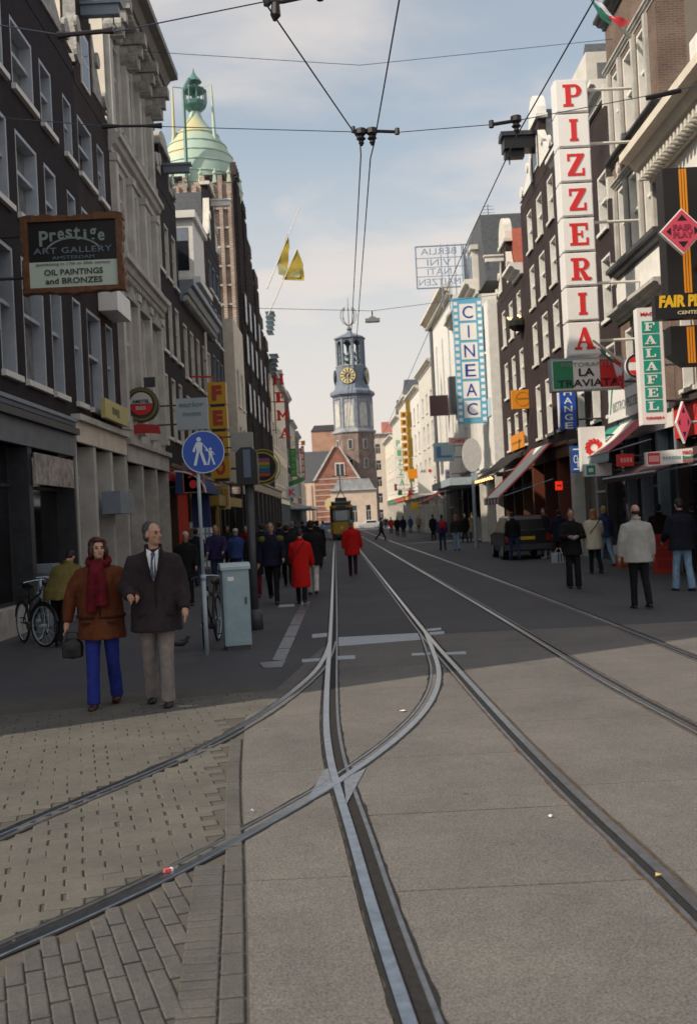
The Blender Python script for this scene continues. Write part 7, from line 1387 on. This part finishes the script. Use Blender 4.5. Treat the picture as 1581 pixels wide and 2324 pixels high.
# tram
tx0, ty0 = at(776, 1200, 86)[0], 86.0; t = thing('tram', 'dark topped yellow tram seen head on in front of the clock tower', 'tram', (tx0, ty0, 0)); FXt = Fr((tx0, ty0, 0), (1, 0, 0), (0, 1, 0)); KEEP.append(FXt)
ty_ = M('tram_yellow', (.42, .25, .02), .4, 2, .1); tdark = M('tram_dark', (.035, .034, .04), .35)
def tsec(h0, h1, w_): return [(-w_, h0), (w_, h0), (w_, h1), (-w_, h1)]
q = MB(FXt); carbody(q, [(0, tsec(.55, 1.55, .72)), (.35, tsec(.5, 1.55, .98)), (13, tsec(.5, 1.55, 1.0))]); q.build('lower_body', ty_, t)
q = MB(FXt); carbody(q, [(.05, tsec(1.553, 2.72, .72)), (.38, tsec(1.553, 2.75, .97)), (13, tsec(1.553, 2.75, .99))]); q.build('upper_body', tdark, t)
q = MB(FXt); carbody(q, [(.02, tsec(2.753, 2.95, .73)), (.36, tsec(2.753, 2.95, .985)), (13, tsec(2.753, 2.95, 1.0))]); q.build('roof_band', ty_, t)
q = MB(FXt); carbody(q, [(.1, tsec(2.953, 3.2, .6)), (.6, tsec(2.953, 3.32, .85)), (13, tsec(2.953, 3.3, .85))]); q.build('roof', tdark, t)
q = MB(FXt); q.box(-.5, .5, .9, 2.2, 3.3, 3.62); q.build('roof_box', dkgrey, t)
q = MB(FXt); q.box(-.52, .52, -.004, .03, 1.66, 2.5); q.build('windscreen', M('tram_glass', (.20, .27, .33), .1, spec=.9), t)
for s in (-1, 1): q = MB(FXt); q.prism([(s * .55 if s > 0 else -.7, 1.66), (.7 if s > 0 else -.55, 1.66), (.7 if s > 0 else -.55, 2.5), (s * .55 if s > 0 else -.7, 2.5)], .0, .04); q.build('side_window', glass, t)
q = MB(FXt); q.box(-.4, .4, -.004, .02, 2.77, 2.93); q.build('destination_box', M('destination_glass', (.05, .05, .04), .3), t)
q = MB(FXt); q.tube([(0, -.03, 1.05), (0, .05, 1.05)], .13, 12); q.build('headlight', M('lamp_glass', (.55, .52, .42), .2), t)
q = MB(FXt); q.box(-.85, .85, .3, 12.6, .12, .497); q.build('skirt', tdark, t); q = MB(FXt); q.box(-.5, .5, -.2, .02, .32, .52); q.build('bumper', dkgrey, t)
for yy in (2, 3.8, 9, 10.8):
    for s in (-1, 1): wheel(t, (tx0 + s * .72, ty0 + yy, .33), .33, .1)
q = MB(FXt); q.tube([(-.5, 1.5, 3.3), (0, 2.6, 4.4), (0, 1.4, 5.5)], .04, 5); q.tube([(.5, 1.5, 3.3), (0, 2.6, 4.4)], .04, 5); q.tube([(-.7, 1.4, 5.5), (.7, 1.4, 5.5)], .05, 5); q.build('current_collector', dkgrey, t)
# parked cars at the square
def farcar(label, u, Y, col, rot=0):
    X = at(u, 1176, Y)[0]; t = thing('parked_car', label, 'car', (X, Y, 0), 'cars on the square by the tower'); fr = Fr((X, Y, 0), (0, 1, 0), (1, 0, 0)) if rot else Fr((X, Y, 0), (1, 0, 0), (0, 1, 0)); KEEP.append(fr)
    fr = Fr((X - 2, Y + .85, 0), (0, -1, 0), (1, 0, 0)) if not rot else fr
    q = MB(fr); S2 = lambda hw, z0, zb, zr, tw: sec(hw, z0, zb, zr, tw)
    carbody(q, [(0, S2(.7, .4, .7, .8, .6)), (.2, S2(.8, .3, .8, .88, .7)), (1.1, S2(.83, .28, .86, .92, .72)), (1.7, S2(.83, .28, .88, 1.4, .6)), (3.1, S2(.83, .28, .9, 1.42, .6)), (3.7, S2(.82, .3, .9, .98, .7)), (4.1, S2(.75, .4, .8, .86, .62))]); q.build('body', M('car_paint_' + col[0], col[1], .25, spec=.6), t)
    q = MB(fr); q.box(.845 - .03, .846 - .02 + .02, 1.6, 3.2, .95, 1.25); q.build('window', glass, t)
    for yy in (.85, 3.25):
        p = fr.T(.72, yy, .3); wheel(t, p, .3, .18, 'y')
farcar('small pale car beside the foot of the clock tower', 836, 168, ('silver', (.45, .46, .48))); farcar('dark car far right of the clock tower foot', 874, 176, ('navy', (.03, .035, .05))); farcar('dark blue car left of the tram at the street end', 735, 160, ('deep_blue', (.03, .05, .10)))
# bicycles
def bike(label, x, y, ang, col=black, bent=0, group='parked bicycles', light=False):
    t = thing('bicycle', label, 'bicycle', (x, y, 0), group); d = Vector((cos(ang), sin(ang), 0)); o = Vector((x, y, 0)); Z = Vector((0, 0, 1)); side = Vector((-d.y, d.x, 0)); lean = side * .06
    def p(a, z, s=0): return o + d * a + Z * z + side * s + lean * z
    def whl(a, steer=0):
        dd = (d * cos(steer) + side * sin(steer)); c = p(a, .34); q = MB(); q.tube([c + dd * .33 * cos(i * pi / 10) + Z * .33 * sin(i * pi / 10) for i in range(21)], .02, 6); w_ = q.build('wheel', M('tyre_rubber', (.012, .012, .012), .8), t)
        q = MB(); [q.tube([c, c + dd * .31 * cos(i * pi / 7) + Z * .31 * sin(i * pi / 7)], .003, 3) for i in range(14)]; q.tube([c - side * .04, c + side * .04], .03, 6); q.tube([c + dd * .305 * cos(i * pi / 10) + Z * .305 * sin(i * pi / 10) for i in range(21)], .011, 5); q.build('rim', galv, w_)
        q = MB(); q.tube([c + dd * .37 * cos(i * pi / 8 + .2) + Z * .37 * sin(i * pi / 8 + .2) for i in range(8)], .022, 5); q.build('mudguard', col, t)
    whl(-.54); whl(.54, bent)
    q = MB(); q.tube([p(-.54, .34), p(-.1, .30), p(.36, .62)], .018, 6); q.tube([p(-.1, .3), p(-.22, .88)], .018, 6); q.tube([p(-.2, .75), p(-.54, .34)], .012, 5); q.tube([p(.36, .62), p(.33, .90)], .02, 6); q.tube([p(.36, .62), p(.42, .45), p(.54, .34)], .015, 6); q.tube([p(-.19, .70), p(.35, .85)], .016, 6); q.build('frame', col, t)
    q = MB(); q.tube([p(.33, .90), p(.30, 1.04)], .015, 6); q.tube([p(.12, 1.0, .28), p(.24, 1.03, .24), p(.31, 1.06, .08), p(.31, 1.06, -.08), p(.24, 1.03, -.24), p(.12, 1.0, -.28)], .012, 6); q.build('handlebar', steel, t)
    q = MB(); q.ball(p(-.24, .95), .06, .06, .04, 8, 5); q.tube([p(-.36, .95), p(-.24, .955), p(-.06, .945)], [.085, .06, .025], 8); q.build('saddle', M('saddle_leather', (.02, .014, .012), .5), t)
    q = MB(); q.tube([p(.42, .80), p(.48, .80)], .045, 8); q.build('headlight', galv, t)
    q = MB(); q.tube([p(-.1, .30, -.06), p(-.1, .30, .06)], .075, 10); q.tube([p(-.1, .3, .07), p(-.02, .16, .08), p(-.02, .16, .16)], .012, 5); q.tube([p(-.1, .3, -.07), p(-.18, .44, -.08), p(-.18, .44, -.16)], .012, 5); q.build('crank', dkgrey, t)
    q = MB(); q.box(0, 0, 0, 0, 0, 0); q = MB(); q.tube([p(-.3, .76), p(-.75, .74)], .01, 5); [q.tube([p(-.35, .76, s), p(-.78, .74, s)], .008, 5) for s in (-.06, .06)]; q.build('carrier', col, t)
    return t
bx, by = pat(470, 1474); bike('dark bicycle seen end on behind the pole of the blue pedestrian sign', bx - .02, by + .55, R(-93), black, .15)
bike('dark bicycle cut off by the left edge in front of the shop window', -5.25, 16.6, R(-55), black, .3)
bike('dark bicycle leaning by the stone pedestal behind the one at the left edge', -5.4, 17.6, R(-80), dkgrey, -.2)
for lb, u, v, a in (('parked bicycle left of the dark car near the cafe', 1112, 1228, -70), ('second parked bicycle nearer the beige coat', 1100, 1226, -95)): q_ = pat(u, v); bike(lb, q_[0], q_[1], R(a), dkgrey, .2)
# pigeon on the pavement
p = pat(412, 1478); t = thing('pigeon', 'dark pigeon on the shaded pavement between the man and the sign pole', 'pigeon', (p[0], p[1], 0)); b = MB(); b.tube([(-.13, 0, .10), (-.06, 0, .11), (.02, 0, .12), (.07, 0, .15), (.09, 0, .19)], [.012, .04, .055, .04, .024], 10); b.ball((.10, 0, .20), .028, .024, .024); b.tube([(.12, 0, .2), (.145, 0, .195)], [.008, .003], 5); [b.tube([(.01, s * .02, .08), (.015, s * .02, 0.008), (.04, s * .02, .006)], .006, 4) for s in (-1, 1)]; fuse(b, 'body', .008, M('pigeon_grey', (.035, .036, .045), .7), t, smooth=1)
b = MB(); b.tube([(p[0] - .12, p[1] - .045, .115), (p[0] - .03, p[1] - .055, .13), (p[0] + .04, p[1] - .045, .13)], [.01, .03, .015], 6); b.build('wing', M('pigeon_wing', (.06, .062, .07), .7), t, True)
bpy.data.scenes.remove(TS)
# separate pieces that merely share a builder become objects of their own
def split_loose(o):
    me = o.data; n = len(me.vertices); p = list(range(n))
    def f(x):
        while p[x] != x: p[x] = p[p[x]]; x = p[x]
        return x
    for e in me.edges: p[f(e.vertices[0])] = f(e.vertices[1])
    isl = {}
    for q in me.polygons: isl.setdefault(f(q.vertices[0]), []).append(tuple(q.vertices))
    if len(isl) < 2: return
    for k, faces in enumerate(isl.values()):
        ids = sorted({i for q in faces for i in q}); mp_ = {i: j for j, i in enumerate(ids)}
        m2 = bpy.data.meshes.new(me.name.split('.')[0]); m2.from_pydata([tuple(me.vertices[i].co) for i in ids], [], [[mp_[i] for i in q] for q in faces])
        for mt in me.materials: m2.materials.append(mt)
        m2.polygons.foreach_set('use_smooth', [me.polygons[0].use_smooth] * len(m2.polygons)); m2.update()
        if k == 0: o.data = m2
        else:
            c = bpy.data.objects.new(o.name.split('.')[0], m2); COL.objects.link(c); c.parent = o.parent; c.location = o.location
for o in [o for o in bpy.data.objects if o.type == 'MESH' and o.name.split('.')[0] in ('insulator', 'downpipe', 'carved_ornament', 'pier', 'bulb', 'clip', 'post', 'perforation', 'pinwheel', 'corner_mark', 'element', 'slat', 'green_line', 'bracket', 'stripe', 'letter_square', 'mullion', 'step_base', 'pane', 'side_lettering', 'gable_coping', 'panel_joint')]: split_loose(o)
